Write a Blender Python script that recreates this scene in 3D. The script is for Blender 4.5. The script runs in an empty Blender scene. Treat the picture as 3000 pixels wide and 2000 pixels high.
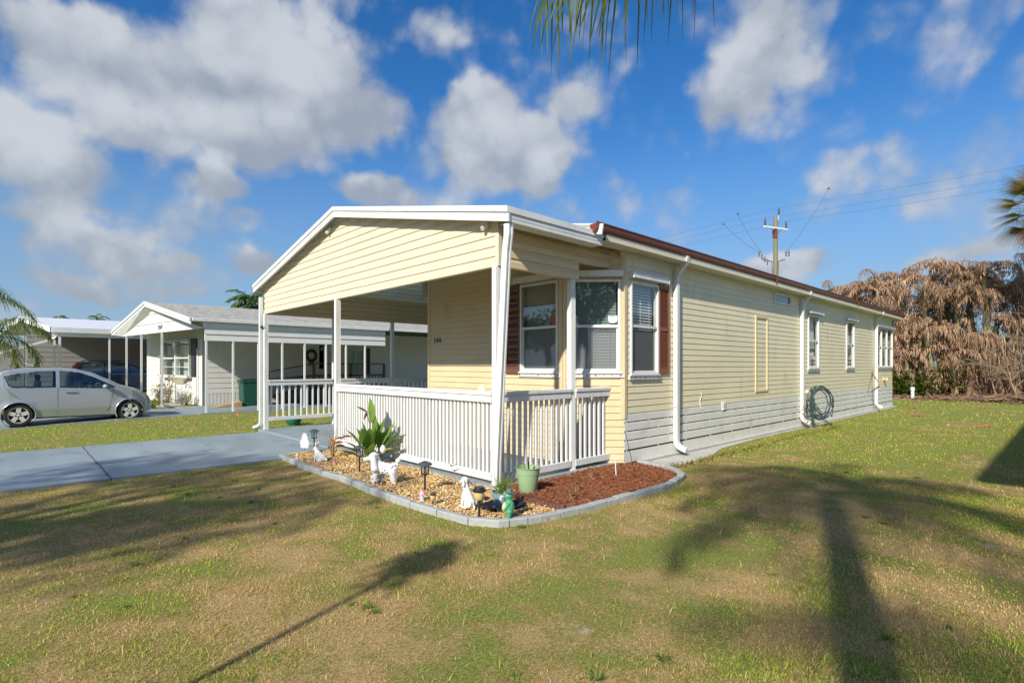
SUN_E = 4.2; SKY_S = .12; EXPO = 0.0; GD = 1.0; CH = 1.0
CLOUD_W = (7.6, 7.7, 7.7); CLOUD_G = (3.4, 3.7, 4.2); SKY_V = 1.0; HAZE_C = (3.2, 4.1, 5.4)
SUN_E = 4.6; SKY_S = .148; EXPO = .30
CLOUD_W = (3.55, 3.7, 3.9); CLOUD_G = (1.95, 2.2, 2.6); SKY_V = .80; HAZE_C = (1.3, 2.05, 3.15)
import bpy, bmesh, math, random
import numpy as np
from mathutils import Vector, Matrix
random.seed(7)
R = math.radians
scene = bpy.context.scene
COL = scene.collection

# ---------------------------------------------------------------- helpers
def tag(o, label=None, cat=None, group=None, kind=None):
    if label: o['label'] = label
    if cat: o['category'] = cat
    if group: o['group'] = group
    if kind: o['kind'] = kind
    return o

def thing(name, loc, label, cat, group=None, rz=0.0, rot=None):
    o = bpy.data.objects.new(name, None)
    o.empty_display_size = 0.2
    COL.objects.link(o)
    o.location = loc
    o.rotation_euler = rot if rot else (0, 0, rz)
    return tag(o, label, cat, group)

def children(o):
    return [c for c in bpy.data.objects if c.parent == o]

def copy_tree(o, parent=None):
    c = o.copy(); COL.objects.link(c); c.parent = parent
    for ch in children(o):
        copy_tree(ch, c)
    return c

class MB:
    """collects geometry, builds one mesh object"""
    def __init__(s):
        s.v = []; s.f = []; s.m = []
    def add(s, vs, fs, mi=0):
        b = len(s.v)
        s.v.extend([tuple(p) for p in vs])
        for f in fs:
            s.f.append(tuple(b + i for i in f)); s.m.append(mi)
    def quad(s, a, b, c, d, mi=0):
        s.add([a, b, c, d], [(0, 1, 2, 3)], mi)
    def box(s, x0, x1, y0, y1, z0, z1, mi=0):
        v = [(x0,y0,z0),(x1,y0,z0),(x1,y1,z0),(x0,y1,z0),(x0,y0,z1),(x1,y0,z1),(x1,y1,z1),(x0,y1,z1)]
        s.add(v, [(3,2,1,0),(4,5,6,7),(0,1,5,4),(1,2,6,5),(2,3,7,6),(3,0,4,7)], mi)
    def obox(s, c, ax, ay, az, hx, hy, hz, mi=0):
        """oriented box: centre, three unit axes, half sizes"""
        c = Vector(c); ax = Vector(ax) * hx; ay = Vector(ay) * hy; az = Vector(az) * hz
        v = [c + sx * ax + sy * ay + sz * az for sz in (-1, 1) for sx, sy in ((-1,-1),(1,-1),(1,1),(-1,1))]
        s.add(v, [(3,2,1,0),(4,5,6,7),(0,1,5,4),(1,2,6,5),(2,3,7,6),(3,0,4,7)], mi)
    def wbox(s, A, t, n, u0, u1, o0, o1, z0, z1, mi=0):
        """box on a wall: A start, t along, n outward; u range, offset range, z range"""
        A = Vector((A[0], A[1], 0)); t = Vector((t[0], t[1], 0)); n = Vector((n[0], n[1], 0))
        P = lambda u, o, z: A + t * u + n * o + Vector((0, 0, z))
        v = [P(u0,o1,z0),P(u1,o1,z0),P(u1,o0,z0),P(u0,o0,z0),P(u0,o1,z1),P(u1,o1,z1),P(u1,o0,z1),P(u0,o0,z1)]
        s.add(v, [(3,2,1,0),(4,5,6,7),(0,1,5,4),(1,2,6,5),(2,3,7,6),(3,0,4,7)], mi)
    def sweep(s, pts, sec, mi=0, cap=True, scale=None, up=(0, 0, 1)):
        """sweep a closed 2-D section (list of (a,b)) along pts"""
        pts = [Vector(p) for p in pts]; n = len(pts); k = len(sec)
        rings = []
        ref = Vector(up)
        for i, p in enumerate(pts):
            d = (pts[min(i + 1, n - 1)] - pts[max(i - 1, 0)])
            d = d.normalized() if d.length > 1e-9 else Vector((0, 0, 1))
            a = d.cross(ref)
            if a.length < 1e-3: a = d.cross(Vector((0, 1, 0)))
            a.normalize(); b = a.cross(d).normalized()
            sc = scale[i] if scale else 1.0
            rings.append([p + a * (q[0] * sc) + b * (q[1] * sc) for q in sec])
        base = len(s.v)
        for r in rings: s.v.extend([tuple(q) for q in r])
        for i in range(n - 1):
            for j in range(k):
                j2 = (j + 1) % k
                s.f.append((base+i*k+j, base+i*k+j2, base+(i+1)*k+j2, base+(i+1)*k+j)); s.m.append(mi)
        if cap:
            s.f.append(tuple(base + j for j in reversed(range(k)))); s.m.append(mi)
            s.f.append(tuple(base + (n-1)*k + j for j in range(k))); s.m.append(mi)
    def tube(s, pts, r, sides=8, mi=0, cap=True, up=(0, 0, 1)):
        if not isinstance(r, (list, tuple)): r = [r] * len(pts)
        sec = [(math.cos(2*math.pi*j/sides), math.sin(2*math.pi*j/sides)) for j in range(sides)]
        s.sweep(pts, sec, mi, cap, list(r), up)
    def lathe(s, c, prof, sides=24, mi=0, axis='z'):
        """prof: list of (r, z)"""
        base = len(s.v); k = len(prof)
        for j in range(sides):
            a = 2 * math.pi * j / sides
            for r, z in prof:
                x, y = r * math.cos(a), r * math.sin(a)
                q = (x, y, z) if axis == 'z' else ((z, x, y) if axis == 'x' else (x, z, y))
                s.v.append((c[0] + q[0], c[1] + q[1], c[2] + q[2]))
        for j in range(sides):
            j2 = (j + 1) % sides
            for i in range(k - 1):
                s.f.append((base+j*k+i, base+j2*k+i, base+j2*k+i+1, base+j*k+i+1)); s.m.append(mi)
    def ball(s, c, r, seg=12, ring=8, mi=0):
        if not isinstance(r, (tuple, list)): r = (r, r, r)
        base = len(s.v)
        for i in range(ring + 1):
            th = math.pi * i / ring
            for j in range(seg):
                ph = 2 * math.pi * j / seg
                s.v.append((c[0] + r[0]*math.sin(th)*math.cos(ph), c[1] + r[1]*math.sin(th)*math.sin(ph), c[2] + r[2]*math.cos(th)))
        for i in range(ring):
            for j in range(seg):
                j2 = (j + 1) % seg
                s.f.append((base+i*seg+j, base+(i+1)*seg+j, base+(i+1)*seg+j2, base+i*seg+j2)); s.m.append(mi)
    def prism(s, poly, z0, z1, mi=0):
        n = len(poly)
        v = [(p[0], p[1], z0) for p in poly] + [(p[0], p[1], z1) for p in poly]
        f = [tuple(reversed(range(n))), tuple(range(n, 2*n))]
        f += [(i, (i+1) % n, n + (i+1) % n, n + i) for i in range(n)]
        s.add(v, f, mi)
    def build(s, name, mat, parent=None, smooth=None, bevel=None, label=None, local=False):
        me = bpy.data.meshes.new(name)
        off = Vector((0, 0, 0))
        if parent and not local:
            q = parent
            while q: off += q.location; q = q.parent
        me.from_pydata([(p[0]-off.x, p[1]-off.y, p[2]-off.z) for p in s.v], [], s.f)
        mats = mat if isinstance(mat, (list, tuple)) else [mat]
        for m in mats: me.materials.append(m)
        if len(mats) > 1: me.polygons.foreach_set('material_index', s.m)
        me.update()
        if smooth is not None:
            me.polygons.foreach_set('use_smooth', [True] * len(me.polygons))
            if smooth < 179: me.set_sharp_from_angle(angle=R(smooth))
        o = bpy.data.objects.new(name, me); COL.objects.link(o)
        if parent: o.parent = parent
        if bevel:
            md = o.modifiers.new('bevel', 'BEVEL'); md.width = bevel; md.segments = 2; md.limit_method = 'ANGLE'
        if label: o['label'] = label
        return o

def apply_mods(o):
    dg = bpy.context.evaluated_depsgraph_get(); dg.update()
    me = bpy.data.meshes.new_from_object(o.evaluated_get(dg))
    o.modifiers.clear(); o.data = me
    return o

def blob(name, parts, mat, parent, voxel=0.006, smooth_it=6, local=False):
    """union of ellipsoids / capsules remeshed to one continuous surface.
    parts: ('s', c, r) or ('c', p0, p1, r0, r1)"""
    mb = MB()
    for p in parts:
        if p[0] == 's': mb.ball(p[1], p[2], 16, 12)
        else:
            a, b = Vector(p[1]), Vector(p[2]); n = 6
            for i in range(n + 1):
                q = a.lerp(b, i / n); mb.ball(q, p[3] + (p[4] - p[3]) * i / n, 12, 8)
    o = mb.build(name, mat, parent, local=local)
    md = o.modifiers.new('r', 'REMESH'); md.mode = 'VOXEL'; md.voxel_size = voxel
    sm = o.modifiers.new('s', 'SMOOTH'); sm.iterations = smooth_it; sm.factor = .5
    apply_mods(o)
    o.data.materials.clear(); o.data.materials.append(mat)
    o.data.polygons.foreach_set('use_smooth', [True] * len(o.data.polygons))
    return o

def text_mesh(name, s, size, mat, parent, origin, xdir, zdir=(0, 0, 1), depth=.004, bold=0.0):
    cu = bpy.data.curves.new(name, 'FONT'); cu.body = s; cu.size = size; cu.extrude = depth; cu.offset = bold; cu.space_character = 1.35
    ob = bpy.data.objects.new(name, cu); COL.objects.link(ob)
    dg = bpy.context.evaluated_depsgraph_get(); dg.update()
    me = bpy.data.meshes.new_from_object(ob.evaluated_get(dg))
    bpy.data.objects.remove(ob); me.materials.clear(); me.materials.append(mat)
    X = Vector(xdir).normalized(); Z = Vector(zdir); N = X.cross(Z)
    M = Matrix((X, Z, N)).transposed().to_4x4(); M.translation = Vector(origin)
    off = Vector((0, 0, 0)); q = parent
    while q: off += q.location; q = q.parent
    me.transform(Matrix.Translation(-off) @ M)
    o = bpy.data.objects.new(name, me); COL.objects.link(o); o.parent = parent
    return o

# ---------------------------------------------------------------- materials
class NT:
    def __init__(s, m):
        s.t = m.node_tree; s.n = s.t.nodes; s.l = s.t.links
    def node(s, typ, **kw):
        nd = s.n.new(typ)
        for k, v in kw.items():
            if k.startswith('_'): setattr(nd, k[1:], v)
            else: nd.inputs[k.replace('__', ' ')].default_value = v
        return nd
    def link(s, a, b): s.l.new(a, b)
    def math(s, op, a, b=None, c=None, clamp=False):
        nd = s.n.new('ShaderNodeMath'); nd.operation = op; nd.use_clamp = clamp
        for i, q in enumerate((a, b, c)):
            if q is None: continue
            if isinstance(q, (int, float)): nd.inputs[i].default_value = q
            else: s.link(q, nd.inputs[i])
        return nd.outputs[0]
    def mix(s, fac, a, b, typ='MIX'):
        nd = s.n.new('ShaderNodeMix'); nd.data_type = 'RGBA'; nd.blend_type = typ
        for sock, q in ((nd.inputs[0], fac), (nd.inputs[6], a), (nd.inputs[7], b)):
            if isinstance(q, (int, float)): sock.default_value = q
            elif isinstance(q, (tuple, list)): sock.default_value = (*q[:3], 1)
            else: s.link(q, sock)
        return nd.outputs[2]
    def noise(s, vec, scale, detail=4, rough=.5, dist=0.0):
        nd = s.node('ShaderNodeTexNoise', Scale=scale, Detail=detail, Roughness=rough, Distortion=dist)
        if vec is not None: s.link(vec, nd.inputs['Vector'])
        return nd.outputs[0]
    def ramp(s, fac, stops, interp='LINEAR'):
        nd = s.n.new('ShaderNodeValToRGB'); cr = nd.color_ramp; cr.interpolation = interp
        while len(cr.elements) < len(stops): cr.elements.new(.5)
        for e, (p, c) in zip(cr.elements, stops):
            e.position = p; e.color = (*c, 1) if isinstance(c, (tuple, list)) else (c, c, c, 1)
        s.link(fac, nd.inputs[0]); return nd.outputs[0]
    def smooth(s, x, lo, hi):
        nd = s.node('ShaderNodeMapRange', _interpolation_type='SMOOTHSTEP')
        nd.inputs[1].default_value = lo; nd.inputs[2].default_value = hi
        s.link(x, nd.inputs[0]); return nd.outputs[0]

def newmat(name):
    m = bpy.data.materials.new(name); m.use_nodes = True
    nt = NT(m); b = nt.n['Principled BSDF']
    return m, nt, b

def mat(name, col, rough=.5, var=.12, scale=3.0, metal=0.0, bump=0.0, bscale=60.0, dirt=None, dirt_amt=.3, dirt_scale=1.5, spec=.5, stretch=(1, 1, 1), coat=0.0):
    """plain surface with slight tone variation, optional dirt blotches and bump"""
    m, nt, b = newmat(name)
    tc = nt.node('ShaderNodeNewGeometry').outputs['Position']
    mp = nt.node('ShaderNodeMapping'); nt.link(tc, mp.inputs[0]); mp.inputs['Scale'].default_value = stretch
    v = mp.outputs[0]
    n1 = nt.noise(v, scale, 6, .6)
    dark = tuple(c * (1 - var) for c in col); lite = tuple(min(1, c * (1 + var)) for c in col)
    c = nt.ramp(n1, [(.3, dark), (.7, lite)])
    if dirt:
        n2 = nt.noise(v, dirt_scale, 8, .65, .5)
        f = nt.smooth(n2, .5, .75); f = nt.math('MULTIPLY', f, dirt_amt)
        c = nt.mix(f, c, dirt)
    nt.link(c, b.inputs['Base Color'])
    rn = nt.math('MULTIPLY_ADD', nt.noise(v, scale * 4, 3), .2, rough - .1, clamp=True)
    nt.link(rn, b.inputs['Roughness'])
    b.inputs['Metallic'].default_value = metal
    b.inputs['Specular IOR Level'].default_value = spec
    if coat: b.inputs['Coat Weight'].default_value = coat
    if bump:
        bp = nt.node('ShaderNodeBump', Strength=bump, Distance=.01)
        nt.link(nt.noise(v, bscale, 6, .7), bp.inputs['Height']); nt.link(bp.outputs[0], b.inputs['Normal'])
    return m

def leafmat(name, stops, rough=.5, trans=.3, patch=None):
    """leaves: colour picked per leaf (mesh island), with some light passing through"""
    m, nt, b = newmat(name)
    g = nt.node('ShaderNodeNewGeometry')
    r = g.outputs['Random Per Island']
    n = nt.noise(g.outputs['Position'], 1.3 if not patch else patch, 3)
    f = nt.math('MULTIPLY_ADD', n, .6, nt.math('MULTIPLY', r, .5))
    f = nt.math('SUBTRACT', f, .05, clamp=True)
    c = nt.ramp(f, stops)
    nt.link(c, b.inputs['Base Color']); b.inputs['Roughness'].default_value = rough
    b.inputs['Specular IOR Level'].default_value = .3
    tr = nt.node('ShaderNodeBsdfTranslucent'); nt.link(c, tr.inputs[0])
    mx = nt.node('ShaderNodeMixShader'); mx.inputs[0].default_value = trans
    nt.link(b.outputs[0], mx.inputs[1]); nt.link(tr.outputs[0], mx.inputs[2])
    nt.link(mx.outputs[0], nt.n['Material Output'].inputs[0])
    return m

def glassmat(name, tint=(.90, .95, .93), refl=.07, rough=.01, screen=0.0):
    m, nt, b = newmat(name)
    nt.n.remove(b)
    lw = nt.node('ShaderNodeLayerWeight', Blend=.5)
    f = nt.math('MULTIPLY_ADD', nt.math('POWER', lw.outputs['Facing'], 4.0), 1.0, refl + .05, clamp=True)
    tr = nt.node('ShaderNodeBsdfTransparent'); tr.inputs[0].default_value = (*tint, 1)
    gl = nt.node('ShaderNodeBsdfGlossy'); gl.inputs['Roughness'].default_value = rough
    gl.inputs[0].default_value = (.95, 1, .98, 1)
    mx = nt.node('ShaderNodeMixShader')
    if screen:      # fine grey insect mesh behind the pane
        df = nt.node('ShaderNodeBsdfDiffuse'); df.inputs[0].default_value = (.17, .18, .18, 1)
        m2 = nt.node('ShaderNodeMixShader'); m2.inputs[0].default_value = screen; nt.link(tr.outputs[0], m2.inputs[1]); nt.link(df.outputs[0], m2.inputs[2]); tr = m2
    nt.link(f, mx.inputs[0]); nt.link(tr.outputs[0], mx.inputs[1]); nt.link(gl.outputs[0], mx.inputs[2])
    nt.link(mx.outputs[0], nt.n['Material Output'].inputs[0])
    return m

def sidingmat(name, col, stain, amt=.25):
    m, nt, b = newmat(name)
    P = nt.node('ShaderNodeNewGeometry').outputs['Position']
    n1 = nt.noise(P, 1.1, 5, .6)
    c = nt.ramp(n1, [(.3, tuple(k * .93 for k in col)), (.7, tuple(min(1, k * 1.05) for k in col))])
    mp = nt.node('ShaderNodeMapping'); nt.link(P, mp.inputs[0]); mp.inputs['Scale'].default_value = (1.0, 1.0, .28)
    st = nt.smooth(nt.noise(mp.outputs[0], 3.2, 8, .7, .4), .52, .8)
    st2 = nt.smooth(nt.noise(P, .55, 3, .5), .4, .62)
    f = nt.math('MULTIPLY', nt.math('MULTIPLY', st, st2), amt)
    c = nt.mix(f, c, stain)
    nt.link(c, b.inputs['Base Color'])
    b.inputs['Roughness'].default_value = .42; b.inputs['Specular IOR Level'].default_value = .35
    wvb = nt.node('ShaderNodeBump', Strength=.25, Distance=.012); nt.link(nt.noise(P, 2.2, 3, .5), wvb.inputs['Height'])
    bp = nt.node('ShaderNodeBump', Strength=.12, Distance=.004); nt.link(wvb.outputs[0], bp.inputs['Normal'])
    mg = nt.node('ShaderNodeMapping'); nt.link(P, mg.inputs[0]); mg.inputs['Scale'].default_value = (3, 3, 60)
    nt.link(nt.noise(mg.outputs[0], 6, 4, .6), bp.inputs['Height']); nt.link(bp.outputs[0], b.inputs['Normal'])
    return m

M = {}
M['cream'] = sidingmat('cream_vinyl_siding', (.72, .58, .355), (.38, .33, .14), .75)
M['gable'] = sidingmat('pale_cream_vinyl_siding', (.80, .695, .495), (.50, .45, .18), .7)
M['side'] = sidingmat('cream_siding_painted_light', (.84, .76, .51), (.42, .40, .20), .8)  # same cream siding, colour brightened to make up for weak grazing sun
M['white'] = mat('white_painted_aluminium', (.77, .78, .75), .4, .06, 2.0, dirt=(.46, .45, .38), dirt_amt=.4, dirt_scale=5, stretch=(1, 1, .5))
M['whitewood'] = mat('white_painted_wood', (.78, .79, .77), .5, .07, 3.0, dirt=(.46, .44, .37), dirt_amt=.45, dirt_scale=6, bump=.15, bscale=25, stretch=(1, 1, .3))
M['soffit'] = mat('soffit_vinyl', (.70, .66, .50), .5, .05)
M['ceil'] = mat('roof_pan_underside', (.72, .76, .76), .5, .06)
M['skirt'] = mat('skirting_slat_vinyl', (.80, .80, .74), .45, .06, 2.0, dirt=(.40, .38, .28), dirt_amt=.4, dirt_scale=3)
M['dark'] = mat('shade_black', (.018, .018, .017), .8, .1)  # near-black colour standing in for deep shade in gaps and behind spokes
M['gutterbrown'] = mat('brown_gutter_paint', (.17, .040, .026), .35, .12, 4.0, dirt=(.10, .04, .03), dirt_amt=.5)
M['shutter'] = mat('terracotta_shutter_vinyl', (.29, .095, .05), .5, .08, 3)
M['shuttershade'] = mat('shaded_shutter_vinyl', (.16, .075, .055), .5, .08, 3)  # terracotta shutter with the porch shade darkened into its colour
M['shutterdk'] = mat('dark_shutter_vinyl', (.03, .032, .04), .5, .08, 3)
M['slab'] = mat('painted_blue_grey_concrete', (.27, .335, .36), .5, .17, .7, bump=.15, bscale=50, dirt=(.17, .20, .20), dirt_amt=.75, dirt_scale=1.6, stretch=(.6, 1.6, 1))
M['concrete'] = mat('bare_concrete', (.52, .51, .46), .75, .12, 2.5, bump=.3, bscale=60, dirt=(.22, .2, .15), dirt_amt=.5, dirt_scale=3)
M['edging'] = mat('grey_painted_edging_stone', (.40, .42, .41), .75, .12, 6, bump=.5, bscale=45, dirt=(.22, .21, .17), dirt_amt=.6, dirt_scale=6)
M['timber'] = mat('red_brown_timber', (.16, .065, .04), .8, .3, 9, bump=.6, bscale=30)
M['glass'] = glassmat('window_glass')
M['glass_front'] = glassmat('bay_window_glass', (.52, .60, .57), .15)
M['glass_dark'] = glassmat('screened_window_glass', (.80, .84, .84), .05, .01, .55)
M['blind'] = mat('white_blind_slats', (.90, .90, .87), .5, .04)
M['curtain'] = mat('pale_green_curtain', (.60, .70, .62), .8, .08, 8, stretch=(1, 1, .1))
M['room'] = mat('interior_wall', (.45, .44, .40), .8, .08)
M['studm'] = mat('dull_bolt_metal', (.10, .10, .10), .4, .1)
M['black'] = mat('black_plastic', (.02, .022, .024), .4, .1)
M['blacknum'] = mat('black_metal_number', (.015, .018, .02), .35, .1)
M['galv'] = mat('galvanised_metal', (.42, .45, .48), .4, .1, 8, metal=.5)
M['shingle'] = mat('weathered_grey_shingle', (.42, .41, .36), .95, .35, 2.6, bump=.8, bscale=14, dirt=(.13, .125, .11), dirt_amt=.85, dirt_scale=2.6, spec=.1, stretch=(.7, 1.8, 1))
M['metalroof'] = mat('white_roof_metal', (.74, .76, .80), .4, .05)
M['white247'] = mat('white_lap_siding', (.76, .75, .71), .45, .04, 1.5, dirt=(.55, .53, .45), dirt_amt=.3)
M['grey249'] = mat('grey_wall_siding', (.30, .29, .27), .6, .05)
M['bintop'] = mat('green_bin_plastic', (.015, .085, .06), .45, .1)
M['green'] = mat('green_painted_steel', (.02, .07, .035), .45, .1)
M['hose'] = mat('dark_grey_hose_rubber', (.045, .07, .09), .38, .15, 20)
M['ramp'] = mat('brown_stained_wood', (.20, .105, .055), .7, .2, 10, bump=.3)
M['pole'] = mat('treated_pole_wood', (.21, .21, .12), .8, .25, 2.0, bump=.4, stretch=(8, 8, .6), dirt=(.30, .18, .09), dirt_amt=.6, dirt_scale=.8)
M['wire'] = mat('grey_cable', (.10, .12, .14), .5, .05)
# ---------------------------------------------------------------- camera
CAM = Vector((4.871, -4.342, 1.51)); YAW = R(46.64)
FW = Vector((-math.sin(YAW), math.cos(YAW), 0)); RT = Vector((math.cos(YAW), math.sin(YAW), 0))
cam = bpy.data.cameras.new('camera'); cam_o = bpy.data.objects.new('camera', cam); COL.objects.link(cam_o)
cam.sensor_width = 36; cam.sensor_fit = 'HORIZONTAL'; cam.lens = 36 * 1561 / 3000.; cam.shift_y = 73 / 3000.
cam.clip_start = .05; cam.clip_end = 2000
cam_o.location = CAM; cam_o.rotation_euler = (R(90), 0, YAW)
scene.camera = cam_o

# ---------------------------------------------------------------- sun and sky
SUNV = Vector((.33, -1.0, .69)).normalized()
sun = bpy.data.lights.new('sun', 'SUN'); sun.energy = SUN_E; sun.angle = R(1.2); sun.color = (1.0, .93, .82)
sun_o = bpy.data.objects.new('sun', sun); COL.objects.link(sun_o)
sun_o.rotation_euler = SUNV.to_track_quat('Z', 'Y').to_euler(); sun_o.location = (0, 0, 30)
W = bpy.data.worlds.new('World'); scene.world = W; W.use_nodes = True
wt = NT(W); bg = wt.n['Background']; bg.inputs[1].default_value = SKY_S
sky = wt.node('ShaderNodeTexSky', _sky_type='NISHITA'); sky.sun_disc = False
sky.sun_elevation = math.asin(SUNV.z); sky.sun_rotation = math.atan2(SUNV.x, SUNV.y)
sky.altitude = 0; sky.air_density = 1.0; sky.dust_density = .35; sky.ozone_density = 2.2
D = wt.node('ShaderNodeTexCoord').outputs['Generated']
sx = wt.node('ShaderNodeSeparateXYZ'); wt.link(D, sx.inputs[0])
az = wt.math('ARCTAN2', sx.outputs[0], sx.outputs[1])            # azimuth from +Y towards +X
el = wt.math('ARCSINE', sx.outputs[2])
cmb = wt.node('ShaderNodeCombineXYZ'); wt.link(az, cmb.inputs[0]); wt.link(el, cmb.inputs[1])
P0 = cmb.outputs[0]
# ragged cloud edges: warp the direction a little by noise before measuring the distance to each cloud
wn = wt.node('ShaderNodeTexNoise', Scale=7.0, Detail=7.0, Roughness=.55); wt.link(D, wn.inputs['Vector'])
wv = wt.node('ShaderNodeVectorMath', _operation='SUBTRACT'); wt.link(wn.outputs['Color'], wv.inputs[0]); wv.inputs[1].default_value = (.5, .5, .5)
ws = wt.node('ShaderNodeVectorMath', _operation='SCALE'); wt.link(wv.outputs[0], ws.inputs[0]); ws.inputs['Scale'].default_value = .085
wa = wt.node('ShaderNodeVectorMath', _operation='ADD'); wt.link(P0, wa.inputs[0]); wt.link(ws.outputs[0], wa.inputs[1])
PW = wa.outputs[0]
def azel(px, py):
    u, v = px * 1.27551, py * 1.27551
    d = FW + RT * ((u - 1500) / 1561.) + Vector((0, 0, (1073 - v) / 1561.))
    return math.atan2(d.x, d.y), math.atan2(d.z, math.hypot(d.x, d.y))
# cloud positions on the sky dome (azimuth, elevation), size, weight
CL = [(380,170,230,120,.7),(720,130,110,110,.5),(700,380,200,60,.4),(100,500,220,60,.5),(300,600,300,60,.5),(150,650,260,40,.5),(420,660,200,40,.4),(500,520,200,60,.3),(230,120,220,130,1),(480,190,260,170,1),(700,220,240,160,1),(560,60,180,110,.9),(850,120,110,110,.36),(600,330,170,80,.9),(330,300,150,80,.8),
      (110,370,160,110,.95),(20,300,90,120,.8),(140,460,160,40,.6),
      (1100,260,115,105,1.1),(1150,350,160,100,1.1),(1240,400,60,55,.7),(1310,240,90,42,.6),
      (510,415,85,55,.85),(560,480,80,45,.45),(840,440,95,45,.95),(940,470,50,40,.5),(590,600,70,50,.9),(230,545,110,50,.75),(60,560,110,60,.4),(400,590,90,30,.5),(200,680,140,30,.6),(420,520,200,60,.3),
      (1700,200,110,110,.8),(1780,60,100,90,.55),(1640,250,60,50,.6),(1760,130,150,120,.5),(1850,160,90,60,.26),(1980,200,70,50,.08),
      (2050,330,200,30,.22),(2250,280,140,28,.2),(2110,420,110,36,.27),(2330,190,70,36,.2),(1800,600,170,30,.75),(1650,640,120,24,.4),(2250,570,160,26,.5),(1440,480,60,25,.2),(1560,70,60,40,.12)]
acc = None; lit = None
for (px, py, rx, ry, w) in CL:
    a0, e0 = azel(px, py); a1, _ = azel(px + rx, py); _, e1 = azel(px, py - ry)
    gr = 1.12; ra = max(abs(a1 - a0), .01)*gr; re = max(abs(e1 - e0), .01)*gr
    sb = wt.node('ShaderNodeVectorMath', _operation='SUBTRACT'); wt.link(PW, sb.inputs[0]); sb.inputs[1].default_value = (a0, e0, 0)
    ml = wt.node('ShaderNodeVectorMath', _operation='MULTIPLY'); wt.link(sb.outputs[0], ml.inputs[0]); ml.inputs[1].default_value = (1 / ra, 1 / re, 0)
    ln = wt.node('ShaderNodeVectorMath', _operation='LENGTH'); wt.link(ml.outputs[0], ln.inputs[0])
    f = wt.math('MULTIPLY', wt.math('SUBTRACT', 1.2, ln.outputs['Value'], clamp=False), w)
    f = wt.math('MAXIMUM', f, 0.0)
    acc = f if acc is None else wt.math('SMOOTH_MAX', acc, f, .3)
    if w > .6:
        s2_ = wt.node('ShaderNodeVectorMath', _operation='ADD'); wt.link(ml.outputs[0], s2_.inputs[0]); s2_.inputs[1].default_value = (.15, -.55, 0)
        l2 = wt.node('ShaderNodeVectorMath', _operation='LENGTH'); wt.link(s2_.outputs[0], l2.inputs[0])
        g_ = wt.math('MULTIPLY', wt.math('SUBTRACT', 1.0, l2.outputs['Value']), w); g_ = wt.math('MAXIMUM', g_, 0.0)
        lit = g_ if lit is None else wt.math('SMOOTH_MAX', lit, g_, .2)
fine = wt.noise(D, 9.0, 9, .6)
fine2 = wt.noise(D, 3.0, 5, .55)
def puffs(scale, dist):
    wv_ = wt.node('ShaderNodeVectorMath', _operation='SCALE'); wt.link(wv.outputs[0], wv_.inputs[0]); wv_.inputs['Scale'].default_value = dist
    wa_ = wt.node('ShaderNodeVectorMath', _operation='ADD'); wt.link(D, wa_.inputs[0]); wt.link(wv_.outputs[0], wa_.inputs[1])
    vo = wt.node('ShaderNodeTexVoronoi', _feature='F1', Scale=scale); wt.link(wa_.outputs[0], vo.inputs['Vector']); return vo.outputs['Distance']
p1_, p2_, p3_ = puffs(6.5, .22), puffs(15, .12), puffs(34, .06)
bump_ = wt.math('ADD', wt.math('MULTIPLY_ADD', p1_, -.60, .28), wt.math('ADD', wt.math('MULTIPLY_ADD', p2_, -.36, .16), wt.math('MULTIPLY_ADD', p3_, -.20, .09)))
dens = wt.math('ADD', wt.math('MULTIPLY', acc, 1.35), wt.math('ADD', bump_, wt.math('MULTIPLY_ADD', fine, .45, -.38)))
# the rest of the dome, out of this view, carries scattered cloud as well
cm = wt.smooth(dens, .02, .56)
back = wt.smooth(wt.math('MULTIPLY_ADD', sx.outputs[1], -1.0, wt.math('MULTIPLY', sx.outputs[0], .9)), -.1, .4)
bc = wt.math('MULTIPLY', wt.smooth(fine2, .5, .68), back)
cm = wt.math('MAXIMUM', cm, wt.math('MULTIPLY', bc, .8))
shade = wt.smooth(wt.math('ADD', wt.math('MULTIPLY', lit, .9), wt.math('ADD', wt.math('MULTIPLY', bump_, 1.1), wt.math('MULTIPLY_ADD', fine, .8, wt.math('MULTIPLY_ADD', fine2, .5, -.66)))), -.15, .75)
ccol = wt.mix(shade, CLOUD_G, CLOUD_W)
hs = wt.node('ShaderNodeHueSaturation', Saturation=1.38, Value=SKY_V); wt.link(sky.outputs[0], hs.inputs['Color']); hs.inputs['Hue'].default_value = .507
skycol = hs.outputs[0]
haze = wt.math('MULTIPLY', wt.smooth(el, .45, .02), .80)
skycol = wt.mix(haze, skycol, HAZE_C)
skyc = wt.mix(wt.math('MULTIPLY', cm, .90), skycol, ccol)
wt.link(skyc, bg.inputs[0])
scene.view_settings.view_transform = 'Standard'; scene.view_settings.look = 'None'
scene.view_settings.exposure = EXPO; scene.view_settings.gamma = 1
scene.cycles.max_bounces = 5; scene.cycles.diffuse_bounces = 2; scene.cycles.glossy_bounces = 2
scene.cycles.transparent_max_bounces = 10; scene.cycles.transmission_bounces = 4
scene.cycles.caustics_reflective = False; scene.cycles.caustics_refractive = False
scene.cycles.use_denoising = True

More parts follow.
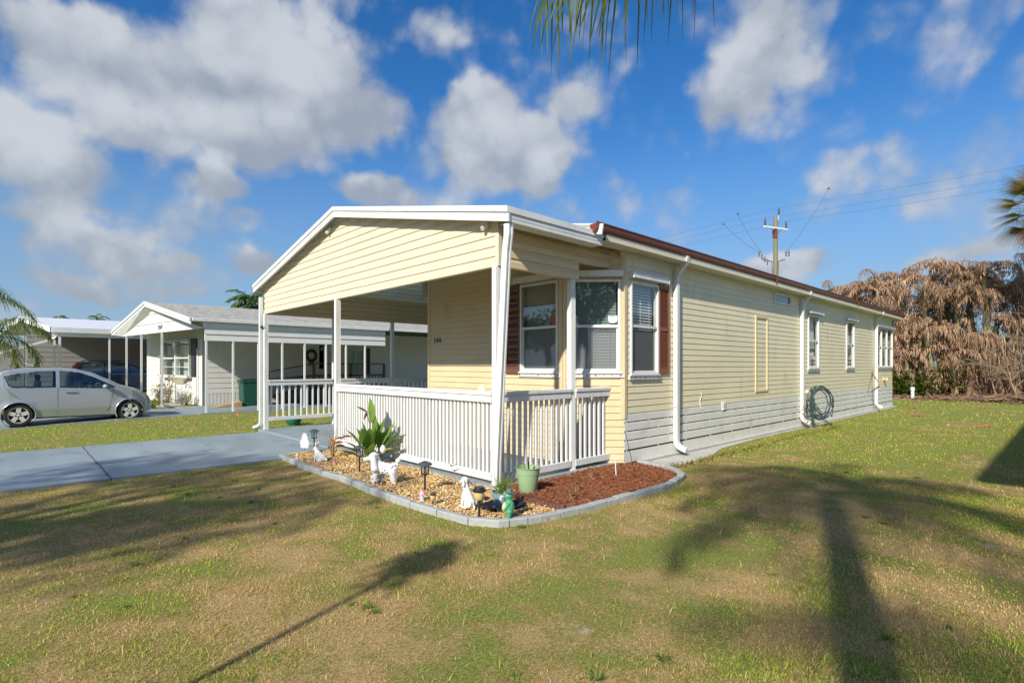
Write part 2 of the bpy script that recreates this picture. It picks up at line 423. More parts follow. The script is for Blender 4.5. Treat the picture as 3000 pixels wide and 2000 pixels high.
# ---------------------------------------------------------------- ground
def sstep(x, a, b):
    t = min(1, max(0, (x - a) / (b - a))); return t * t * (3 - 2 * t)
def gz(x, y):
    return -.042 * min(max(0, -1.8 - y), 9) * sstep(-x, 9.5, 12.6)
BED = [(-4.144,-1.126),(-3.488,-1.148),(-3.081,-1.203),(-2.562,-1.21),(-2.232,-1.202),(-1.854,-1.174),(-1.385,-1.196),(-0.896,-1.235),(-0.397,-1.239),(0.028,-1.238),(0.361,-1.218),(0.629,-1.198),(0.915,-1.164),(1.176,-0.997),(1.276,-0.718),(1.327,-0.5),(1.364,-0.25),(1.39,0.05),(1.405,0.455),(1.432,1.004),(1.455,1.405),(1.39,1.866),(1.26,2.30),(1.0,2.56),(0.76,2.70),(0.468,2.753),(0.2,2.758)]
bed_poly = BED + [(.2, 2.45), (.1, 2.40), (.1, -.10), (-4.144, -.10)]
def inpoly(x, y, poly):
    c = False; n = len(poly); j = n - 1
    for i in range(n):
        xi, yi = poly[i]; xj, yj = poly[j]
        if (yi > y) != (yj > y) and x < (xj - xi) * (y - yi) / (yj - yi + 1e-12) + xi: c = not c
        j = i
    return c

def lawn_color(nt, P, r=None):
    """straw and green patches laid out over the lawn by position"""
    mp = nt.node('ShaderNodeMapping'); nt.link(P, mp.inputs[0]); mp.inputs['Scale'].default_value = (1, 1, 0)
    v = mp.outputs[0]
    big = nt.noise(v, .55, 3, .55, .3); med = nt.noise(v, 2.3, 4, .6)
    f = nt.math('ADD', nt.math('MULTIPLY', big, 1.6), nt.math('MULTIPLY_ADD', med, 1.75, -.56))
    s = nt.node('ShaderNodeSeparateXYZ'); nt.link(P, s.inputs[0])
    far = nt.smooth(s.outputs[1], 1.5, 8.0)                 # greener towards the back garden
    left = nt.smooth(nt.math('MULTIPLY', s.outputs[0], -1.0), 4.5, 8.0)
    f = nt.math('ADD', f, nt.math('MULTIPLY', nt.math('MAXIMUM', far, left), .34))
    if r is not None: f = nt.math('ADD', f, nt.math('MULTIPLY_ADD', r, .75, -.37))
    return f

lawn_m, nt, b = newmat('lawn_thatch')
P = nt.node('ShaderNodeNewGeometry').outputs['Position']
f = lawn_color(nt, P)
fine_n = nt.noise(P, 45, 8, .75); st = nt.node('ShaderNodeMapping'); nt.link(P, st.inputs[0]); st.inputs['Scale'].default_value = (1, .35, 1); st.inputs['Rotation'].default_value = (0, 0, .6)
fib = nt.noise(st.outputs[0], 120, 4, .7)
f = nt.math('ADD', f, nt.math('MULTIPLY_ADD', fine_n, 1.0, -.5)); st2_ = nt.node('ShaderNodeMapping'); nt.link(P, st2_.inputs[0]); st2_.inputs['Scale'].default_value = (1, .3, 1); st2_.inputs['Rotation'].default_value = (0, 0, -.9); fib2 = nt.noise(st2_.outputs[0], 90, 4, .75)
f = nt.math('MULTIPLY', f, .5)
c = nt.ramp(f, [(.36, (.56, .39, .17)), (.50, (.47, .34, .135)), (.60, (.31, .27, .075)), (.70, (.23, .28, .05)), (.86, (.27, .31, .055))])
c = nt.mix(nt.math('MULTIPLY', nt.smooth(fib, .42, .58), .65), c, nt.mix(.65, c, (.05, .03, .015)))
c = nt.mix(nt.math('MULTIPLY', nt.smooth(fib2, .50, .60), .6), c, nt.mix(.55, c, (.62, .50, .28)))
sand = nt.smooth(nt.noise(P, 1.9, 5, .6), .66, .72); c = nt.mix(nt.math('MULTIPLY', sand, .8), c, (.50, .42, .32))
nt.link(c, b.inputs['Base Color']); b.inputs['Roughness'].default_value = .95; b.inputs['Specular IOR Level'].default_value = .1
bp = nt.node('ShaderNodeBump', Strength=.8, Distance=.02); nt.link(fine_n, bp.inputs['Height']); nt.link(bp.outputs[0], b.inputs['Normal'])
M['lawn'] = lawn_m

mb = MB()
def axis(lo, hi, fine_lo, fine_hi, fs, cs):
    a = [lo]; x = lo
    while x < hi:
        x += fs if fine_lo <= x < fine_hi else cs
        a.append(min(x, hi))
    return a
xs = axis(-400, 400, -30, 12, .5, 16); ys = axis(-400, 400, -14, 34, .5, 16)
nx = len(xs)
vs = [(x, y, gz(x, y) + (.012 * math.sin(x * 1.7 + y) * math.sin(y * 1.3 - x * .5) if x > -3.6 and (y < -1.6 or x > 1.7) else 0)) for y in ys for x in xs]
fs = [(j*nx+i, j*nx+i+1, (j+1)*nx+i+1, (j+1)*nx+i) for j in range(len(ys)-1) for i in range(nx-1)]
mb.add(vs, fs); o = mb.build('ground', M['lawn'], smooth=180); tag(o, kind='structure')

# our driveway, porch slab, neighbouring drives
def sheet_box(name, x0, x1, y0, y1, ztop, m, bevel=.01, lift=True, kind='structure'):
    mb = MB(); n = max(1, int((y1 - y0) / 1.0))
    for i in range(n):
        ya = y0 + (y1 - y0) * i / n; yb = y0 + (y1 - y0) * (i + 1) / n
        za, zb = ztop + gz((x0+x1)/2, ya), ztop + gz((x0+x1)/2, yb)
        if not lift: za = zb = ztop
        mb.quad((x0,ya,za),(x1,ya,za),(x1,yb,zb),(x0,yb,zb))
        mb.quad((x1,ya,za),(x1,ya,za-.2),(x1,yb,zb-.2),(x1,yb,zb)); mb.quad((x0,yb,zb),(x0,yb,zb-.2),(x0,ya,za-.2),(x0,ya,za))
    za, zb = ztop + gz((x0+x1)/2, y0), ztop + gz((x0+x1)/2, y1)
    if not lift: za = zb = ztop
    mb.quad((x0,y0,za),(x0,y0,za-.2),(x1,y0,za-.2),(x1,y0,za)); mb.quad((x1,y1,zb),(x1,y1,zb-.2),(x0,y1,zb-.2),(x0,y1,zb))
    return tag(mb.build(name, m), kind=kind)
sheet_box('driveway', -7.8, -3.93, -15, -3.36, .025, M['slab'])
sheet_box('driveway', -7.8, -3.93, -3.345, -.145, .03, M['slab'])
mbj = MB(); mbj.box(-7.8, -3.93, -3.362, -3.343, -.1, .012); tag(mbj.build('driveway_joint', M['timber']), kind='structure')
mbj = MB(); random.seed(3); cx_ = -7.8; pts_ = []
while cx_ < -3.95: pts_.append((cx_, -3.352 + random.gauss(0, .012))); cx_ += random.uniform(.08, .2)
for (xa, ya), (xb, yb) in zip(pts_, pts_[1:]): w_ = random.uniform(.002, .006); mbj.quad((xa, ya - w_, .034), (xb, yb - w_, .034), (xb, yb + w_, .034), (xa, ya + w_, .034))
for i in range(5):
    x_, y_ = -3.95, -.6 - i*2.1
mbj.build('driveway_crack', mat('crack_rust', (.16, .13, .11), .9), None); tag(bpy.data.objects['driveway_crack'], kind='structure')
sheet_box('porch_floor', -8.16, .12, -.135, 13, .06, M['slab'], lift=False)
sheet_box('neighbour_driveway', -17.3, -13.95, -15, .05, .02, M['slab'])
sheet_box('neighbour_carport_floor', -17.75, -14.0, .06, 16, .035, M['slab'], lift=False)
sheet_box('far_driveway', -32, -26.6, -12, 12, .02, M['concrete'], lift=False)
sheet_box('street', -200, 200, -30, -15.2, .01, mat('street_asphalt', (.06, .06, .06), .85, .2, 3, bump=.5), lift=False)
mb = MB(); mb.prism([(.14, 2.78), (.66, 2.80), (.74, 3.2), (.62, 4.4), (.40, 5.2), (.30, 7.0), (.27, 19.6), (.14, 19.6)], -.1, .02); mb.box(.14, .25, 2.78, 19.62, .02, .06)
tag(mb.build('foundation_apron', M['concrete'], bevel=.01), kind='structure')

# ---------------------------------------------------------------- grass blades (nobody could count them)
def noise2(x, y, seed):
    rs = np.random.RandomState(seed); g = rs.rand(64, 64)
    xi = np.floor(x).astype(int); yi = np.floor(y).astype(int); fx = x - xi; fy = y - yi
    fx = fx*fx*(3-2*fx); fy = fy*fy*(3-2*fy)
    G = lambda a, b: g[a % 64, b % 64]
    return (G(xi,yi)*(1-fx)+G(xi+1,yi)*fx)*(1-fy)+(G(xi,yi+1)*(1-fx)+G(xi+1,yi+1)*fx)*fy
def blades(n, r0, r1, h0, h1, wid, seed, flat=.35):
    rs = np.random.RandomState(seed)
    r = np.sqrt(rs.rand(n) * (r1*r1 - r0*r0) + r0*r0)
    a = (rs.rand(n) - .5) * R(98)
    dx = -math.sin(YAW); dy = math.cos(YAW)
    ca, sa = np.cos(a), np.sin(a)
    x = CAM.x + r * (dx * ca + RT.x * sa); y = CAM.y + r * (dy * ca + RT.y * sa)
    keep = np.ones(n, bool)
    keep &= ~((x > -7.83) & (x < -3.90) & (y < .1))
    keep &= ~((x > -8.18) & (x < .15) & (y > -.14) & (y < 13.1))
    keep &= ~((x > -17.8) & (x < -13.92) & (y < 16.1))
    keep &= ~((x > -4.0) & (x < .16) & (y > 0) & (y < 19.7)) & ~((x > -.1) & (x < np.where(y < 4.3, .66, np.where(y < 6.5, .36, .26))) & (y > 2.7) & (y < 19.65))
    keep &= ~((x < -17.8) & (x > -24) & (y > -.6)) & ~((x < -26.5)) & (x < 24) & (y < 26.6)
    px = x; py = y; c = np.zeros(n, bool); poly = BED + [(.2, 2.4), (-.2, 2.4), (-.2, 0), (-4.144, 0)]
    j = len(poly) - 1
    for i in range(len(poly)):
        xi, yi = poly[i]; xj, yj = poly[j]
        t = ((yi > py) != (yj > py)) & (px < (xj-xi)*(py-yi)/(yj-yi+1e-12)+xi); c ^= t; j = i
    keep &= ~c
    dn = noise2(x*1.1+9, y*1.1+3, 5)*.6 + noise2(x*4+2, y*4, 6)*.4
    cl_ = noise2(x*9+5, y*9+1, 21)*.5 + noise2(x*22+5, y*22+1, 22)*.5
    keep &= rs.rand(n) < (.15 + .8*dn + 1.1*(cl_ - .42))
    x = x[keep]; y = y[keep]; dn = dn[keep]; n = len(x)
    tl = sum(noise2(x*k+7*k, y*k+5*k, 11+int(k)) for k in (.9, 2.3, 7.0)) / 3
    z = -.042*np.clip(-1.8-y, 0, 9)*np.clip((-x-9.5)/3.1, 0, 1)
    h = h0 + (h1-h0)*rs.rand(n)**2.2*(.5+.9*tl)
    lean = rs.rand(n)*.5 + .12
    fl = rs.rand(n) < flat
    lean[fl] = .95 + .5*rs.rand(fl.sum()); h[fl] *= .9
    ph = rs.rand(n)*2*math.pi; ux, uy = np.cos(ph), np.sin(ph)
    w = wid*(.6+.8*rs.rand(n))*(1+ r[keep]*.0)
    qa = ph + math.pi/2 + (rs.rand(n)-.5)*2.0
    vx, vy = np.cos(qa), np.sin(qa)
    def lev(t, ww):
        o = np.sin(lean*t*1.3)*h*t; zz = np.cos(lean*t*.9)*h*t
        cx = x+ux*o; cy = y+uy*o; cz = z-.004+np.maximum(zz, .003*t)+.002
        return np.stack([cx-vx*w*ww, cy-vy*w*ww, cz], 1), np.stack([cx+vx*w*ww, cy+vy*w*ww, cz], 1)
    a0, b0 = lev(0, .5); a1, b1 = lev(.55, .42); tp, _ = lev(1.0, 0)
    V = np.stack([a0, b0, b1, a1, tp], 1).reshape(-1, 3)
    return V, n
def grass_obj(name, V, n, m):
    me = bpy.data.meshes.new(name); me.vertices.add(len(V)); me.vertices.foreach_set('co', V.astype(np.float32).ravel())
    b = (np.arange(n)*5)[:, None]
    loops = np.concatenate([b+np.array([[0, 1, 2, 3]]), b+np.array([[3, 2, 4]])], 1).ravel()
    me.loops.add(len(loops)); me.loops.foreach_set('vertex_index', loops.astype(np.int32))
    me.polygons.add(2*n); st = (np.arange(n)*7)[:, None] + np.array([[0, 4]])
    me.polygons.foreach_set('loop_start', st.ravel().astype(np.int32))
    me.update(calc_edges=True); me.validate(); me.materials.append(m)
    o = bpy.data.objects.new(name, me); COL.objects.link(o); return o
gm, nt, b = newmat('grass_blade')
g = nt.node('ShaderNodeNewGeometry'); r = g.outputs['Random Per Island']
f = lawn_color(nt, g.outputs['Position'], r); f = nt.math('MULTIPLY', f, .5)
tone = nt.math('FRACT', nt.math('MULTIPLY', r, 17.3))
straw = nt.ramp(tone, [(0, (.34, .19, .06)), (.25, (.58, .40, .15)), (.55, (.74, .54, .22)), (.85, (.84, .67, .34)), (1, (.46, .26, .10))])
green_ = nt.ramp(tone, [(0, (.18, .35, .02)), (.4, (.34, .50, .035)), (.75, (.54, .62, .07)), (1, (.72, .67, .12))])
fp_ = lawn_color(nt, g.outputs['Position']); gi = nt.smooth(nt.math('ADD', nt.math('MULTIPLY', fp_, .5), nt.math('MULTIPLY_ADD', r, .46, -.23)), .582, .655)
c = nt.mix(gi, straw, green_)
nt.link(c, b.inputs['Base Color']); b.inputs['Roughness'].default_value = .6; b.inputs['Specular IOR Level'].default_value = .25
tr = nt.node('ShaderNodeBsdfTranslucent'); nt.link(c, tr.inputs[0]); mx = nt.node('ShaderNodeMixShader'); mx.inputs[0].default_value = .35
nt.link(b.outputs[0], mx.inputs[1]); nt.link(tr.outputs[0], mx.inputs[2]); nt.link(mx.outputs[0], nt.n['Material Output'].inputs[0])
M['grass'] = gm
VV = []; NN = 0
for (n, r0, r1, h0, h1, wd, sd, fl) in ((int(230000*GD), 1.9, 4.2, .010, .037, .0031, 1, .64), (int(230000*GD), 4.2, 8.5, .010, .036, .0048, 2, .64), (int(120000*GD), 8.5, 17, .010, .050, .010, 3, .5), (int(70000*GD), 17, 34, .015, .07, .02, 4, .3)):
    V, n = blades(n, r0, r1, h0, h1, wd, sd, fl); VV.append(V); NN += n
V, n = blades(int(1500*GD), 1.9, 9, .04, .09, .005, 9, .0); VV.append(V); NN += n
o = grass_obj('grass', np.concatenate(VV), NN, gm)
tag(o, 'patchy lawn grass, part green and part straw-coloured, around the house', 'grass', kind='stuff')
# ---------------------------------------------------------------- the house
LAP = [(.018, 0), (.016, .10), (.003, 1.0)]
DUTCH = [(.016, 0), (.015, .60), (.006, .72), (.002, 1.0)]
def siding(mb, A, t, n, L, z0, z1, h=.1016, prof=LAP, opens=(), top=None, off=0.0, zorg=None, mi=0):
    """lapped siding on a wall: A start, t along, n outward; opens (u0,u1,z0,z1); top(u)->z for a gable"""
    A = Vector((A[0], A[1], 0)); T = Vector((t[0], t[1], 0)); N = Vector((n[0], n[1], 0))
    P = lambda u, o, z: tuple(A + T*u + N*(o+off) + Vector((0, 0, z)))
    z = z0 if zorg is None else zorg - h * math.ceil((zorg - z0) / h)
    while z < z1 - 1e-4:
        zs = sorted({max(z, z0), min(z + h, z1)} | {q for q in (z + p[1]*h for p in prof) if z0 < q < z1} | {q for o in opens for q in (o[2], o[3]) if max(z, z0) < q < min(z + h, z1)})
        def offs(q):
            r = (q - z) / h
            for (a, ra), (b, rb) in zip(prof, prof[1:]):
                if r <= rb + 1e-9: return a + (b - a) * (r - ra) / (rb - ra + 1e-9)
            return prof[-1][0]
        for k in range(len(zs) - 1):
            za, zb = zs[k], zs[k+1]
            if zb - za < 1e-5: continue
            zm = (za + zb) / 2
            iv = [(0, L)]
            for (u0, u1, oa, ob) in opens:
                if oa < zm < ob:
                    iv = [q for (a, b) in iv for q in ((a, min(b, u0)), (max(a, u1), b)) if q[1] - q[0] > 1e-4]
            for (a, b) in iv:
                if top:
                    # clip to roof line: find u range where top(u) >= z
                    def rng(zz):
                        us = [u for u in [a + (b - a) * i / 200 for i in range(201)] if top(u) >= zz]
                        return (us[0], us[-1]) if us else None
                    ra, rb = rng(za), rng(zb)
                    if not ra: continue
                    if not rb: m_ = (ra[0] + ra[1]) / 2; rb = (m_ - .001, m_ + .001)
                    mb.quad(P(ra[0], offs(za), za), P(ra[1], offs(za), za), P(rb[1], offs(zb), zb), P(rb[0], offs(zb), zb), mi)
                    if abs(za - z) < 1e-5: mb.quad(P(ra[0], prof[-1][0], za), P(ra[1], prof[-1][0], za), P(ra[1], offs(za), za), P(ra[0], offs(za), za), mi)
                else:
                    mb.quad(P(a, offs(za), za), P(b, offs(za), za), P(b, offs(zb), zb), P(a, offs(zb), zb), mi)
                    if abs(za - z) < 1e-5: mb.quad(P(a, 0, za), P(b, 0, za), P(b, offs(za), za), P(a, offs(za), za), mi)
        z += h

house = thing('mobile_home', (-1.9, 1.75, .06), 'long cream vinyl-sided mobile home with brown gutter, numbered 245, behind the white porch', 'mobile home')
XW = .19; ZB = .80
FA = (-3.99, 1.75); FT = (1, 0); FN = (0, -1); FL = 3.53                  # front wall
CA = (-.46, 1.75); s2 = 1 / math.sqrt(2); CT = (s2, s2); CN = (s2, -s2); CLn = .65 / s2   # chamfered corner wall
SA = (XW, 2.40); ST = (0, 1); SN = (1, 0); SL = 17.05                    # side wall
w1 = (-1.364 + 3.99, -.54 + 3.99, 1.41, 2.83)
w2 = (.115, .865, 1.41, 2.82)
yy = lambda y: y - 2.40
w3 = (yy(2.545), yy(3.334), 1.375, 2.82); w4 = (yy(10.39), yy(11.19), 1.45, 2.83); w5 = (yy(13.66), yy(14.45), 1.46, 2.85); w6 = (yy(17.0), yy(19.38), 1.47, 2.86)
wv = (yy(8.18), yy(9.17), 2.94, 3.17)
inset = lambda o: (o[0] + .03, o[1] - .03, o[2] + .03, o[3] - .03)
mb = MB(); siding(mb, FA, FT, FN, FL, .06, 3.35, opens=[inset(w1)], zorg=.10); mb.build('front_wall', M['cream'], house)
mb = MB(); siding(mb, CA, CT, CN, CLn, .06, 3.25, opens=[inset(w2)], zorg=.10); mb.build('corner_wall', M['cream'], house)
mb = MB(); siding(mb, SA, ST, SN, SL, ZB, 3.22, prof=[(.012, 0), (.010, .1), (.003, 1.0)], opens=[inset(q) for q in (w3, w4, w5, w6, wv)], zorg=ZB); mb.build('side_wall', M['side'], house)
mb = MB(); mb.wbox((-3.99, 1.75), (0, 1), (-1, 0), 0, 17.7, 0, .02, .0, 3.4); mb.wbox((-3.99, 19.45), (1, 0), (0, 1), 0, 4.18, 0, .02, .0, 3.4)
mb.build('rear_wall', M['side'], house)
# corner trims
mb = MB()
mb.wbox(FA, FT, FN, -.022, .05, .0, .022, .06, 3.3); mb.build('corner_trim', M['cream'], house, bevel=.004); mb = MB(); mb.wbox(FA, FT, FN, FL - .075, FL + .004, .0, .020, .06, 2.95); mb.wbox(CA, CT, CN, .0, .045, .0, .020, .06, 2.95)
mb.build('corner_trim', M['cream'], house, bevel=.004)
mb = MB(); mb.wbox(CA, CT, CN, CLn - .05, CLn + .012, .0, .020, .72, 3.2); mb.wbox(SA, ST, SN, -.012, .055, .0, .020, .72, 3.2)
mb.build('corner_trim', M['cream'], house, bevel=.004)
mb = MB(); mb.wbox(SA, ST, SN, SL - .05, SL + .01, 0, .022, .3, 3.2); mb.build('corner_trim', M['timber'], house)
# skirting: five horizontal slats with dark gaps
mb = MB(); mbd = MB(); 
zz = [.80, .66, .522, .382, .240]
for k in range(4):
    zt, zb_ = zz[k] - .004, zz[k+1] + .012
    segs = [0, 1.3, 5.1, 8.9, 12.7, SL]
    for a, b in zip(segs, segs[1:]):
        mb.wbox(SA, ST, SN, a + .003, b - .003, -.01, .012, zb_, zt - .02); mb.wbox(SA, ST, SN, a + .003, b - .003, -.005, .004, zt - .022, zt)
mb.wbox(SA, ST, SN, 0, SL, -.02, .006, .05, .222)
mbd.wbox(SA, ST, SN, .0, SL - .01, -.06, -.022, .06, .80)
for k in range(1, 5):
    u = .05
    while u < SL:
        mb.wbox(SA, ST, SN, u, u + .018, -.02, .010, zz[k] - .012, zz[k] + .026)
        u += .6 if k % 2 else .9
mb.build('skirting', M['skirt'], house); mbd.build('skirting_shade_backing', M['dark'], house)  # near-black sheet behind the slats stands in for shade in the gaps
# frieze and soffit and roof
mb = MB(); mb.wbox(SA, ST, SN, -.1, SL + .02, .0, .018, 3.175, 3.235); mb.wbox(SA, ST, SN, -.76, SL + .3, .0, .26, 3.235, 3.25)
mb.wbox(SA, ST, SN, -.76, SL + .3, .225, .245, 3.25, 3.36)
mb.build('soffit', M['soffit'], house)
mb = MB()
yr0, yr1 = 1.42, 20.05; ridge = (-1.9, 3.92); e = (.50, 3.45)
mb.quad((e[0]-.04, yr0, e[1]-.04), (e[0]-.04, yr1, e[1]-.04), (ridge[0], yr1, ridge[1]), (ridge[0], yr0, ridge[1]))
mb.quad((ridge[0], yr0, ridge[1]), (ridge[0], yr1, ridge[1]), (-4.3, yr1, 3.41), (-4.3, yr0, 3.41))
mb.quad((e[0]-.04, yr0, e[1]-.07), (ridge[0], yr0, ridge[1]-.03), (ridge[0], yr0, ridge[1]), (e[0]-.04, yr0, e[1]-.04))
mb.quad((e[0]-.04, yr1, e[1]-.12), (e[0]-.04, yr1, e[1]-.04), (ridge[0], yr1, ridge[1]), (ridge[0], yr1, ridge[1]-.1))
mb.build('roof', M['shingle'], house)
mb = MB(); mb.obox((-.62, 1.44, 3.57), Vector((2.36, 0, -.46)).normalized(), (0, 1, 0), Vector((.46, 0, 2.36)).normalized(), 1.16, .012, .07); mb.build('rake_board', M['white'], house)
# K-style gutter
gsec = [(0, 0), (.075, 0), (.088, .03), (.108, .045), (.115, .095), (.125, .11), (.125, .125), (.105, .125), (.10, .10), (0, .10)]
mb = MB(); base = len(mb.v)
for y in (1.37, 20.08):
    for a, b_ in gsec: mb.v.append((.36 + a, y, 3.325 + b_))
k = len(gsec)
for j in range(k): mb.f.append((j, (j+1) % k, k + (j+1) % k, k + j)); mb.m.append(0)
mb.f.append(tuple(range(k))); mb.m.append(0); mb.f.append(tuple(reversed(range(k, 2*k)))); mb.m.append(0)
for y in (7.6, 13.8): mb.box(.357, .487, y, y + .02, 3.3235, 3.4515)
mb.build('gutter', M['gutterbrown'], house, bevel=.003)

RS = [(-.038, -.026), (.038, -.026), (.038, .026), (-.038, .026)]
def downspout(name, pts, m, parent, sec=None, up=(0, 1, 0)):
    mb = MB(); sec = sec or [(q[0]*1.0, q[1]*1.5) for q in [(-.038, -.026), (-.02, -.026), (-.016, -.022), (-.004, -.022), (0, -.026), (.004, -.026), (.008, -.022), (.020, -.022), (.024, -.026), (.038, -.026), (.038, .026), (-.038, .026)]]
    mb.sweep(pts, sec, 0, True, None, up)
    return mb.build(name, m, parent)
def elbow(p0, p1, p2, r=.07, n=5):
    """round the corner at p1"""
    p0, p1, p2 = Vector(p0), Vector(p1), Vector(p2)
    a = p1 + (p0 - p1).normalized() * r; b = p1 + (p2 - p1).normalized() * r
    return [a.lerp(p1, t).lerp(p1.lerp(b, t), t) for t in [i / n for i in range(n + 1)]]
def dspout(y, zb):
    top = (.43, y, 3.34); j1 = (.41, y, 3.22); j2 = (.245, y, 3.06); bot = (.245, y, zb + .07); out = (.43, y, zb - .0)
    pts = [Vector(top)] + elbow(top, j1, j2) + elbow(j1, j2, bot) + elbow(j2, bot, out, .09) + [Vector(out)]
    d = downspout('downspout', pts, M['white'], house)
    for z in (2.95, .83):
        mb = MB(); mb.box(.205, .278, y - .052, y + .052, z, z + .028); mb.build('strap', M['white'], d)
for y, zb in ((3.84, .115), (9.85, .13), (16.95, .14)): dspout(y, zb)

# windows -------------------------------------------------------
def window(parent, A, t, n, o, mid, muls=(), blinds=None, curtain=None, sill=True, low='glass_dark', up='glass'):
    u0, u1, z0, z1 = o
    f = MB(); fw = .038
    def ring(a, b, c, d, w, o0, o1):
        f.wbox(A, t, n, a, b, o0, o1, d - w, d); f.wbox(A, t, n, a, b, o0, o1, c, c + w)
        f.wbox(A, t, n, a, a + w, o0, o1, c + w, d - w); f.wbox(A, t, n, b - w, b, o0, o1, c + w, d - w)
    ring(u0, u1, z0, z1, fw, -.05, .034)
    cells = []
    us = [u0 + fw] + [u0 + (u1 - u0) * m_ for m_ in muls] + [u1 - fw]
    for m_ in muls: f.wbox(A, t, n, u0 + (u1-u0)*m_ - .03, u0 + (u1-u0)*m_ + .03, -.05, .030, z0 + fw, z1 - fw)
    fr = f.build('window_frame', M['white'], parent, bevel=.004)
    T = Vector((t[0], t[1], 0)); N = Vector((n[0], n[1], 0)); A3 = Vector((A[0], A[1], 0))
    P = lambda u, oo, z: tuple(A3 + T*u + N*oo + Vector((0, 0, z)))
    s = MB(); gl = MB(); gl2 = MB()
    for a, b in zip(us, us[1:]):
        if mid:
            # upper sash outside of lower sash
            s.wbox(A, t, n, a, b, -.012, .022, mid - .02, mid + .022)
            s.wbox(A, t, n, a, a + .022, -.03, .004, z0 + fw, mid - .02); s.wbox(A, t, n, b - .022, b, -.03, .004, z0 + fw, mid - .02); s.wbox(A, t, n, a + .022, b - .022, -.03, .004, z0 + fw, z0 + fw + .03)
            gl.quad(P(a, .006, mid + .02), P(b, .006, mid + .02), P(b, .006, z1 - fw), P(a, .006, z1 - fw))
            gl2.quad(P(a + .02, -.01, z0 + fw + .02), P(b - .02, -.01, z0 + fw + .02), P(b - .02, -.01, mid - .01), P(a + .02, -.01, mid - .01))
        else:
            gl.quad(P(a, .0, z0 + fw), P(b, .0, z0 + fw), P(b, .0, z1 - fw), P(a, .0, z1 - fw))
    if s.v: s.build('sash', M['white'], fr, bevel=.003)
    gl.build('pane', M[up], fr)
    if gl2.v: gl2.build('lower_pane', M[low], fr)
    if sill:
        q = MB(); q.wbox(A, t, n, u0 - .02, u1 + .02, .0, .05, z0 - .008, z0 + .012)
        q.wbox(A, t, n, u0 - .035, u1 + .050, .0, .0235, z0 - .066, z0 - .010); q.wbox(A, t, n, u0 - .035, u1 + .050, .0235, .045, z0 - .066, z0 - .060)
        bt = q; nb = max(3, int((u1 - u0) / .12))
        for i in range(nb + 1):
            u = u0 + (u1 - u0) * i / nb
            c = A3 + T*u + N*.024 + Vector((0, 0, z0 - .040)); r_ = .009 if i % 3 else .013
            bt.ball(tuple(c), r_, 8, 6, 1)
        q.build('sill', [M['white'], M['studm']], fr)
    if blinds:
        za, zb_, tilt = blinds
        bl = MB(); z = za
        d = (N * math.cos(tilt) + Vector((0, 0, 1)) * math.sin(tilt)).normalized(); w = d.cross(T)
        while z < zb_:
            c = A3 + T*((u0+u1)/2) - N*.085 + Vector((0, 0, z))
            bl.obox(c, T, d, w, (u1-u0)/2 - .05, .024, .0012); z += .046
        for q in (.2, .5, .8):
            c = A3 + T*(u0 + (u1-u0)*q) - N*.058 + Vector((0, 0, (za+zb_)/2)); bl.obox(c, T, N, (0, 0, 1), .002, .002, (zb_-za)/2)
        bl.build('blind', M['blind'], fr)
    if curtain:
        a, b = curtain; cu = MB(); nn = 40; L0 = u0 + (u1-u0)*a; L1 = u0 + (u1-u0)*b
        for i in range(nn):
            ua, ub = L0 + (L1-L0)*i/nn, L0 + (L1-L0)*(i+1)/nn
            oa, ob = -.11 - .012*math.sin(i*1.7), -.11 - .012*math.sin((i+1)*1.7)
            cu.quad(P(ua, oa, z0), P(ub, ob, z0), P(ub, ob, z1), P(ua, oa, z1))
        cu.build('curtain', M['curtain'], fr, smooth=60)
    return fr
def rollhead(A, t, n, u0, u1, z0, z1, parent):
    mb = MB(); mb.wbox(A, t, n, u0, u1, .0, .10, z0, z1); mb.wbox(A, t, n, u0 - .006, u0, -.0, .106, z0 - .006, z1 + .006); mb.wbox(A, t, n, u1, u1 + .006, -.0, .106, z0 - .006, z1 + .006)
    mb.build('shutter_rail', M['white'], parent, bevel=.006)
window(house, FA, FT, FN, w1, 2.12, blinds=(1.42, 2.8, -1.3), up='glass_front')
window(house, CA, CT, CN, w2, 2.115, blinds=(1.42, 2.8, -1.25), up='glass_front')
window(house, SA, ST, SN, w3, 2.13, blinds=(2.10, 2.8, -.85))
window(house, SA, ST, SN, w4, 2.16, curtain=(.0, 1.0))
window(house, SA, ST, SN, w5, 2.17, curtain=(.0, 1.0))
window(house, SA, ST, SN, w6, 2.19, muls=(.34, .665), curtain=(0, 1.0))
window(house, SA, ST, SN, wv, None, sill=False)
rollhead(FA, FT, FN, w1[0] - .10, w1[1] + .14, 2.86, 2.95, house)
rollhead(CA, CT, CN, .03, .895, 2.855, 2.945, house)
rollhead(SA, ST, SN, w3[0] - .02, w3[1] + .20, 2.86, 2.95, house)
for q in (w4, w5): rollhead(SA, ST, SN, q[0] - .06, q[1] + .14, q[3] + .03, q[3] + .11, house)
rollhead(SA, ST, SN, w6[0] - .02, w6[1] + .04, w6[3] + .01, w6[3] + .11, house)
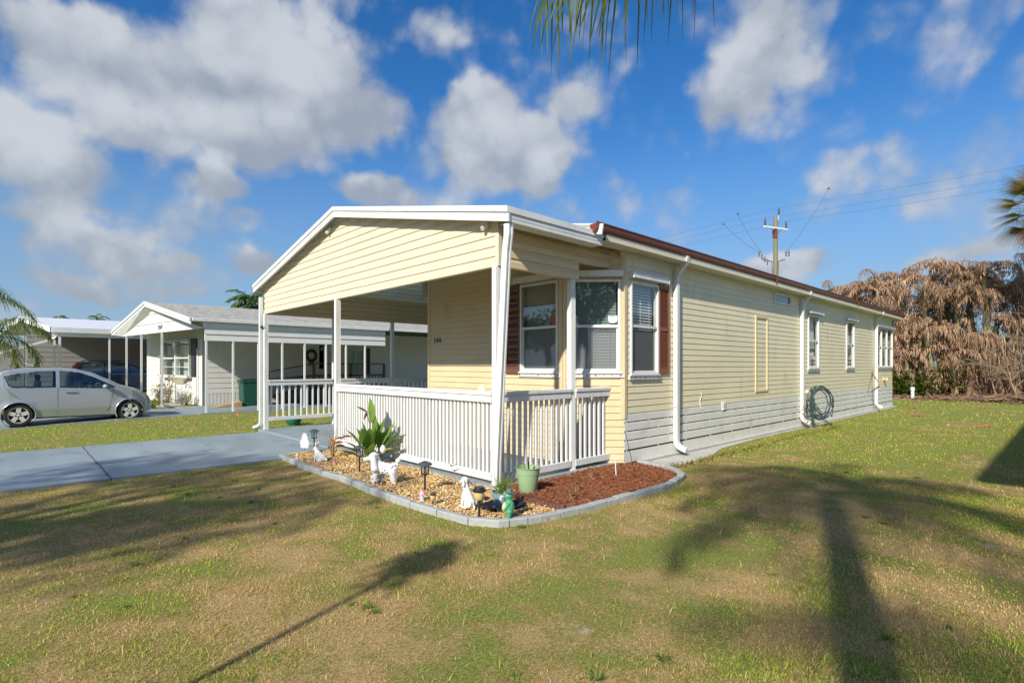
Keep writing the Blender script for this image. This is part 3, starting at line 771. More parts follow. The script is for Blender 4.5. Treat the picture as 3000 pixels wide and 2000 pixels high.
def shutter(A, t, n, u0, u1, z0, z1, m, parent):
    mb = MB(); w = .035
    for a, b in ((u0, u0 + w), (u1 - w, u1)): mb.wbox(A, t, n, a, b, .0, .038, z0, z1)
    zm = (z0 + z1) / 2
    for a, b in ((z0, z0 + .10), (zm - .03, zm + .03), (z1 - .07, z1)): mb.wbox(A, t, n, u0 + w, u1 - w, .0, .036, a, b)
    mb.wbox(A, t, n, u0 + w, u1 - w, .0, .012, z0, z1)
    T = Vector((t[0], t[1], 0)); N = Vector((n[0], n[1], 0)); A3 = Vector((A[0], A[1], 0))
    for (a, b) in ((z0 + .10, zm - .03), (zm + .03, z1 - .07)):
        z = a + .016
        while z < b - .005:
            c = A3 + T*((u0+u1)/2) + N*.022 + Vector((0, 0, z)); d = (N*.72 - Vector((0, 0, .7))).normalized()
            mb.obox(c, T, d, d.cross(T), (u1-u0)/2 - w, .014, .003); z += .029
    return mb.build('shutter', m, parent, bevel=.002)
shutter(SA, ST, SN, yy(3.336), yy(3.645), 1.385, 2.845, M['shutter'], house)
shutter(FA, FT, FN, -1.70 + 3.99, -1.372 + 3.99, 1.385, 2.85, M['shuttershade'], house)
# stickers on the panes (real stickers on the glass)
mb = MB(); mb.wbox(FA, FT, FN, w1[1] - .125, w1[1] - .045, .008, .010, 2.16, 2.31)
st_ = mb.build('sticker', mat('orange_red_sticker', (.62, .07, .02), .5), house, label='orange-red paper sticker with two dark symbols')
prm = mat('sticker_print', (.12, .12, .03), .6)
for zc in (2.275, 2.195): mb = MB(); mb.wbox(FA, FT, FN, w1[1] - .098, w1[1] - .074, .0105, .012, zc - .014, zc + .014); mb.build('printed_mark', prm, st_)
pts = [(-.07, .05), (-.055, .062), (-.03, .05), (.03, .05), (.055, .062), (.07, .05), (.068, -.02), (.05, -.045), (0, -.055), (-.05, -.045), (-.068, -.02)]
mb = MB(); C3 = Vector((CA[0], CA[1], 0)); T3 = Vector((CT[0], CT[1], 0)); N3 = Vector((CN[0], CN[1], 0))
mb.add([tuple(C3 + T3*(w2[1] - .115 + a) + N3*.009 + Vector((0, 0, 2.215 + b))) for a, b in pts], [tuple(range(len(pts)))])
mb.build('sticker', M['white'], house, label='small white badge-shaped sticker')
# access panel, outlet, cable, interior
mb = MB(); a, b, c, d = yy(7.16), yy(7.82), .96, 2.60
for q in ((a, b, d - .06, d), (a, b, c, c + .045), (a, a + .06, c + .045, d - .06), (b - .06, b, c + .045, d - .06)): mb.wbox(SA, ST, SN, q[0], q[1], 0, .028, q[2], q[3])
mb.build('wall_panel_trim', M['cream'], house, bevel=.005)
mb = MB(); a = yy(5.60); mb.wbox(SA, ST, SN, a, a + .17, 0, .02, .66, .83)
for i in range(3): mb.wbox(SA, ST, SN, a + .03, a + .14, .02, .034, .68 + i*.05, .712 + i*.05)
mb.build('dryer_vent', M['white'], house, bevel=.003)
mb = MB(); mb.tube([(XW + .02 + .006*math.sin(i), 4.75 + .02*math.sin(i*.9), 1.06 - i*.04) for i in range(9)], .006, 6); mb.build('loose_cable', M['white'], house)
text_mesh('house_number', '245', .13, M['blacknum'], house, (-3.80, 1.75 - .018, 1.975), (1, 0, 0), depth=.004, bold=.002)
mb = MB(); mb.prism([(-3.9, 1.8), (-.50, 1.8), (.13, 2.43), (.13, 19.4), (-3.9, 19.4)], .74, .76); mb.prism([(-3.9, 1.8), (-.50, 1.8), (.13, 2.43), (.13, 19.4), (-3.9, 19.4)], 3.3, 3.32)
mb.box(-1.9, -1.85, 5.2, 19.4, .76, 3.3); mb.box(-3.9, .1, 5.15, 5.2, .76, 3.3)
for y in (7, 12.3, 16): mb.box(-1.85, .1, y, y + .06, .76, 3.3)
mb.build('interior', M['room'], house)
# far-side wall lamps etc. on the side wall
mb = MB(); mb.wbox(SA, ST, SN, yy(18.05), yy(18.25), 0, .05, 1.02, 1.12); mb.ball((XW + .09, 18.15, 1.05), (.05, .06, .07)); mb.build('wall_lamp', M['cream'], house)

# ---------------------------------------------------------------- porch canopy (carport)
porch = thing('porch_canopy', (-4.0, 0, .06), 'gabled porch canopy with cream siding gable, white roof edge and white fluted posts', 'carport canopy')
RZ = lambda x: 4.315 - abs(x + 4.14) * .2145                    # roof top surface
GX0, GX1 = -8.11, .035
mb = MB()
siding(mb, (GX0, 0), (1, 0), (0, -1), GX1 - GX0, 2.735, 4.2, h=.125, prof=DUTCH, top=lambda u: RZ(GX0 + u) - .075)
mb.wbox((GX0, 0), (1, 0), (0, -1), 0, GX1 - GX0, -.06, -.0, 2.735, 2.75)
mb.build('gable', M['gable'], porch)
mb = MB()   # gable back, inner faces of the side beams
mb.add([(GX0, .06, 2.74), (GX1, .06, 2.74), (GX1, .06, RZ(GX1) - .08), (-4.14, .06, 4.22), (GX0, .06, RZ(GX0) - .08)], [(0, 4, 3, 2, 1)])
mb.build('gable_lining', M['gable'], porch)
mb = MB(); siding(mb, (.035, .0), (0, 1), (1, 0), 1.51, 2.735, 3.38, h=.125, prof=DUTCH)
siding(mb, (.035, 1.51), (0, 1), (1, 0), .99, 2.985, 3.38, h=.125, prof=DUTCH, zorg=2.985)
mb.box(-.025, .034, .0, 1.51, 2.735, 2.75); mb.box(-.025, .034, 1.51, 2.5, 2.985, 3.0); mb.box(-.03, -.025, 0.06, 1.51, 2.74, 3.36); mb.box(-.03, -.025, 1.51, 2.2, 2.99, 3.36)
mb.box(-.025, .045, 1.49, 1.513, 2.733, 3.0); mb.box(.034, .052, 2.47, 2.5, 2.98, 3.33)
mb.build('side_beam', M['cream'], porch)
mb = MB(); mb.box(-.002, .055, -.022, .04, 2.732, 3.3); mb.build('beam_corner_trim', M['gable'], porch, bevel=.004)
mb = MB(); siding(mb, (-8.08, 12.9), (0, -1), (1, 0), 12.85, 2.72, 3.22, h=.125, prof=DUTCH); mb.box(-8.14, -8.081, .0, 12.9, 2.72, 3.3)
mb.build('side_beam', M['cream'], porch)
# roof pan: top skin, underside and two-step fascia
mb = MB(); ov = -.15
def rp(x0, x1, ya, yb, m_=0):
    mb.quad((x0,ya,RZ(x0)), (x1,ya,RZ(x1)), (x1,yb,RZ(x1)), (x0,yb,RZ(x0)), m_)
    mb.quad((x0,yb,RZ(x0)-.07), (x1,yb,RZ(x1)-.07), (x1,ya,RZ(x1)-.07), (x0,ya,RZ(x0)-.07), m_)
rp(-8.38, -4.14, ov, 13); rp(-4.14, .36, ov, 1.64); 
mb.build('roof', M['metalroof'], porch)
mb = MB()
yb_ = 1.7
for i in range(14):
    x = -8.0 + i * .3
    mb.box(x, x + .012, .07, 12.9, RZ(x) - .085, RZ(x) - .0712)
mb.quad((-8.07, 12.8, RZ(-8.07)-.0715), (-4.14, 12.8, RZ(-4.14)-.0715), (-4.14, .065, RZ(-4.14)-.0715), (-8.07, .065, RZ(-8.07)-.0715))
mb.quad((-4.14, 1.7, RZ(-4.14)-.0715), (.0, 1.7, RZ(0)-.0715), (.0, .065, RZ(0)-.0715), (-4.14, .065, RZ(-4.14)-.0715))
mb.quad((-4.14, 12.8, RZ(-4.14)-.0715), (-4.14, 1.7, RZ(-4.14)-.0715), (-4.14, 1.7, 2.9), (-4.14, 12.8, 2.9))
mb.build('ceiling', M['ceil'], porch)
def slope_board(mb, x0, x1, y0, y1, up, dn):
    z0, z1 = RZ(x0), RZ(x1)
    v = [(x0,y0,z0-dn),(x1,y0,z1-dn),(x1,y1,z1-dn),(x0,y1,z0-dn),(x0,y0,z0+up),(x1,y0,z1+up),(x1,y1,z1+up),(x0,y1,z0+up)]
    mb.add(v, [(3,2,1,0),(4,5,6,7),(0,1,5,4),(1,2,6,5),(2,3,7,6),(3,0,4,7)])
mb = MB()
for x0, x1 in ((-8.38, -4.14), (-4.14, .40)):
    slope_board(mb, x0, x1, ov - .045, ov - .002, .012, .062); slope_board(mb, x0, x1, ov - .028, ov - .002, -.066, .168)
    for k in (.095, .125): slope_board(mb, x0, x1, ov - .032, ov - .028, -k, k + .006)
mb.build('fascia', M['white'], porch, bevel=.003)
mb = MB(); zt = RZ(.40) + .012
mb.box(.362, .40, ov - .002, 1.64, zt - .075, zt - .0); mb.box(.36, .385, ov - .002, 1.62, zt - .178, zt - .079); mb.box(.385, .389, ov - .002, 1.62, zt - .13, zt - .122); mb.box(.20, .36, ov + .03, 1.6, zt - .178, zt - .17)
mb.build('gutter', M['white'], porch, bevel=.003)
mb = MB(); mb.box(-8.40, -8.36, ov - .002, 13, RZ(-8.38) - .16, RZ(-8.38) + .01)
mb.build('gutter', M['white'], porch, bevel=.003)
def post(x, y, z0, z1, parent=porch, w=.042, name='post'):
    mb = MB(); n = 4; pts = []
    for (cx, cy), (dx, dy) in zip(((-w,-w),(w,-w),(w,w),(-w,w)), ((1,0),(0,1),(-1,0),(0,-1))):
        for i in range(n):
            t0 = (i + .12) / n * 2 * w; t1 = (i + .5) / n * 2 * w; t2 = (i + .88) / n * 2 * w
            nx_, ny_ = dy, -dx
            for t_, dp in ((t0, 0), (t0 + .002, -.0035), (t2, -.0035), (t2 + .002, 0)):
                pts.append((x + cx + dx*t_ + nx_*dp, y + cy + dy*t_ + ny_*dp))
    mb.prism(pts, z0, z1)
    mb.box(x - w - .012, x + w + .012, y - w - .012, y + w + .012, z0, z0 + .012)
    return mb.build(name, M['white'], parent)
post(0, 0, .06, 2.735); post(-4.35, 0, .06, 2.735); post(-8.06, 0, .06, 2.735)
post(-8.06, 1.66, .06, 2.72); post(-8.06, 3.33, .06, 2.72); post(-8.06, 6.6, .06, 2.72); post(-8.06, 9.8, .06, 2.72); post(0, 1.40, .06, 2.735)
# leaning downspout at the front corner, straight one at the far left
pts = [Vector((.335, -.115, 3.17)), Vector((.335, -.115, 3.05)), Vector((.30, -.113, 2.85)), Vector((.118, -.10, .40)), Vector((.10, -.095, .10))]
d = downspout('leaning_downspout', pts, M['white'], porch, sec=[(q[0]*1.15, q[1]*1.35) for q in [(-.038, -.026), (-.03, -.026), (-.026, -.022), (-.012, -.022), (-.008, -.026), (.008, -.026), (.012, -.022), (.026, -.022), (.03, -.026), (.038, -.026), (.038, -.012), (.034, -.008), (.034, .008), (.038, .012), (.038, .026), (-.038, .026)]], up=(0, 1, 0))
bot = Vector((-8.20, -.06, .14))
pts = [Vector((-8.20, -.06, 3.12))] + elbow((-8.2, -.06, 3.1), bot, (-8.24, -.22, .06), .07) + [Vector((-8.24, -.22, .07))]
downspout('downspout', pts, M['white'], porch, up=(0, 1, 0))
# security camera lamps under the gable
for x in (-4.6, -.16):
    mb = MB(); zc = RZ(x) - .22; mb.box(x - .05, x + .05, -.075, -.02, zc, zc + .05); mb.tube([(x, -.05, zc), (x, -.10, zc - .035)], .03, 10); mb.build('floodlight', M['white'], porch, smooth=40)

# ---------------------------------------------------------------- porch railings
def railing(name, x0, y0, x1, y1, n, label, zcap=1.195, ztop=1.15, zrl=1.065, zb1=.20, zb0=.11, w=.018, fasc=True, ends=None, tsz=None):
    t = Vector((x1 - x0, y1 - y0, 0)); L = t.length; t.normalize(); nn = Vector((t.y, -t.x, 0))
    o = thing(name, (x0, y0, .06), label, 'railing', 'white wooden porch railings')
    A, T_, N_ = (x0, y0), (t.x, t.y), (nn.x, nn.y)
    mb = MB(); mb.wbox(A, T_, N_, 0, L, -.055, .062, ztop + .002, zcap + .002); mb.build('cap_rail', M['whitewood'], o, bevel=.005)
    mb = MB(); mb.wbox(A, T_, N_, .004, L - .004, .012, .048, zrl, ztop - .0); mb.build('top_rail', M['whitewood'], o, bevel=.005)
    mb = MB(); mb.wbox(A, T_, N_, .004, L - .004, .012, .048, zb0, zb1); mb.build('bottom_rail', M['whitewood'], o, bevel=.005)
    me = None
    for i in range(n):
        u = L * (i + .5) / n
        if me is None:
            q = MB(); q.box(-w, w, -w, w, zb0 + .02 - .06, ztop - .02 - .06)
            ob = q.build('baluster', M['whitewood'], o, bevel=.003, local=True); ob.rotation_euler = (0, 0, math.atan2(t.y, t.x)); me = ob
        else:
            ob = me.copy(); COL.objects.link(ob); ob.parent = o
        c = t * u - nn * .008
        ob.location = (c.x + random.uniform(-.003, .003), c.y, 0)
    return o
railing('porch_railing', -4.30, 0, -.045, 0, 51, 'long front porch railing of many white balusters above the golden mulch')
railing('porch_railing', .0, .05, .0, 1.355, 13, 'right-side porch railing section between the leaning downspout and the next post')
r3 = railing('porch_railing', .0, 1.445, .0, 2.42, 9, 'short porch railing section that ends at the cream corner wall')
mb = MB(); mb.box(-.03, .055, 2.36, 2.42, .06, 1.15); mb.build('end_post', M['whitewood'], r3, bevel=.004)
railing('porch_railing', -8.06, .05, -8.06, 1.61, 11, 'raised left-side carport railing section between two posts beside the drive', zb1=.335, zb0=.245)
railing('porch_railing', -8.06, 1.71, -8.06, 3.29, 11, 'second left-side carport railing section, behind the first', zb1=.335, zb0=.245)
railing('porch_railing', -8.06, 3.38, -8.06, 6.55, 22, 'farthest left-side carport railing section, in the shade beside the house wall', zb1=.335, zb0=.245)
# ---------------------------------------------------------------- flower bed
TIMB = [(.42, -.20), (.62, -.245), (.87, -.262), (1.07, -.258), (1.30, -.225)]
def in_red(x, y):
    # red mulch lies on the house side of the timber edging
    if x < .40: return x > .12 and y > -.05
    pl = [(.40, -.20), (.62, -.245), (.87, -.262), (1.07, -.258), (1.32, -.225)]
    for (xa, ya), (xb, yb) in zip(pl, pl[1:]):
        if xa <= x <= xb: return y > ya + (yb - ya) * (x - xa) / (xb - xa) + .04
    return x > 1.32 and y > -.22
def mound(x, y): return .035 + .02 * math.sin(x * 3.1) * math.sin(y * 4 + 1)
base_y = mat('golden_mulch_bed', (.36, .20, .06), .9, .5, 40, bump=.8, bscale=50)
base_r = mat('red_mulch_bed', (.17, .045, .02), .95, .5, 40, bump=.9, bscale=50)
BEDX = BED + [(-.3, 2.758), (-.3, .3), (-4.3, .3), (-4.3, -1.12)]
def bed_sheet(name, test, m):
    mb = MB(); st_ = .06; x = -4.2
    while x < 1.5:
        y = -1.3
        while y < 2.8:
            if all(inpoly(x + p_, y + q_, BEDX) or inpoly(x + p_, y + q_, bed_poly) for p_ in (0, st_) for q_ in (0, st_)) and x < 1.46 and y > -1.25 and inpoly(x + st_/2, y + st_/2, bed_poly) and test(x + st_/2, y + st_/2):
                mb.quad(*[(a, b, mound(a, b)) for a, b in ((x, y), (x + st_, y), (x + st_, y + st_), (x, y + st_))])
            y += st_
        x += st_
    tag(mb.build(name, m), kind='structure')
bed_sheet('golden_mulch_bed', lambda x, y: not in_red(x, y), base_y)
bed_sheet('red_mulch_bed', lambda x, y: in_red(x, y), base_r)
def islandmat(name, stops, rough=.8):
    m, nt, b = newmat(name); g = nt.node('ShaderNodeNewGeometry')
    c = nt.ramp(g.outputs['Random Per Island'], stops)
    nz = nt.noise(g.outputs['Position'], 60, 4); c = nt.mix(nt.math('MULTIPLY', nz, .35), c, (.25, .12, .05))
    nt.link(c, b.inputs['Base Color']); b.inputs['Roughness'].default_value = rough; b.inputs['Specular IOR Level'].default_value = .2
    return m
chipm = islandmat('golden_chips', [(0, (.62, .38, .13)), (.25, (.74, .50, .20)), (.5, (.84, .66, .34)), (.70, (.58, .32, .10)), (.82, (.92, .84, .62)), (.93, (.40, .21, .08)), (1, (.30, .15, .06))])
shredm = islandmat('red_shreds', [(0, (.26, .07, .03)), (.3, (.38, .12, .055)), (.55, (.17, .045, .025)), (.75, (.30, .13, .07)), (.9, (.46, .26, .15)), (1, (.09, .035, .025))])
def scatter_chips(name, n, test, m, size, label, cat):
    mb = MB(); k = 0
    while k < n:
        x = random.uniform(-4.15, 1.46); y = random.uniform(-1.25, 2.76)
        if not inpoly(x, y, bed_poly) or not test(x, y): continue
        if any(not inpoly(x + a_, y + b_, BEDX) for a_, b_ in ((.125, 0), (0, -.125), (.09, -.09), (.09, .09))): continue
        k += 1
        l, w, h = [random.uniform(*q) for q in size]
        a = random.uniform(0, 6.28); tl = random.gauss(0, .35); rl = random.gauss(0, .3)
        ax = Vector((math.cos(a)*math.cos(tl), math.sin(a)*math.cos(tl), math.sin(tl)))
        up = Vector((rl*math.sin(a), -rl*math.cos(a), 1)).normalized(); ay = up.cross(ax).normalized(); az = ax.cross(ay)
        c = Vector((x, y, mound(x, y) + abs(random.gauss(.008, .010))))
        q = [c + ax*l + ay*w*random.uniform(-.5, .5), c + ay*w, c - ax*l + ay*w*random.uniform(-.3, .3), c - ay*w]
        tp = c + az*h; bt = c - az*h
        b0 = len(mb.v); mb.v.extend([tuple(p) for p in q] + [tuple(tp), tuple(bt)])
        for i in range(4):
            j = (i + 1) % 4; mb.f.append((b0+i, b0+j, b0+4)); mb.f.append((b0+j, b0+i, b0+5)); mb.m += [0, 0]
    tag(mb.build(name, m), label, cat, kind='stuff')
scatter_chips('wood_chips', int(15000*CH), lambda x, y: not in_red(x, y), chipm, ((.012, .030), (.008, .018), (.004, .010)), 'golden bark chips covering the flower bed in front of the porch', 'mulch')
scatter_chips('mulch_shreds', int(12000*CH), in_red, shredm, ((.015, .045), (.003, .007), (.002, .005)), 'red shredded mulch covering the bed beside the house corner', 'mulch')
# timber edging board
mb = MB()
for (xa, ya), (xb, yb) in zip(TIMB, TIMB[1:]):
    t = Vector((xb - xa, yb - ya, 0)); L = t.length; t.normalize(); n_ = Vector((t.y, -t.x, 0))
    k = 5
    for i in range(k):
        c = Vector((xa, ya, 0)) + t * (L*(i+.5)/k)
        mb.obox((c.x, c.y, .052 + random.uniform(-.004, .004)), t, n_, (0, 0, 1), L/k/2 - .001, .032, .052)
tag(mb.build('timber_edging', M['timber'], bevel=.006), 'low red-brown log edging between golden chips and red mulch', 'garden edging')
# edging stones: every block its own thing
def cum(poly):
    d = [0]
    for a, b in zip(poly, poly[1:]): d.append(d[-1] + math.hypot(b[0]-a[0], b[1]-a[1]))
    return d
dd = cum(BED)
def at(s):
    s = max(0, min(dd[-1] - 1e-4, s))
    for i in range(len(dd) - 1):
        if dd[i] <= s <= dd[i+1]:
            t = (s - dd[i]) / (dd[i+1] - dd[i]); a, b = BED[i], BED[i+1]
            return Vector((a[0] + (b[0]-a[0])*t, a[1] + (b[1]-a[1])*t, 0))
s = 0; ns = 0
while s < dd[-1] - .1:
    corner = s > 5.2
    L = random.uniform(.40, .50) if not corner else random.uniform(.17, .30)
    L = min(L, dd[-1] - s)
    mb = MB(); n = 4; W_ = .095; H_ = .070 + random.uniform(-.006, .008)
    rows = []
    for i in range(n + 1):
        p = at(s + .006 + (L - .012)*i/n); q = at(s + .006 + (L - .012)*i/n + .02); t = (q - p).normalized() if (q-p).length > 1e-6 else t
        nin = Vector((-t.y, t.x, 0))
        jo = random.uniform(-.002, .002)
        rows.append([p + Vector((0, 0, -.05)), p + Vector((0, 0, H_ - .012)) + nin*(.002 + jo), p + nin*.016 + Vector((0, 0, H_)), p + nin*(W_ - .016) + Vector((0, 0, H_ - .002)), p + nin*W_ + Vector((0, 0, H_ - .014)), p + nin*W_ + Vector((0, 0, -.05))])
    b0 = len(mb.v)
    for r_ in rows: mb.v.extend([tuple(q) for q in r_])
    for i in range(n):
        for j in range(5): mb.f.append((b0+i*6+j, b0+(i+1)*6+j, b0+(i+1)*6+j+1, b0+i*6+j+1)); mb.m.append(0)
    mb.f.append(tuple(b0 + j for j in range(6))); mb.f.append(tuple(b0 + n*6 + j for j in reversed(range(6)))); mb.m += [0, 0]
    o = mb.build('edging_stone', M['edging'])
    tag(o, 'grey painted concrete edging block in the row bordering the flower bed', 'edging stone', 'edging stones around the flower bed')
    s += L; ns += 1

# ---------------------------------------------------------------- garden lights and ornaments
BZ = .04
clearp = glassmat('clear_plastic', (.85, .88, .88), .12); 
amber = mat('frosted_amber_lens', (.62, .50, .20), .5, .05)
def path_light(x, y, rz, label, h=.40, kind='carriage', lean=0):
    o = thing('solar_light', (x, y, BZ - .01), label, 'path light', 'solar path lights in the flower bed', rot=(lean, lean * .5, rz))
    mb = MB(); mb.tube([(0, 0, -.05), (0, 0, h * .62)], .012, 10); mb.build('stake', M['black'], o, smooth=40, local=True)
    if kind == 'carriage':
        zb = h * .62
        mb = MB(); mb.lathe((0, 0, 0), [(0, zb), (.045, zb), (.045, zb + .012), (0, zb + .012)], 16)
        for i in range(4):
            a = math.pi/4 + i*math.pi/2; mb.box(.04*math.cos(a) - .004, .04*math.cos(a) + .004, .04*math.sin(a) - .004, .04*math.sin(a) + .004, zb, zb + .115)
        mb.build('cage', M['black'], o, local=True)
        mb = MB(); mb.lathe((0, 0, 0), [(.034, zb + .012), (.038, zb + .11)], 16); mb.build('lens', clearp, o, smooth=60, local=True)
        mb = MB(); mb.lathe((0, 0, 0), [(.012, zb + .012), (.012, zb + .08), (0, zb + .085)], 10); mb.build('bulb', M['galv'], o, smooth=60, local=True)
        mb = MB(); mb.lathe((0, 0, 0), [(0, zb + .118), (.082, zb + .112), (.086, zb + .120), (.072, zb + .138), (.040, zb + .150), (0, zb + .152)], 20); mb.build('cap', mat('dark_grey_cap', (.07, .08, .09), .4), o, smooth=50, local=True)
        mb = MB(); mb.box(-.026, .026, -.026, .026, zb + .152, zb + .156); mb.build('solar_panel', M['black'], o, local=True)
    else:
        zb = h * .60
        mb = MB(); mb.lathe((0, 0, 0), [(0, zb), (.026, zb + .002), (.044, zb + .022), (.050, zb + .06), (.052, zb + .095), (0, zb + .097)], 20); mb.build('lens', amber, o, smooth=50, local=True)
        mb = MB(); mb.lathe((0, 0, 0), [(0, zb + .096), (.066 if kind == 'amber' else .05, zb + .092), (.069 if kind == 'amber' else .052, zb + .102), (.055, zb + .115), (.042, zb + .135), (0, zb + .137)], 20); mb.build('cap', M['black'], o, smooth=35, local=True)
    return o
path_light(-4.30, -.45, .2, 'solar lantern path light farthest left, behind the white rabbit statue', .36)
path_light(-1.942, -.814, .5, 'solar lantern path light between the big plant and the curly dog statue', .37, lean=-.06)
path_light(-.326, -.825, .1, 'solar lantern path light with grey cap in front of the balusters, mid bed', .36)
q_ = path_light(.191, -1.075, .1, 'short squat amber solar light beside the pink-hatted gnome', .17, 'short'); q_.scale = (.6,)*3
path_light(.922, -1.047, .1, 'amber solar light with black ribbed cap beside the sitting white puppy', .315, 'amber')

statue_w = mat('white_glazed_plaster', (.80, .79, .75), .45, .04, 8, dirt=(.5, .47, .42), dirt_amt=.4, dirt_scale=14)
statue_fur = mat('white_moulded_curls', (.80, .80, .78), .5, .06, 20, bump=.9, bscale=55, dirt=(.5, .5, .48), dirt_amt=.35, dirt_scale=20)
navy = mat('dark_slate_paint', (.03, .045, .08), .4)
def blk(name, m, parent, *balls):
    mb = MB()
    for c, r in balls: mb.ball(c, r, 10, 8)
    return mb.build(name, m, parent, smooth=180, local=True)
# standing poodle-like dog statue, facing left in the picture (towards the street side)
po = thing('dog_statue', (-1.08, -.93, BZ), 'white curly-coated standing dog statue with dark paws, beside the large-leaved plant', 'garden statue', rz=R(224))
# local: x forward (head), long hanging ears, curly barrel body, pom-pom tail
parts = [('c', (-.12, 0, .185), (.06, 0, .205), .066, .078), ('c', (.05, 0, .21), (.115, 0, .285), .074, .055),
         ('s', (.135, 0, .330), (.062, .056, .058)), ('s', (.125, 0, .358), (.052, .050, .040)), ('c', (.17, 0, .325), (.225, 0, .305), .038, .030), ('s', (.235, 0, .303), .032),
         ('c', (.115, .060, .350), (.090, .088, .205), .034, .046), ('c', (.115, -.060, .350), (.090, -.088, .205), .034, .046),
         ('c', (.080, .045, .15), (.115, .048, .030), .042, .026), ('c', (.060, -.045, .15), (.045, -.048, .030), .042, .026),
         ('c', (-.125, .045, .155), (-.150, .048, .030), .054, .029), ('c', (-.115, -.045, .155), (-.095, -.048, .030), .054, .029),
         ('c', (-.165, 0, .225), (-.180, 0, .275), .022, .022), ('s', (-.182, 0, .292), .034)]
rnd = random.Random(4)
for _ in range(170):
    a = rnd.uniform(-.16, .10); ph = rnd.uniform(0, 6.28); rr_ = .070 + .006*rnd.random(); parts.append(('s', (a, rr_*math.cos(ph), .195 + .05*a + rr_*math.sin(ph)), rnd.uniform(.009, .014)))
for _ in range(90):
    lx_, ly_ = rnd.choice([(.11, .048), (.048, -.048), (-.148, .048), (-.098, -.048)]); z_ = rnd.uniform(.05, .13); ph = rnd.uniform(0, 6.28); parts.append(('s', (lx_*.96 + .036*math.cos(ph), ly_ + .036*math.sin(ph), z_), .011))
blob('body', parts, statue_fur, po, .0040, 1, local=True)
blk('paw', navy, po, ((.130, .048, .016), (.034, .024, .017))); blk('paw', navy, po, ((.060, -.048, .016), (.034, .024, .017)))
blk('paw', navy, po, ((-.145, .048, .016), (.034, .024, .017))); blk('paw', navy, po, ((-.090, -.048, .016), (.034, .024, .017)))
blk('nose', M['black'], po, ((.266, 0, .308), .009)); blk('eye', M['black'], po, ((.188, .026, .345), .006)); blk('eye', M['black'], po, ((.188, -.026, .345), .006))
# sitting puppy statue
pu = thing('puppy_statue', (.52, -.86, BZ), 'smooth white sitting puppy statue with black nose, behind the amber light', 'garden statue', rz=R(190)); pu.scale = (0.74,)*3
parts = [('c', (-.035, 0, .075), (.045, 0, .27), .078, .050), ('c', (.03, 0, .24), (.055, 0, .33), .046, .040), ('s', (.065, 0, .375), (.058, .052, .054)), ('c', (.10, 0, .362), (.140, 0, .350), .034, .024),
         ('c', (.045, .052, .39), (.035, .062, .318), .016, .024), ('c', (.045, -.052, .39), (.035, -.062, .318), .016, .024),
         ('c', (.055, .032, .20), (.085, .036, .03), .030, .021), ('c', (.055, -.032, .20), (.085, -.036, .03), .030, .021), ('s', (.105, .036, .018), (.036, .024, .018)), ('s', (.105, -.036, .018), (.036, .024, .018)),
         ('s', (-.04, .060, .065), (.070, .035, .060)), ('s', (-.04, -.060, .065), (.070, .035, .060)), ('s', (.03, .075, .018), (.045, .022, .018)), ('s', (.03, -.075, .018), (.045, .022, .018)), ('c', (-.11, 0, .03), (-.15, .04, .02), .018, .012)]
blob('body', parts, statue_w, pu, .006, 4, local=True)
blk('nose', M['black'], pu, ((.163, 0, .355), .010)); blk('eye', M['black'], pu, ((.112, .028, .388), .007)); blk('eye', M['black'], pu, ((.112, -.028, .388), .007))
# rabbit statue
ra = thing('rabbit_statue', (-3.12, -.86, BZ), 'white weathered sitting rabbit statue with upright ears, left end of the bed', 'garden statue', rz=R(200)); ra.scale = (0.7,)*3
parts = [('s', (-.05, 0, .10), (.135, .092, .10)), ('c', (.02, 0, .14), (.10, 0, .23), .080, .055), ('s', (.125, 0, .285), (.062, .052, .056)), ('c', (.15, 0, .275), (.195, 0, .255), .036, .026),
         ('c', (.10, .028, .32), (.085, .040, .415), .016, .022), ('c', (.10, -.028, .32), (.085, -.040, .415), .016, .022), ('s', (.080, .041, .43), .012), ('s', (.080, -.041, .43), .012),
         ('c', (.08, .04, .15), (.11, .045, .02), .034, .022), ('c', (.08, -.04, .15), (.11, -.045, .02), .034, .022), ('s', (-.05, .08, .055), (.08, .035, .055)), ('s', (-.05, -.08, .055), (.08, .035, .055)), ('s', (-.185, 0, .07), .032)]
blob('body', parts, mat('rabbit_plaster', (.74, .73, .68), .6, .1, 9, dirt=(.30, .27, .22), dirt_amt=.6, dirt_scale=11, bump=.4), ra, .006, 4, local=True)
blk('nose', M['black'], ra, ((.218, 0, .262), .007)); blk('eye', M['black'], ra, ((.165, .036, .30), .007)); blk('eye', M['black'], ra, ((.165, -.036, .30), .007))
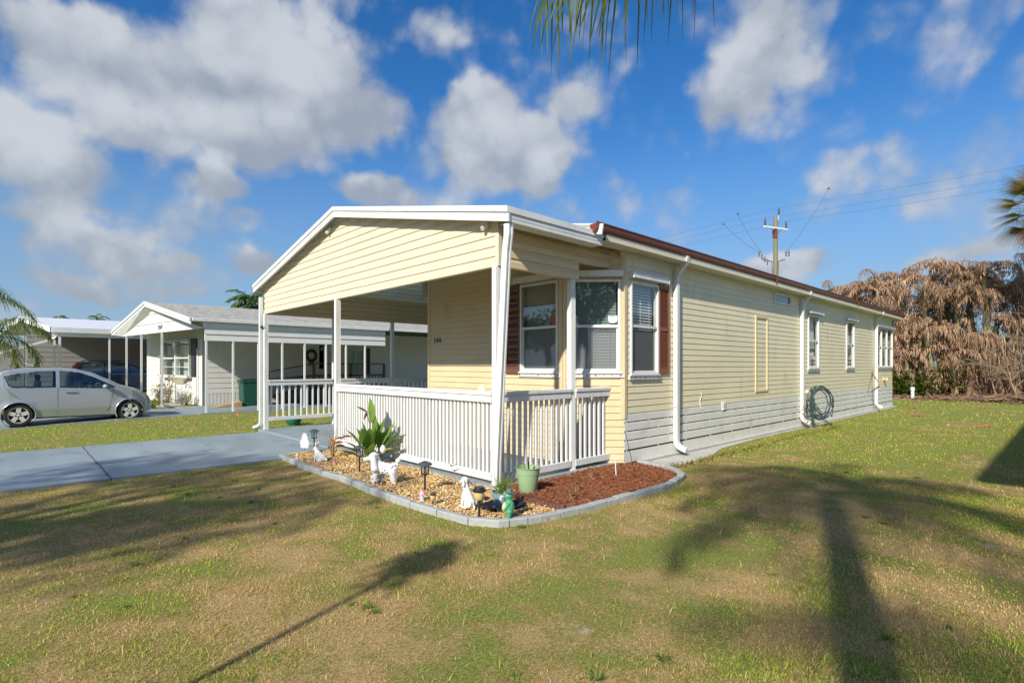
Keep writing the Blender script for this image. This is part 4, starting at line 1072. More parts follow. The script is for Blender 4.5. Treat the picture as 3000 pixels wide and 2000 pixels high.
# small gnomes
def gnome(x, y, label, hat, coat, sc=1.0, hatround=False, rz=3.6):
    o = thing('gnome', (x, y, BZ), label, 'garden gnome', rz=rz)
    S = lambda *p: tuple(q * sc for q in p)
    blob('body', [('c', S(0, 0, .02), S(0, 0, .07), .036*sc, .026*sc), ('s', S(.0, .018, .01), (.03*sc, .014*sc, .012*sc)), ('s', S(.0, -.018, .01), (.03*sc, .014*sc, .012*sc)), ('c', S(.01, .03, .07), S(.03, .025, .045), .011*sc, .010*sc), ('c', S(.01, -.03, .07), S(.03, -.025, .045), .011*sc, .010*sc)], mat('gnome_coat', coat, .5), o, .004, 3, local=True)
    blk('face', mat('gnome_skin', (.70, .42, .30), .5), o, (S(.006, 0, .105), .024*sc), (S(.031, 0, .103), .006*sc))
    blk('beard', M['white'], o, (S(.018, 0, .088), (.020*sc, .022*sc, .026*sc)))
    mb = MB()
    if hatround: mb.lathe((0, 0, 0), [(0, .112*sc), (.048*sc, .112*sc), (.046*sc, .130*sc), (.030*sc, .155*sc), (.012*sc, .172*sc), (0, .175*sc)], 16)
    else: mb.lathe((0, 0, 0), [(0, .112*sc), (.034*sc, .112*sc), (.030*sc, .125*sc), (.016*sc, .160*sc), (0, .195*sc)], 16)
    mb.build('hat', mat('gnome_hat', hat, .5), o, smooth=50, local=True)
gnome(-3.489, -1.06, 'tiny figurine with a pale yellow cap at the left tip of the bed', (.70, .55, .25), (.45, .5, .5), .68, True)
gnome(-2.611, -.86, 'small gnome figurine with a red hat between rabbit and dog statues', (.55, .06, .08), (.22, .26, .32), .62)
gnome(-1.993, -1.05, 'tiny gnome figurine with a green hat close to the edging', (.05, .30, .18), (.60, .48, .36), .48)
gnome(-.004, -1.079, 'gnome figurine with a round pink hat beside the short amber light', (.72, .36, .48), (.46, .52, .66), .72, True)
blk_o = thing('white_ornament', (-2.15, -.33, .22), 'small white drop-shaped ornament hanging among the big leaves', 'ornament')
mb = MB(); mb.lathe((0, 0, 0), [(0, 0), (.03, .02), (.045, .06), (.038, .10), (.015, .13), (0, .135)], 16); mb.build('shell', statue_w, blk_o, smooth=60, local=True)
mb = MB(); mb.tube([(0, 0, .01), (0, 0, -.20)], .004, 6); mb.build('stick', M['black'], blk_o, local=True)
# flat tree-shaped sign on a stake
ts = thing('tree_sign', (-4.00, -.74, BZ), 'white flat tree-shaped cutout sign on a thin wire stake', 'garden sign', rz=R(28)); ts.scale = (0.64,)*3
prof = [(0, .42), (.03, .40), (.05, .41), (.045, .37), (.085, .35), (.06, .33), (.10, .29), (.075, .27), (.125, .22), (.10, .205), (.15, .165), (.12, .145), (.155, .12), (.10, .105), (.05, .10)]
pl = prof + [(-x, z) for x, z in reversed(prof[1:])]
mb = MB(); n = len(pl)
mb.add([(x, -.006, z + .14) for x, z in pl] + [(x, .006, z + .14) for x, z in pl], [tuple(range(n)), tuple(reversed(range(n, 2*n)))] + [(i, n+i, n+(i+1) % n, (i+1) % n) for i in range(n)])
mb.box(-.12, .12, -.008, .008, .17, .24); mb.build('cutout', M['white'], ts, local=True)
mb = MB(); mb.tube([(0, 0, -.03), (0, 0, .2)], .004, 6); mb.build('stake', M['black'], ts, local=True)
# frog figurine
fg = thing('frog_figurine', (1.135, -.85, BZ), 'upright green frog figurine in a grey hat and purple bow tie', 'garden figurine', rz=R(215)); fg.scale = (.84,)*3
gfrog = mat('green_glaze', (.09, .34, .18), .3, .15, 12); cream_ = mat('cream_glaze', (.70, .58, .30), .35)
blob('body', [('s', (0, 0, .15), (.062, .066, .085)), ('c', (0, 0, .20), (.01, 0, .25), .045, .04), ('s', (.012, 0, .275), (.056, .054, .042)), ('c', (0, .062, .19), (.045, .055, .12), .018, .015), ('c', (0, -.062, .19), (.05, -.04, .15), .018, .015),
              ('c', (-.01, .04, .10), (.0, .045, .03), .034, .024), ('c', (-.01, -.04, .10), (.0, -.045, .03), .034, .024), ('s', (.035, .052, .012), (.065, .034, .014)), ('s', (.035, -.052, .012), (.065, .034, .014)), ('s', (.035, .026, .305), .016), ('s', (.035, -.026, .305), .016)], gfrog, fg, .005, 4, local=True)
blk('belly', cream_, fg, ((.024, 0, .140), (.064, .062, .072)))
blk('eye', M['white'], fg, ((.050, .026, .310), .010)); blk('eye', M['white'], fg, ((.050, -.026, .310), .010))
mb = MB(); mb.lathe((0, 0, 0), [(0, .318), (.064, .316), (.064, .322), (.036, .326), (.034, .352), (.02, .360), (0, .360)], 18); mb.build('hat', mat('grey_felt', (.14, .17, .19), .6), fg, smooth=45, local=True)
blk('bow_tie', mat('purple_glaze', (.16, .10, .36), .4), fg, ((.055, .022, .232), (.012, .022, .014)), ((.055, -.022, .232), (.012, .022, .014)), ((.058, 0, .232), .009))
blk('pipe', M['white'], fg, ((.10, -.01, .235), (.014, .014, .026)), ((.085, -.008, .262), (.022, .008, .008)))
blk('held_pebble', M['black'], fg, ((.078, -.012, .165), (.010, .018, .018)))
# pots
def pot(name, x, y, z, r, h, m, label, cat, soil=True, rim=.02):
    o = thing(name, (x, y, z), label, cat)
    mb = MB(); mb.lathe((0, 0, 0), [(0, .0), (r*.68, 0), (r*.72, .01), (r*.93, h*.72), (r*.93, h*.74), (r*.97, h*.745), (r*.985, h*.86), (r, h*.97), (r*1.07, h*.975), (r*1.07, h), (r*.98, h), (r*.93, h*.80), (0, h*.80)], 36)
    mb.build('bowl', m, o, smooth=35, local=True)
    if soil:
        mb = MB(); mb.lathe((0, 0, 0), [(r*.93, h*.82), (0, h*.85)], 24); mb.build('soil', mat('potting_soil', (.05, .03, .02), .95, .4, 30, bump=.8), o, local=True)
    return o
gp = pot('green_plant_pot', .50, .04, BZ, .138, .305, mat('sage_green_plastic', (.30, .44, .24), .45, .05, 4), 'large sage-green plastic plant pot beside the leaning downspout', 'plant pot')
mb = MB(); mb.tube([(0.01, 0, .24), (.012, 0, .37)], .009, 8); mb.build('dark_stake', M['black'], gp, local=True)
mb = MB(); mb.tube([(-.05, -.01, .27), (-.055, 0, .34)], .006, 6); mb.tube([(.09, .02, .27), (.088, .02, .33)], .005, 6); mb.build('dry_stem', M['ramp'], gp, local=True)
pot('blue_plant_pot', .80, -.63, BZ + .012, .112, .17, mat('glazed_blue_ceramic', (.20, .31, .37), .3, .12, 10, coat=.3), 'blue-grey glazed pot holding a fern', 'plant pot')
tr_ = thing('saucer_tray', (.80, -.63, BZ), 'dark square saucer tray under the blue pot', 'plant saucer', rz=R(12))
mb = MB(); mb.box(-.14, .14, -.14, .14, 0, .012)
for a in range(4):
    c_, s_ = math.cos(a*math.pi/2), math.sin(a*math.pi/2)
    v = [(.14, -.14, .0), (.14, .14, .0), (.185, .185, .05), (.185, -.185, .05)]
    v = [(p[0]*c_ - p[1]*s_, p[0]*s_ + p[1]*c_, p[2]) for p in v]; v2 = [(p[0]*.97, p[1]*.97, p[2] + .006) for p in v]
    mb.add(v + v2, [(0, 1, 2, 3), (7, 6, 5, 4), (2, 6, 7, 3), (0, 4, 5, 1)])
mb.build('tray', mat('black_glossy_tray', (.02, .025, .035), .25), tr_, local=True)
# ferns / plants
def strap_leaf(mb, base, d, L, w, droop, n=5, twist=0, curl=0.0, mi=0):
    """long leaf: base point, initial direction, length, max width, gravity droop"""
    p = Vector(base); d = Vector(d).normalized(); prev = None; side = d.cross(Vector((0, 0, 1)))
    if side.length < .05: side = Vector((math.cos(twist), math.sin(twist), 0))
    side.normalize(); side = Matrix.Rotation(twist, 3, d) @ side
    b0 = len(mb.v)
    for i in range(n + 1):
        t = i / n; ww = w * (math.sin(math.pi * min(1, t * .92 + .06)) ** .7) * (1 - t**4 * .9)
        up = side.cross(d).normalized()
        mb.v.append(tuple(p - side*ww*.5 + up*curl*ww)); mb.v.append(tuple(p)); mb.v.append(tuple(p + side*ww*.5 + up*curl*ww))
        p = p + d * (L / n); d = (d - Vector((0, 0, droop / n))).normalized()
        side = (side - d * side.dot(d)).normalized()
    for i in range(n):
        for j in range(2):
            mb.f.append((b0+i*3+j, b0+i*3+j+1, b0+i*3+j+4, b0+i*3+j+3)); mb.m.append(mi)
fernm = leafmat('fern_leaf', [(.2, (.07, .14, .015)), (.5, (.16, .27, .03)), (.8, (.32, .40, .07))])
fn = thing('fern', (.80, -.63, BZ + .145), 'bright green sword fern growing in the blue pot', 'fern'); fn.scale = (0.82,)*3
mb = MB(); rnd = random.Random(3)
for i in range(46):
    a = rnd.uniform(0, 6.28); e_ = rnd.uniform(.7, 1.45); d = Vector((math.cos(a)*math.cos(e_), math.sin(a)*math.cos(e_), math.sin(e_)))
    if i % 3 == 0: d = (d + Vector((.25, .15, .3))).normalized()
    L = rnd.uniform(.16, .33); p = Vector((rnd.uniform(-.05, .05), rnd.uniform(-.05, .05), 0)); dr = rnd.uniform(.3, .9); n = 15
    for k in range(n):
        q = p.copy(); p = p + d*(L/n); d = (d - Vector((0, 0, dr/n))).normalized()
        sd = d.cross(Vector((0, 0, 1))).normalized(); wl = .024*math.sin(math.pi*min(1, (k+2)/(n+1)))+.004
        for sgn in (-1, 1):
            e0 = p; e1 = p + sd*sgn*wl + d*.006
            mb.add([tuple(e0 - d*.004), tuple(e0 + d*.005), tuple(e1)], [(0, 1, 2)])
        mb.add([tuple(q - sd*.0012), tuple(q + sd*.0012), tuple(p)], [(0, 1, 2)])
mb.build('fronds', fernm, fn, local=True)
# bird of paradise
bop = thing('bird_of_paradise', (-2.44, -.36, BZ), 'large leafy bird of paradise plant with paddle leaves in front of the left balusters', 'plant'); bop.scale = (.82, .82, 1.0)
bm_ = leafmat('paddle_leaf', [(.1, (.07, .15, .02)), (.45, (.15, .27, .04)), (.85, (.32, .42, .09))], .38, .3)
mbl = MB(); mbs = MB(); rnd = random.Random(12)
def paddle(az_, el_, stem, L, w, droop=.5, tw=0, off=(0, 0)):
    d = Vector((math.cos(az_)*math.cos(el_), math.sin(az_)*math.cos(el_), math.sin(el_)))
    p0 = Vector((off[0], off[1], 0)); up = Vector((0, 0, 1)); pts = []
    dd_ = (d*.5 + up*.5).normalized(); p = p0.copy(); k = 5
    for i in range(k + 1):
        pts.append(p.copy()); dd_ = (dd_*.7 + d*.3).normalized(); p = p + dd_*(stem/k)
    mbs.tube(pts, [.010 - .0008*i for i in range(k+1)], 6)
    strap_leaf(mbl, pts[-1], dd_, L, w*1.6, droop*.65, 8, tw, .14)
bear = math.atan2(RT.y, RT.x)   # direction that is to the right in view
for (az_, el_, st_, L, w, dr, tw, ox, oy) in [
    (bear+.3, 1.52, .42, .42, .17, .05, 1.5, 0, 0), (bear+2.6, 1.50, .62, .40, .18, .1, 1.3, .02, 0), (bear+2.8, 1.25, .34, .34, .13, .4, .4, -.03, 0),
    (bear+3.0, .80, .26, .44, .14, .5, .5, -.05, 0), (bear+3.1, .55, .22, .42, .13, .6, .2, -.06, .02), (bear+3.3, .30, .16, .46, .13, .35, .2, -.06, 0), (bear+2.9, 1.05, .25, .36, .14, .5, .9, -.04, 0),
    (bear, 1.20, .40, .36, .11, .3, .6, .04, 0), (bear+.1, .95, .30, .46, .12, .3, .5, .05, 0), (bear-.1, .75, .28, .44, .13, .35, .2, .06, 0), (bear, .60, .34, .42, .13, .5, -.2, .06, .02), (bear-.2, .40, .26, .42, .12, .5, 0, .07, 0),
    (bear-1.5, 1.1, .22, .36, .15, .7, 1.0, 0, -.03), (bear-1.3, .8, .16, .34, .15, .9, .6, .03, -.03), (bear-1.8, .75, .18, .34, .15, .9, -.6, -.03, -.03), (bear-1.0, 1.2, .30, .34, .15, .5, .9, .04, 0), (bear-2.2, 1.2, .28, .32, .14, .6, 1.2, -.02, 0),
    (bear+1.5, 1.1, .30, .38, .14, .6, .5, 0, .03), (bear+1.2, .8, .26, .38, .13, .6, .5, .03, .04), (bear+2.0, .9, .28, .36, .13, .6, .4, -.03, .04), (bear-.6, .55, .16, .30, .12, .6, .3, .05, -.02), (bear-2.6, .6, .14, .32, .12, .7, .2, -.05, -.02),
    (bear-.3, 1.38, .24, .30, .13, .3, 1.2, .02, 0), (bear+2.5, 1.35, .18, .32, .12, .4, 1.4, -.01, 0)]:
    paddle(az_, el_, st_, L, w, dr, tw, (ox, oy))
mbl.build('leaves', bm_, bop, smooth=60, local=True); mbs.build('stems', leafmat('petiole', [(0, (.10, .18, .04)), (1, (.18, .26, .07))]), bop, smooth=60, local=True)
mb = MB(); strap_leaf(mb, (.06, -.05, .12), RT*.9 + Vector((0, 0, .42)), .46, .07, .35, 8, .4, .1); mb.build('yellow_leaf', mat('yellowed_leaf', (.55, .42, .05), .5, .15, 12), bop, local=True)
mb = MB(); mb.tube([(0, 0, .25), (-.04, -.02, .62), (-.10, -.05, .80)], [.008, .007, .009], 6); strap_leaf(mb, (-.09, -.04, .78), -RT*.9 + Vector((0, 0, .42)), .22, .045, .1, 5, 1.2, .2); strap_leaf(mb, (-.09, -.04, .78), -RT*.3 - Vector((0, 0, .6)), .14, .05, .1, 4, 1.2, .2)
mb.build('dried_flower', mat('dried_flower_brown', (.12, .06, .03), .7, .3, 20), bop, local=True)
# dry twiggy shrub with orange leaves
tw = thing('dry_shrub', (-3.42, -.52, BZ), 'dry leafless twiggy shrub with a few orange-brown leaves', 'dry shrub')
rnd = random.Random(8); mb = MB(); ml = MB()
for i in range(15):
    a = rnd.uniform(0, 6.28); p = Vector((0, 0, -.02)); d = Vector((math.cos(a)*.28, math.sin(a)*.28, 1)).normalized(); pts = [p.copy()]; L = rnd.uniform(.3, .62)
    for k in range(5): d = (d + Vector((rnd.gauss(0, .09), rnd.gauss(0, .09), 0))).normalized(); p = p + d*(L/5); pts.append(p.copy())
    mb.tube(pts, [.007, .006, .005, .004, .003, .0015], 5)
    if i < 7:
        q = pts[3]; strap_leaf(ml, q, Vector((math.cos(a) + .8, math.sin(a) + .7, .5)), .17, .075, .7, 5, rnd.uniform(-1, 1), .15)
mb.build('twigs', mat('dry_twig', (.32, .20, .10), .8, .2, 20), tw, local=True); ml.build('leaves', leafmat('orange_leaf', [(.2, (.30, .10, .02)), (.6, (.42, .20, .03)), (.9, (.30, .26, .05))]), tw, local=True)
def seedling(x, y, h, label, leaves=3, m=None, name='seedling', red=False):
    o = thing(name, (x, y, BZ), label, 'seedling'); rr = random.Random(int(abs(x)*1000)); mb = MB(); ml = MB()
    for i in range(2):
        pts = [Vector((i*.02, 0, -.02)), Vector((i*.035, .01, h*.5)), Vector((i*.05 - .02, 0, h*(1 - .2*i)))]
        mb.tube(pts, [.005, .004, .003], 6)
        for k in range(leaves):
            a = rr.uniform(0, 6.28); strap_leaf(ml, pts[-1] - Vector((0, 0, .01*k)), Vector((math.cos(a), math.sin(a), .5)), h*.28 + .02, .022 + h*.04, .5, 4, 0, .1)
    mb.build('stem', mat('seedling_stem', (.34, .25, .13), .7), o, local=True)
    if leaves: ml.build('leaves', leafmat('seedling_leaf', [(0, (.07, .10, .02)), (1, (.16, .16, .03))] if not red else [(0, (.12, .04, .03)), (1, (.16, .12, .03))]), o, local=True)
    return o
seedling(-.188, -.53, .30, 'thin seedling with dark reddish leaves by the porch edge', 3, red=True)
seedling(.017, -.582, .22, 'bare cut twig stub standing left of the puppy statue', 0)
seedling(.861, .457, .17, 'green-leaved sprout in the red mulch, nearest the green pot', 4)
seedling(.45, 1.25, .14, 'small yellowing sprout in the middle of the red mulch', 3)
seedling(1.05, .15, .10, 'tiny sprout near the timber edging in the red mulch', 3)
mb = MB(); mb.tube([(.651, 1.563, .0), (.63, 1.56, .28)], .008, 6); tag(mb.build('marker_stake', M['white']), 'thin white plastic marker stake in the red mulch', 'stake')
mb = MB(); mb.tube([(.80, 1.80, .0), (.60, 1.84, .60)], .004, 5); tag(mb.build('thin_rod', M['black']), 'thin dark rod leaning in the red mulch near the house corner', 'stake')
# shell on the railing, toy on the porch, green tub, edge weeds
sh = thing('shell', (-.30, 0, 1.198), 'pale fan-shaped seashell resting on the front cap rail', 'seashell')
mb = MB(); nseg = 14
for i in range(nseg):
    a0 = math.pi*i/nseg; a1 = math.pi*(i+1)/nseg; r0 = .075 + (.006 if i % 2 else 0); r1 = .075 + (.006 if (i+1) % 2 else 0)
    for k in range(4):
        t0, t1 = k/4, (k+1)/4; f_ = lambda t: .045*math.sqrt(max(0, 1 - t*t))
        mb.quad((r0*t0*math.cos(a0), f_(t0)*.6, r0*t0*math.sin(a0)), (r1*t0*math.cos(a1), f_(t0)*.6, r1*t0*math.sin(a1)), (r1*t1*math.cos(a1), f_(t1)*.6, r1*t1*math.sin(a1)), (r0*t1*math.cos(a0), f_(t1)*.6, r0*t1*math.sin(a0)))
        mb.quad((r0*t1*math.cos(a0), -f_(t1)*.6, r0*t1*math.sin(a0)), (r1*t1*math.cos(a1), -f_(t1)*.6, r1*t1*math.sin(a1)), (r1*t0*math.cos(a1), -f_(t0)*.6, r1*t0*math.sin(a1)), (r0*t0*math.cos(a0), -f_(t0)*.6, r0*t0*math.sin(a0)))
mb.build('ribs', mat('shell_cream', (.62, .58, .50), .4, .1, 30), sh, local=True)
ty = thing('toy_bin', (-.25, 1.62, .06), 'yellow, red and blue toy bin on the porch behind the short railing', 'toy')
mb = MB(); mb.box(-.12, .12, -.10, .10, 0, .14); mb.build('blue_base', mat('blue_toy', (.03, .10, .35), .4), ty, local=True, bevel=.01)
mb = MB(); mb.box(-.10, .03, -.09, .09, .14, .36); mb.build('yellow_block', mat('yellow_toy', (.62, .48, .03), .4), ty, local=True, bevel=.01)
mb = MB(); mb.box(.032, .11, -.08, .08, .14, .33); mb.build('red_block', mat('red_toy', (.45, .05, .04), .4), ty, local=True, bevel=.01)
tb = thing('garden_tub', (-8.95, .98, .0), 'round dark green plastic tub on the grass behind the left railing', 'tub'); tb.scale = (.56,)*3
mb = MB(); mb.lathe((0, 0, 0), [(0, .0), (.20, 0), (.30, .10), (.34, .24), (.34, .42), (.36, .44), (.35, .46), (.31, .45), (.30, .3), (0, .3)], 28); mb.build('bowl', mat('teal_green_plastic', (.01, .16, .11), .4), tb, smooth=40, local=True)
mb = MB(); mb.ball((.335, -.06, .16), (.02, .035, .03)); mb.ball((.33, .02, .12), (.02, .02, .02)); mb.build('spigot', M['black'], tb, local=True)
# black bird ornament and hanging shade on the far-left post
bo = thing('bird_ornament', (-8.10, -.085, 2.42), 'small black bird ornament fixed near the top of the far-left post', 'ornament')
mb = MB(); mb.ball((0, 0, 0), (.07, .02, .028)); mb.ball((.07, 0, .02), .022); mb.add([(0, 0, .01), (-.12, .02, .07), (-.06, .01, -.02), (0, .03, -.02), (-.03, .05, -.10), (.03, .01, -.01)], [(0, 1, 2), (3, 4, 5)]); mb.build('bird', M['black'], bo, smooth=60, local=True)

# side garden: hose holder and coiled hose, clothes-airer arm, rose, pipe stub
hh = thing('hose_holder', (.42, 10.12, .0), 'green metal hose holder post leaning beside the side wall', 'hose holder', rot=(0, -.06, 0))
mb = MB(); mb.tube([(0, 0, -.05), (0, 0, .98)], .022, 8); mb.box(-.02, .02, -.02, .26, .88, .92); mb.box(-.02, .02, .24, .27, .88, 1.02); mb.build('stand', M['green'], hh, local=True)
hc = thing('coiled_hose', (.47, 10.35, .62), 'dark grey coiled garden hose hanging on the green holder', 'garden hose', rz=R(-42)); hc.scale = (.86,)*3
rnd = random.Random(5); mb = MB(); pts = []
for i in range(9*24):
    a = i/24*2*math.pi; lap = i//24; rx = .30 + .05*math.sin(lap*2.1); rz_ = .40 + .055*math.cos(lap*1.7)
    pts.append((.05 + .02*math.sin(lap*1.3) + .012*math.sin(a*2), rx*math.cos(a) + .05*math.sin(lap), rz_*math.sin(a)*(1.0 if math.sin(a) > 0 else 1.12 + .1*math.sin(lap*2.3)) + .02*math.cos(lap*3)))
mb.tube(pts, .014, 7); pts = [(.08, .32, .1), (.10, .36, -.1), (.09, .34, -.3), (.10, .31, -.36)]; mb.tube(pts, .014, 7); mb.tube([(.1, .31, -.34), (.1, .30, -.42)], .02, 8)
pts = [(.03, -.26, .2), (.02, -.38, .05), (.03, -.40, -.15), (.02, -.36, -.3), (.02, -.30, -.22)]; mb.tube(pts, .012, 7)
mb.build('coil', M['hose'], hc, smooth=60, local=True)
ca_ = thing('airer_arm', (XW + .01, 15.6, .9), 'folding wooden airer arm fixed to the side wall before the last downspout', 'drying rack')
mb = MB(); mb.tube([(.02, .9, .45), (.45, -.1, .0)], .016, 6); mb.tube([(.02, .9, .45), (.02, .9, -.1)], .016, 6); mb.tube([(.02, .9, -.2), (.45, -.1, .0)], .022, 6); mb.tube([(.30, -.5, .42), (.34, -.1, .22), (.45, -.1, .0)], .012, 6)
mb.tube([(.02, 1.1, .56), (.35, -.6, .50)], .010, 6); mb.build('arm', mat('weathered_stick', (.35, .30, .22), .8), ca_, local=True)
rs_ = thing('rose_bush', (.46, 9.45, .0), 'thin rose stem with one pale bloom against the skirting by the hose', 'rose')
mb = MB(); mb.tube([(0, 0, 0), (-.03, -.05, .35), (.02, .02, .70), (.0, .05, .86)], [.008, .007, .006, .004], 6); mb.tube([(-.03, -.05, .35), (-.10, -.45, .55)], [.006, .003], 6); mb.build('stem', M['ramp'], rs_, local=True)
mb = MB(); mb.ball((0, .05, .90), (.055, .06, .045), 10, 8); mb.ball((.02, .02, .92), (.035, .035, .03)); mb.build('bloom', mat('pale_rose', (.80, .72, .62), .7), rs_, smooth=90, local=True)
ml = MB(); rnd = random.Random(6)
for i in range(22):
    a = rnd.uniform(0, 6.28); strap_leaf(ml, (rnd.uniform(-.04, .04), rnd.uniform(-.1, .1), rnd.uniform(.3, .8)), (math.cos(a), math.sin(a), .2), .09, .05, .5, 3)
ml.build('leaves', bm_, rs_, local=True)
# weeds along the foundation
rnd = random.Random(15); ml = MB()
for i in range(420):
    y = 2.9 + 8*rnd.random()**1.6; x = .74 + rnd.gauss(.04, .06); a = rnd.uniform(0, 6.28)
    strap_leaf(ml, (x, y, 0), (math.cos(a)*.7, math.sin(a)*.7, .8), rnd.uniform(.04, .12), .018, .9, 3)
tag(ml.build('weeds', leafmat('weed_leaf', [(.1, (.12, .14, .02)), (.5, (.22, .24, .04)), (.9, (.36, .28, .06))])), 'low yellow-green weeds creeping along the concrete apron', 'weeds', kind='stuff')
# broadleaf weed tufts and dead leaves in the lawn
rnd = random.Random(21)
tuft_m = leafmat('lawn_weed', [(.1, (.05, .13, .015)), (.6, (.10, .22, .025)), (.9, (.20, .30, .04))])
tuft0 = None
for i in range(46):
    r_ = 2.3 + 7*rnd.random(); a = (rnd.random() - .5)*R(80); d = Matrix.Rotation(a, 3, 'Z') @ FW; p = CAM + d*r_
    if inpoly(p.x, p.y, bed_poly) or (-8 < p.x < .2 and p.y > -.2) or (-8 < p.x < -3.8) or p.y > 2.5 and p.x < 1.0: continue
    if tuft0 is None:
        ml = MB()
        for k in range(34):
            b_ = rnd.uniform(0, 6.28); strap_leaf(ml, (rnd.gauss(0, .02), rnd.gauss(0, .02), -.003), (math.cos(b_), math.sin(b_), rnd.uniform(.4, 1.6)), rnd.uniform(.05, .13), .010, 1.0, 4)
        tuft0 = ml.build('grass_tuft', tuft_m, local=True); o = tuft0
    else: o = tuft0.copy(); COL.objects.link(o)
    o.location = (p.x, p.y, 0); o.rotation_euler = (0, 0, rnd.uniform(0, 6.28)); s_ = rnd.uniform(.35, .7); o.scale = (s_, s_, s_*rnd.uniform(.6, 1))
    tag(o, 'small fresh green grass tuft standing out of the straw-coloured lawn', 'grass tuft', 'green tufts in the lawn')
# ---------------------------------------------------------------- cars
def interp(tab, x):
    if x <= tab[0][0]: return tab[0][1]
    for (a, fa), (b, fb) in zip(tab, tab[1:]):
        if x <= b:
            t = (x - a) / (b - a); t = t*t*(3-2*t) * .35 + t * .65
            return fa + (fb - fa) * t
    return tab[-1][1]
def make_car(name, loc, rz, label, L, Wd, top, belt, under, wheels, rw, paint, glass_p, side_win, wind, back, head, tail, details=True, win_in=True, roofw=.74):
    """x forward from the rear bumper; regions are polygons in (x, z)"""
    o = thing(name, loc, label, 'car', rz=rz)
    hw = Wd/2
    plan = [(0, .80), (.12, .90), (.45, .975), (L*.35, 1.0), (L*.7, 1.0), (L-.55, .96), (L-.22, .86), (L-.07, .70), (L, .48)]
    def halfw(x, z):
        T = interp(top, x); B = interp(belt, x); w = hw * interp(plan, x)
        if z < .42: w *= .955 + .045 * max(0, (z - .16) / .26)
        elif z < B: w *= 1.0 - .035 * ((z - .42) / (B - .42))**2
        else: w *= .965 - (.965 - roofw) * min(1, (z - B) / max(.05, 1.52 - B))**1.15
        for wx in wheels:      # slightly flared arches
            d = math.hypot(x - wx, z - rw)
            if d < rw + .16 and z < B: w += .022 * (1 - max(0, d - rw - .04) / .12 if d > rw + .04 else 1)
        return w
    NXs = int(L / .0125); NZ = 72; ring = []
    for i in range(NXs + 1):
        x = L * i / NXs; T = interp(top, x); zb = interp(under, x); row = []
        rr = min(.10, (T - zb) * .35)
        for k in range(NZ + 1):
            z = zb + (T - rr - zb) * k / NZ
            row.append((x, halfw(x, z), z))
        wT = halfw(x, T - rr)
        for k in range(1, 9):
            a = k/9*math.pi/2; yy_ = wT - rr*1.3*(1 - math.cos(a)); row.append((x, yy_, T - rr + rr*math.sin(a)*.96))
        y_l = row[-1][1]
        for k in range(1, 9): f_ = 1 - k/8; row.append((x, y_l*f_, T + .0*f_))
        ring.append(row)
    m_ = len(ring[0]); body = MB(); glassm = MB(); lampT = MB(); lampH = MB(); black = MB()
    def V(i, j, sgn): p = ring[i][j]; return (p[0], p[1]*sgn, p[2])
    for sgn in (1, -1):
        for i in range(NXs):
            for j in range(m_ - 1):
                q = [V(i, j, sgn), V(i+1, j, sgn), V(i+1, j+1, sgn), V(i, j+1, sgn)]
                if sgn > 0: q.reverse()
                cx = sum(p[0] for p in q)/4; cy = abs(sum(p[1] for p in q)/4); cz = sum(p[2] for p in q)/4
                sidey = cy > hw*.62 and j < NZ + 5
                if j < NZ*.8 and any(math.hypot(cx - wx, cz - rw) < rw + .045 for wx in wheels) and cy > hw*.5: continue
                tgt = body
                if sidey and any(inpoly(cx, cz, w_) for w_ in side_win): tgt = glassm
                elif not sidey and (wind[0] < cx < wind[1]) and cz > wind[2] and cy < hw*.70: tgt = glassm
                elif (back[0] < cx < back[1]) and cz > back[2] and cz < back[3] and cy < hw*.66 and not sidey: tgt = glassm
                elif inpoly(cx, cz, head) and cy > hw*.30: tgt = lampH
                elif inpoly(cx, cz, tail) and cy > hw*.50: tgt = lampT
                elif details and cz < .26 and not sidey: tgt = black
                tgt.add(q, [(0, 1, 2, 3)])
    for i in (0, NXs):
        pts = [V(i, j, 1) for j in range(m_)] + [V(i, j, -1) for j in reversed(range(m_))]
        body.add(pts, [tuple(range(len(pts))) if i == NXs else tuple(reversed(range(len(pts))))])
    bd = body.build('body', paint, o, smooth=38, local=True); glassm.build('window', glass_p, o, smooth=60, local=True)
    for L_, nm, mt in ((lampH, 'headlight', mat('headlight_lens', (.55, .50, .36), .15, .3, 12)), (lampT, 'taillight', mat('taillight_lens', (.55, .02, .03), .2, .2, 9))):
        for sg in (-1, 1):
            q_ = MB()
            for fc in L_.f:
                if L_.v[fc[0]][1]*sg > 0: q_.add([L_.v[i] for i in fc], [(0, 1, 2, 3)])
            if q_.v: q_.build(nm, mt, o, smooth=60, local=True)
    if black.v: black.build('underbody', M['black'], o, local=True)
    mb = MB(); zb = .2
    mb.box(.15, L - .25, -hw*.80, hw*.80, .17, .24); mb.box(.9, L - 1.2, -hw*.85, hw*.85, .24, .55)
    mb.build('floor', M['black'], o, local=True)
    # seats and steering wheel seen through the glass
    if win_in:
        for sx_ in (1.1, 2.0):
            for sy in (-.36, .36):
                mb = MB(); mb.box(sx_ - .1, sx_ + .4, sy - .23, sy + .23, .55, .68); mb.obox((sx_ - .12, sy, .88), Vector((.15, 0, 1)).normalized(), (0, 1, 0), Vector((1, 0, -.15)).normalized(), .30, .22, .06); mb.box(sx_ - .14, sx_ - .04, sy - .12, sy + .12, 1.18, 1.34)
                mb.build('seat', M['black'], o, local=True, bevel=.03)
        mb = MB(); pts = [(2.45 + .06*math.sin(a), -.0 - .36 + .18*math.cos(a), .98 + .16*math.sin(a)) for a in [i*2*math.pi/20 for i in range(21)]]; mb.tube(pts, .014, 6); mb.build('steering_wheel', M['black'], o, local=True)
    # wheels
    rimm = mat('alloy_rim', (.80, .80, .78), .35, .03, metal=.3); tyrem = mat('tyre_rubber', (.022, .022, .022), .75, .2, 20)
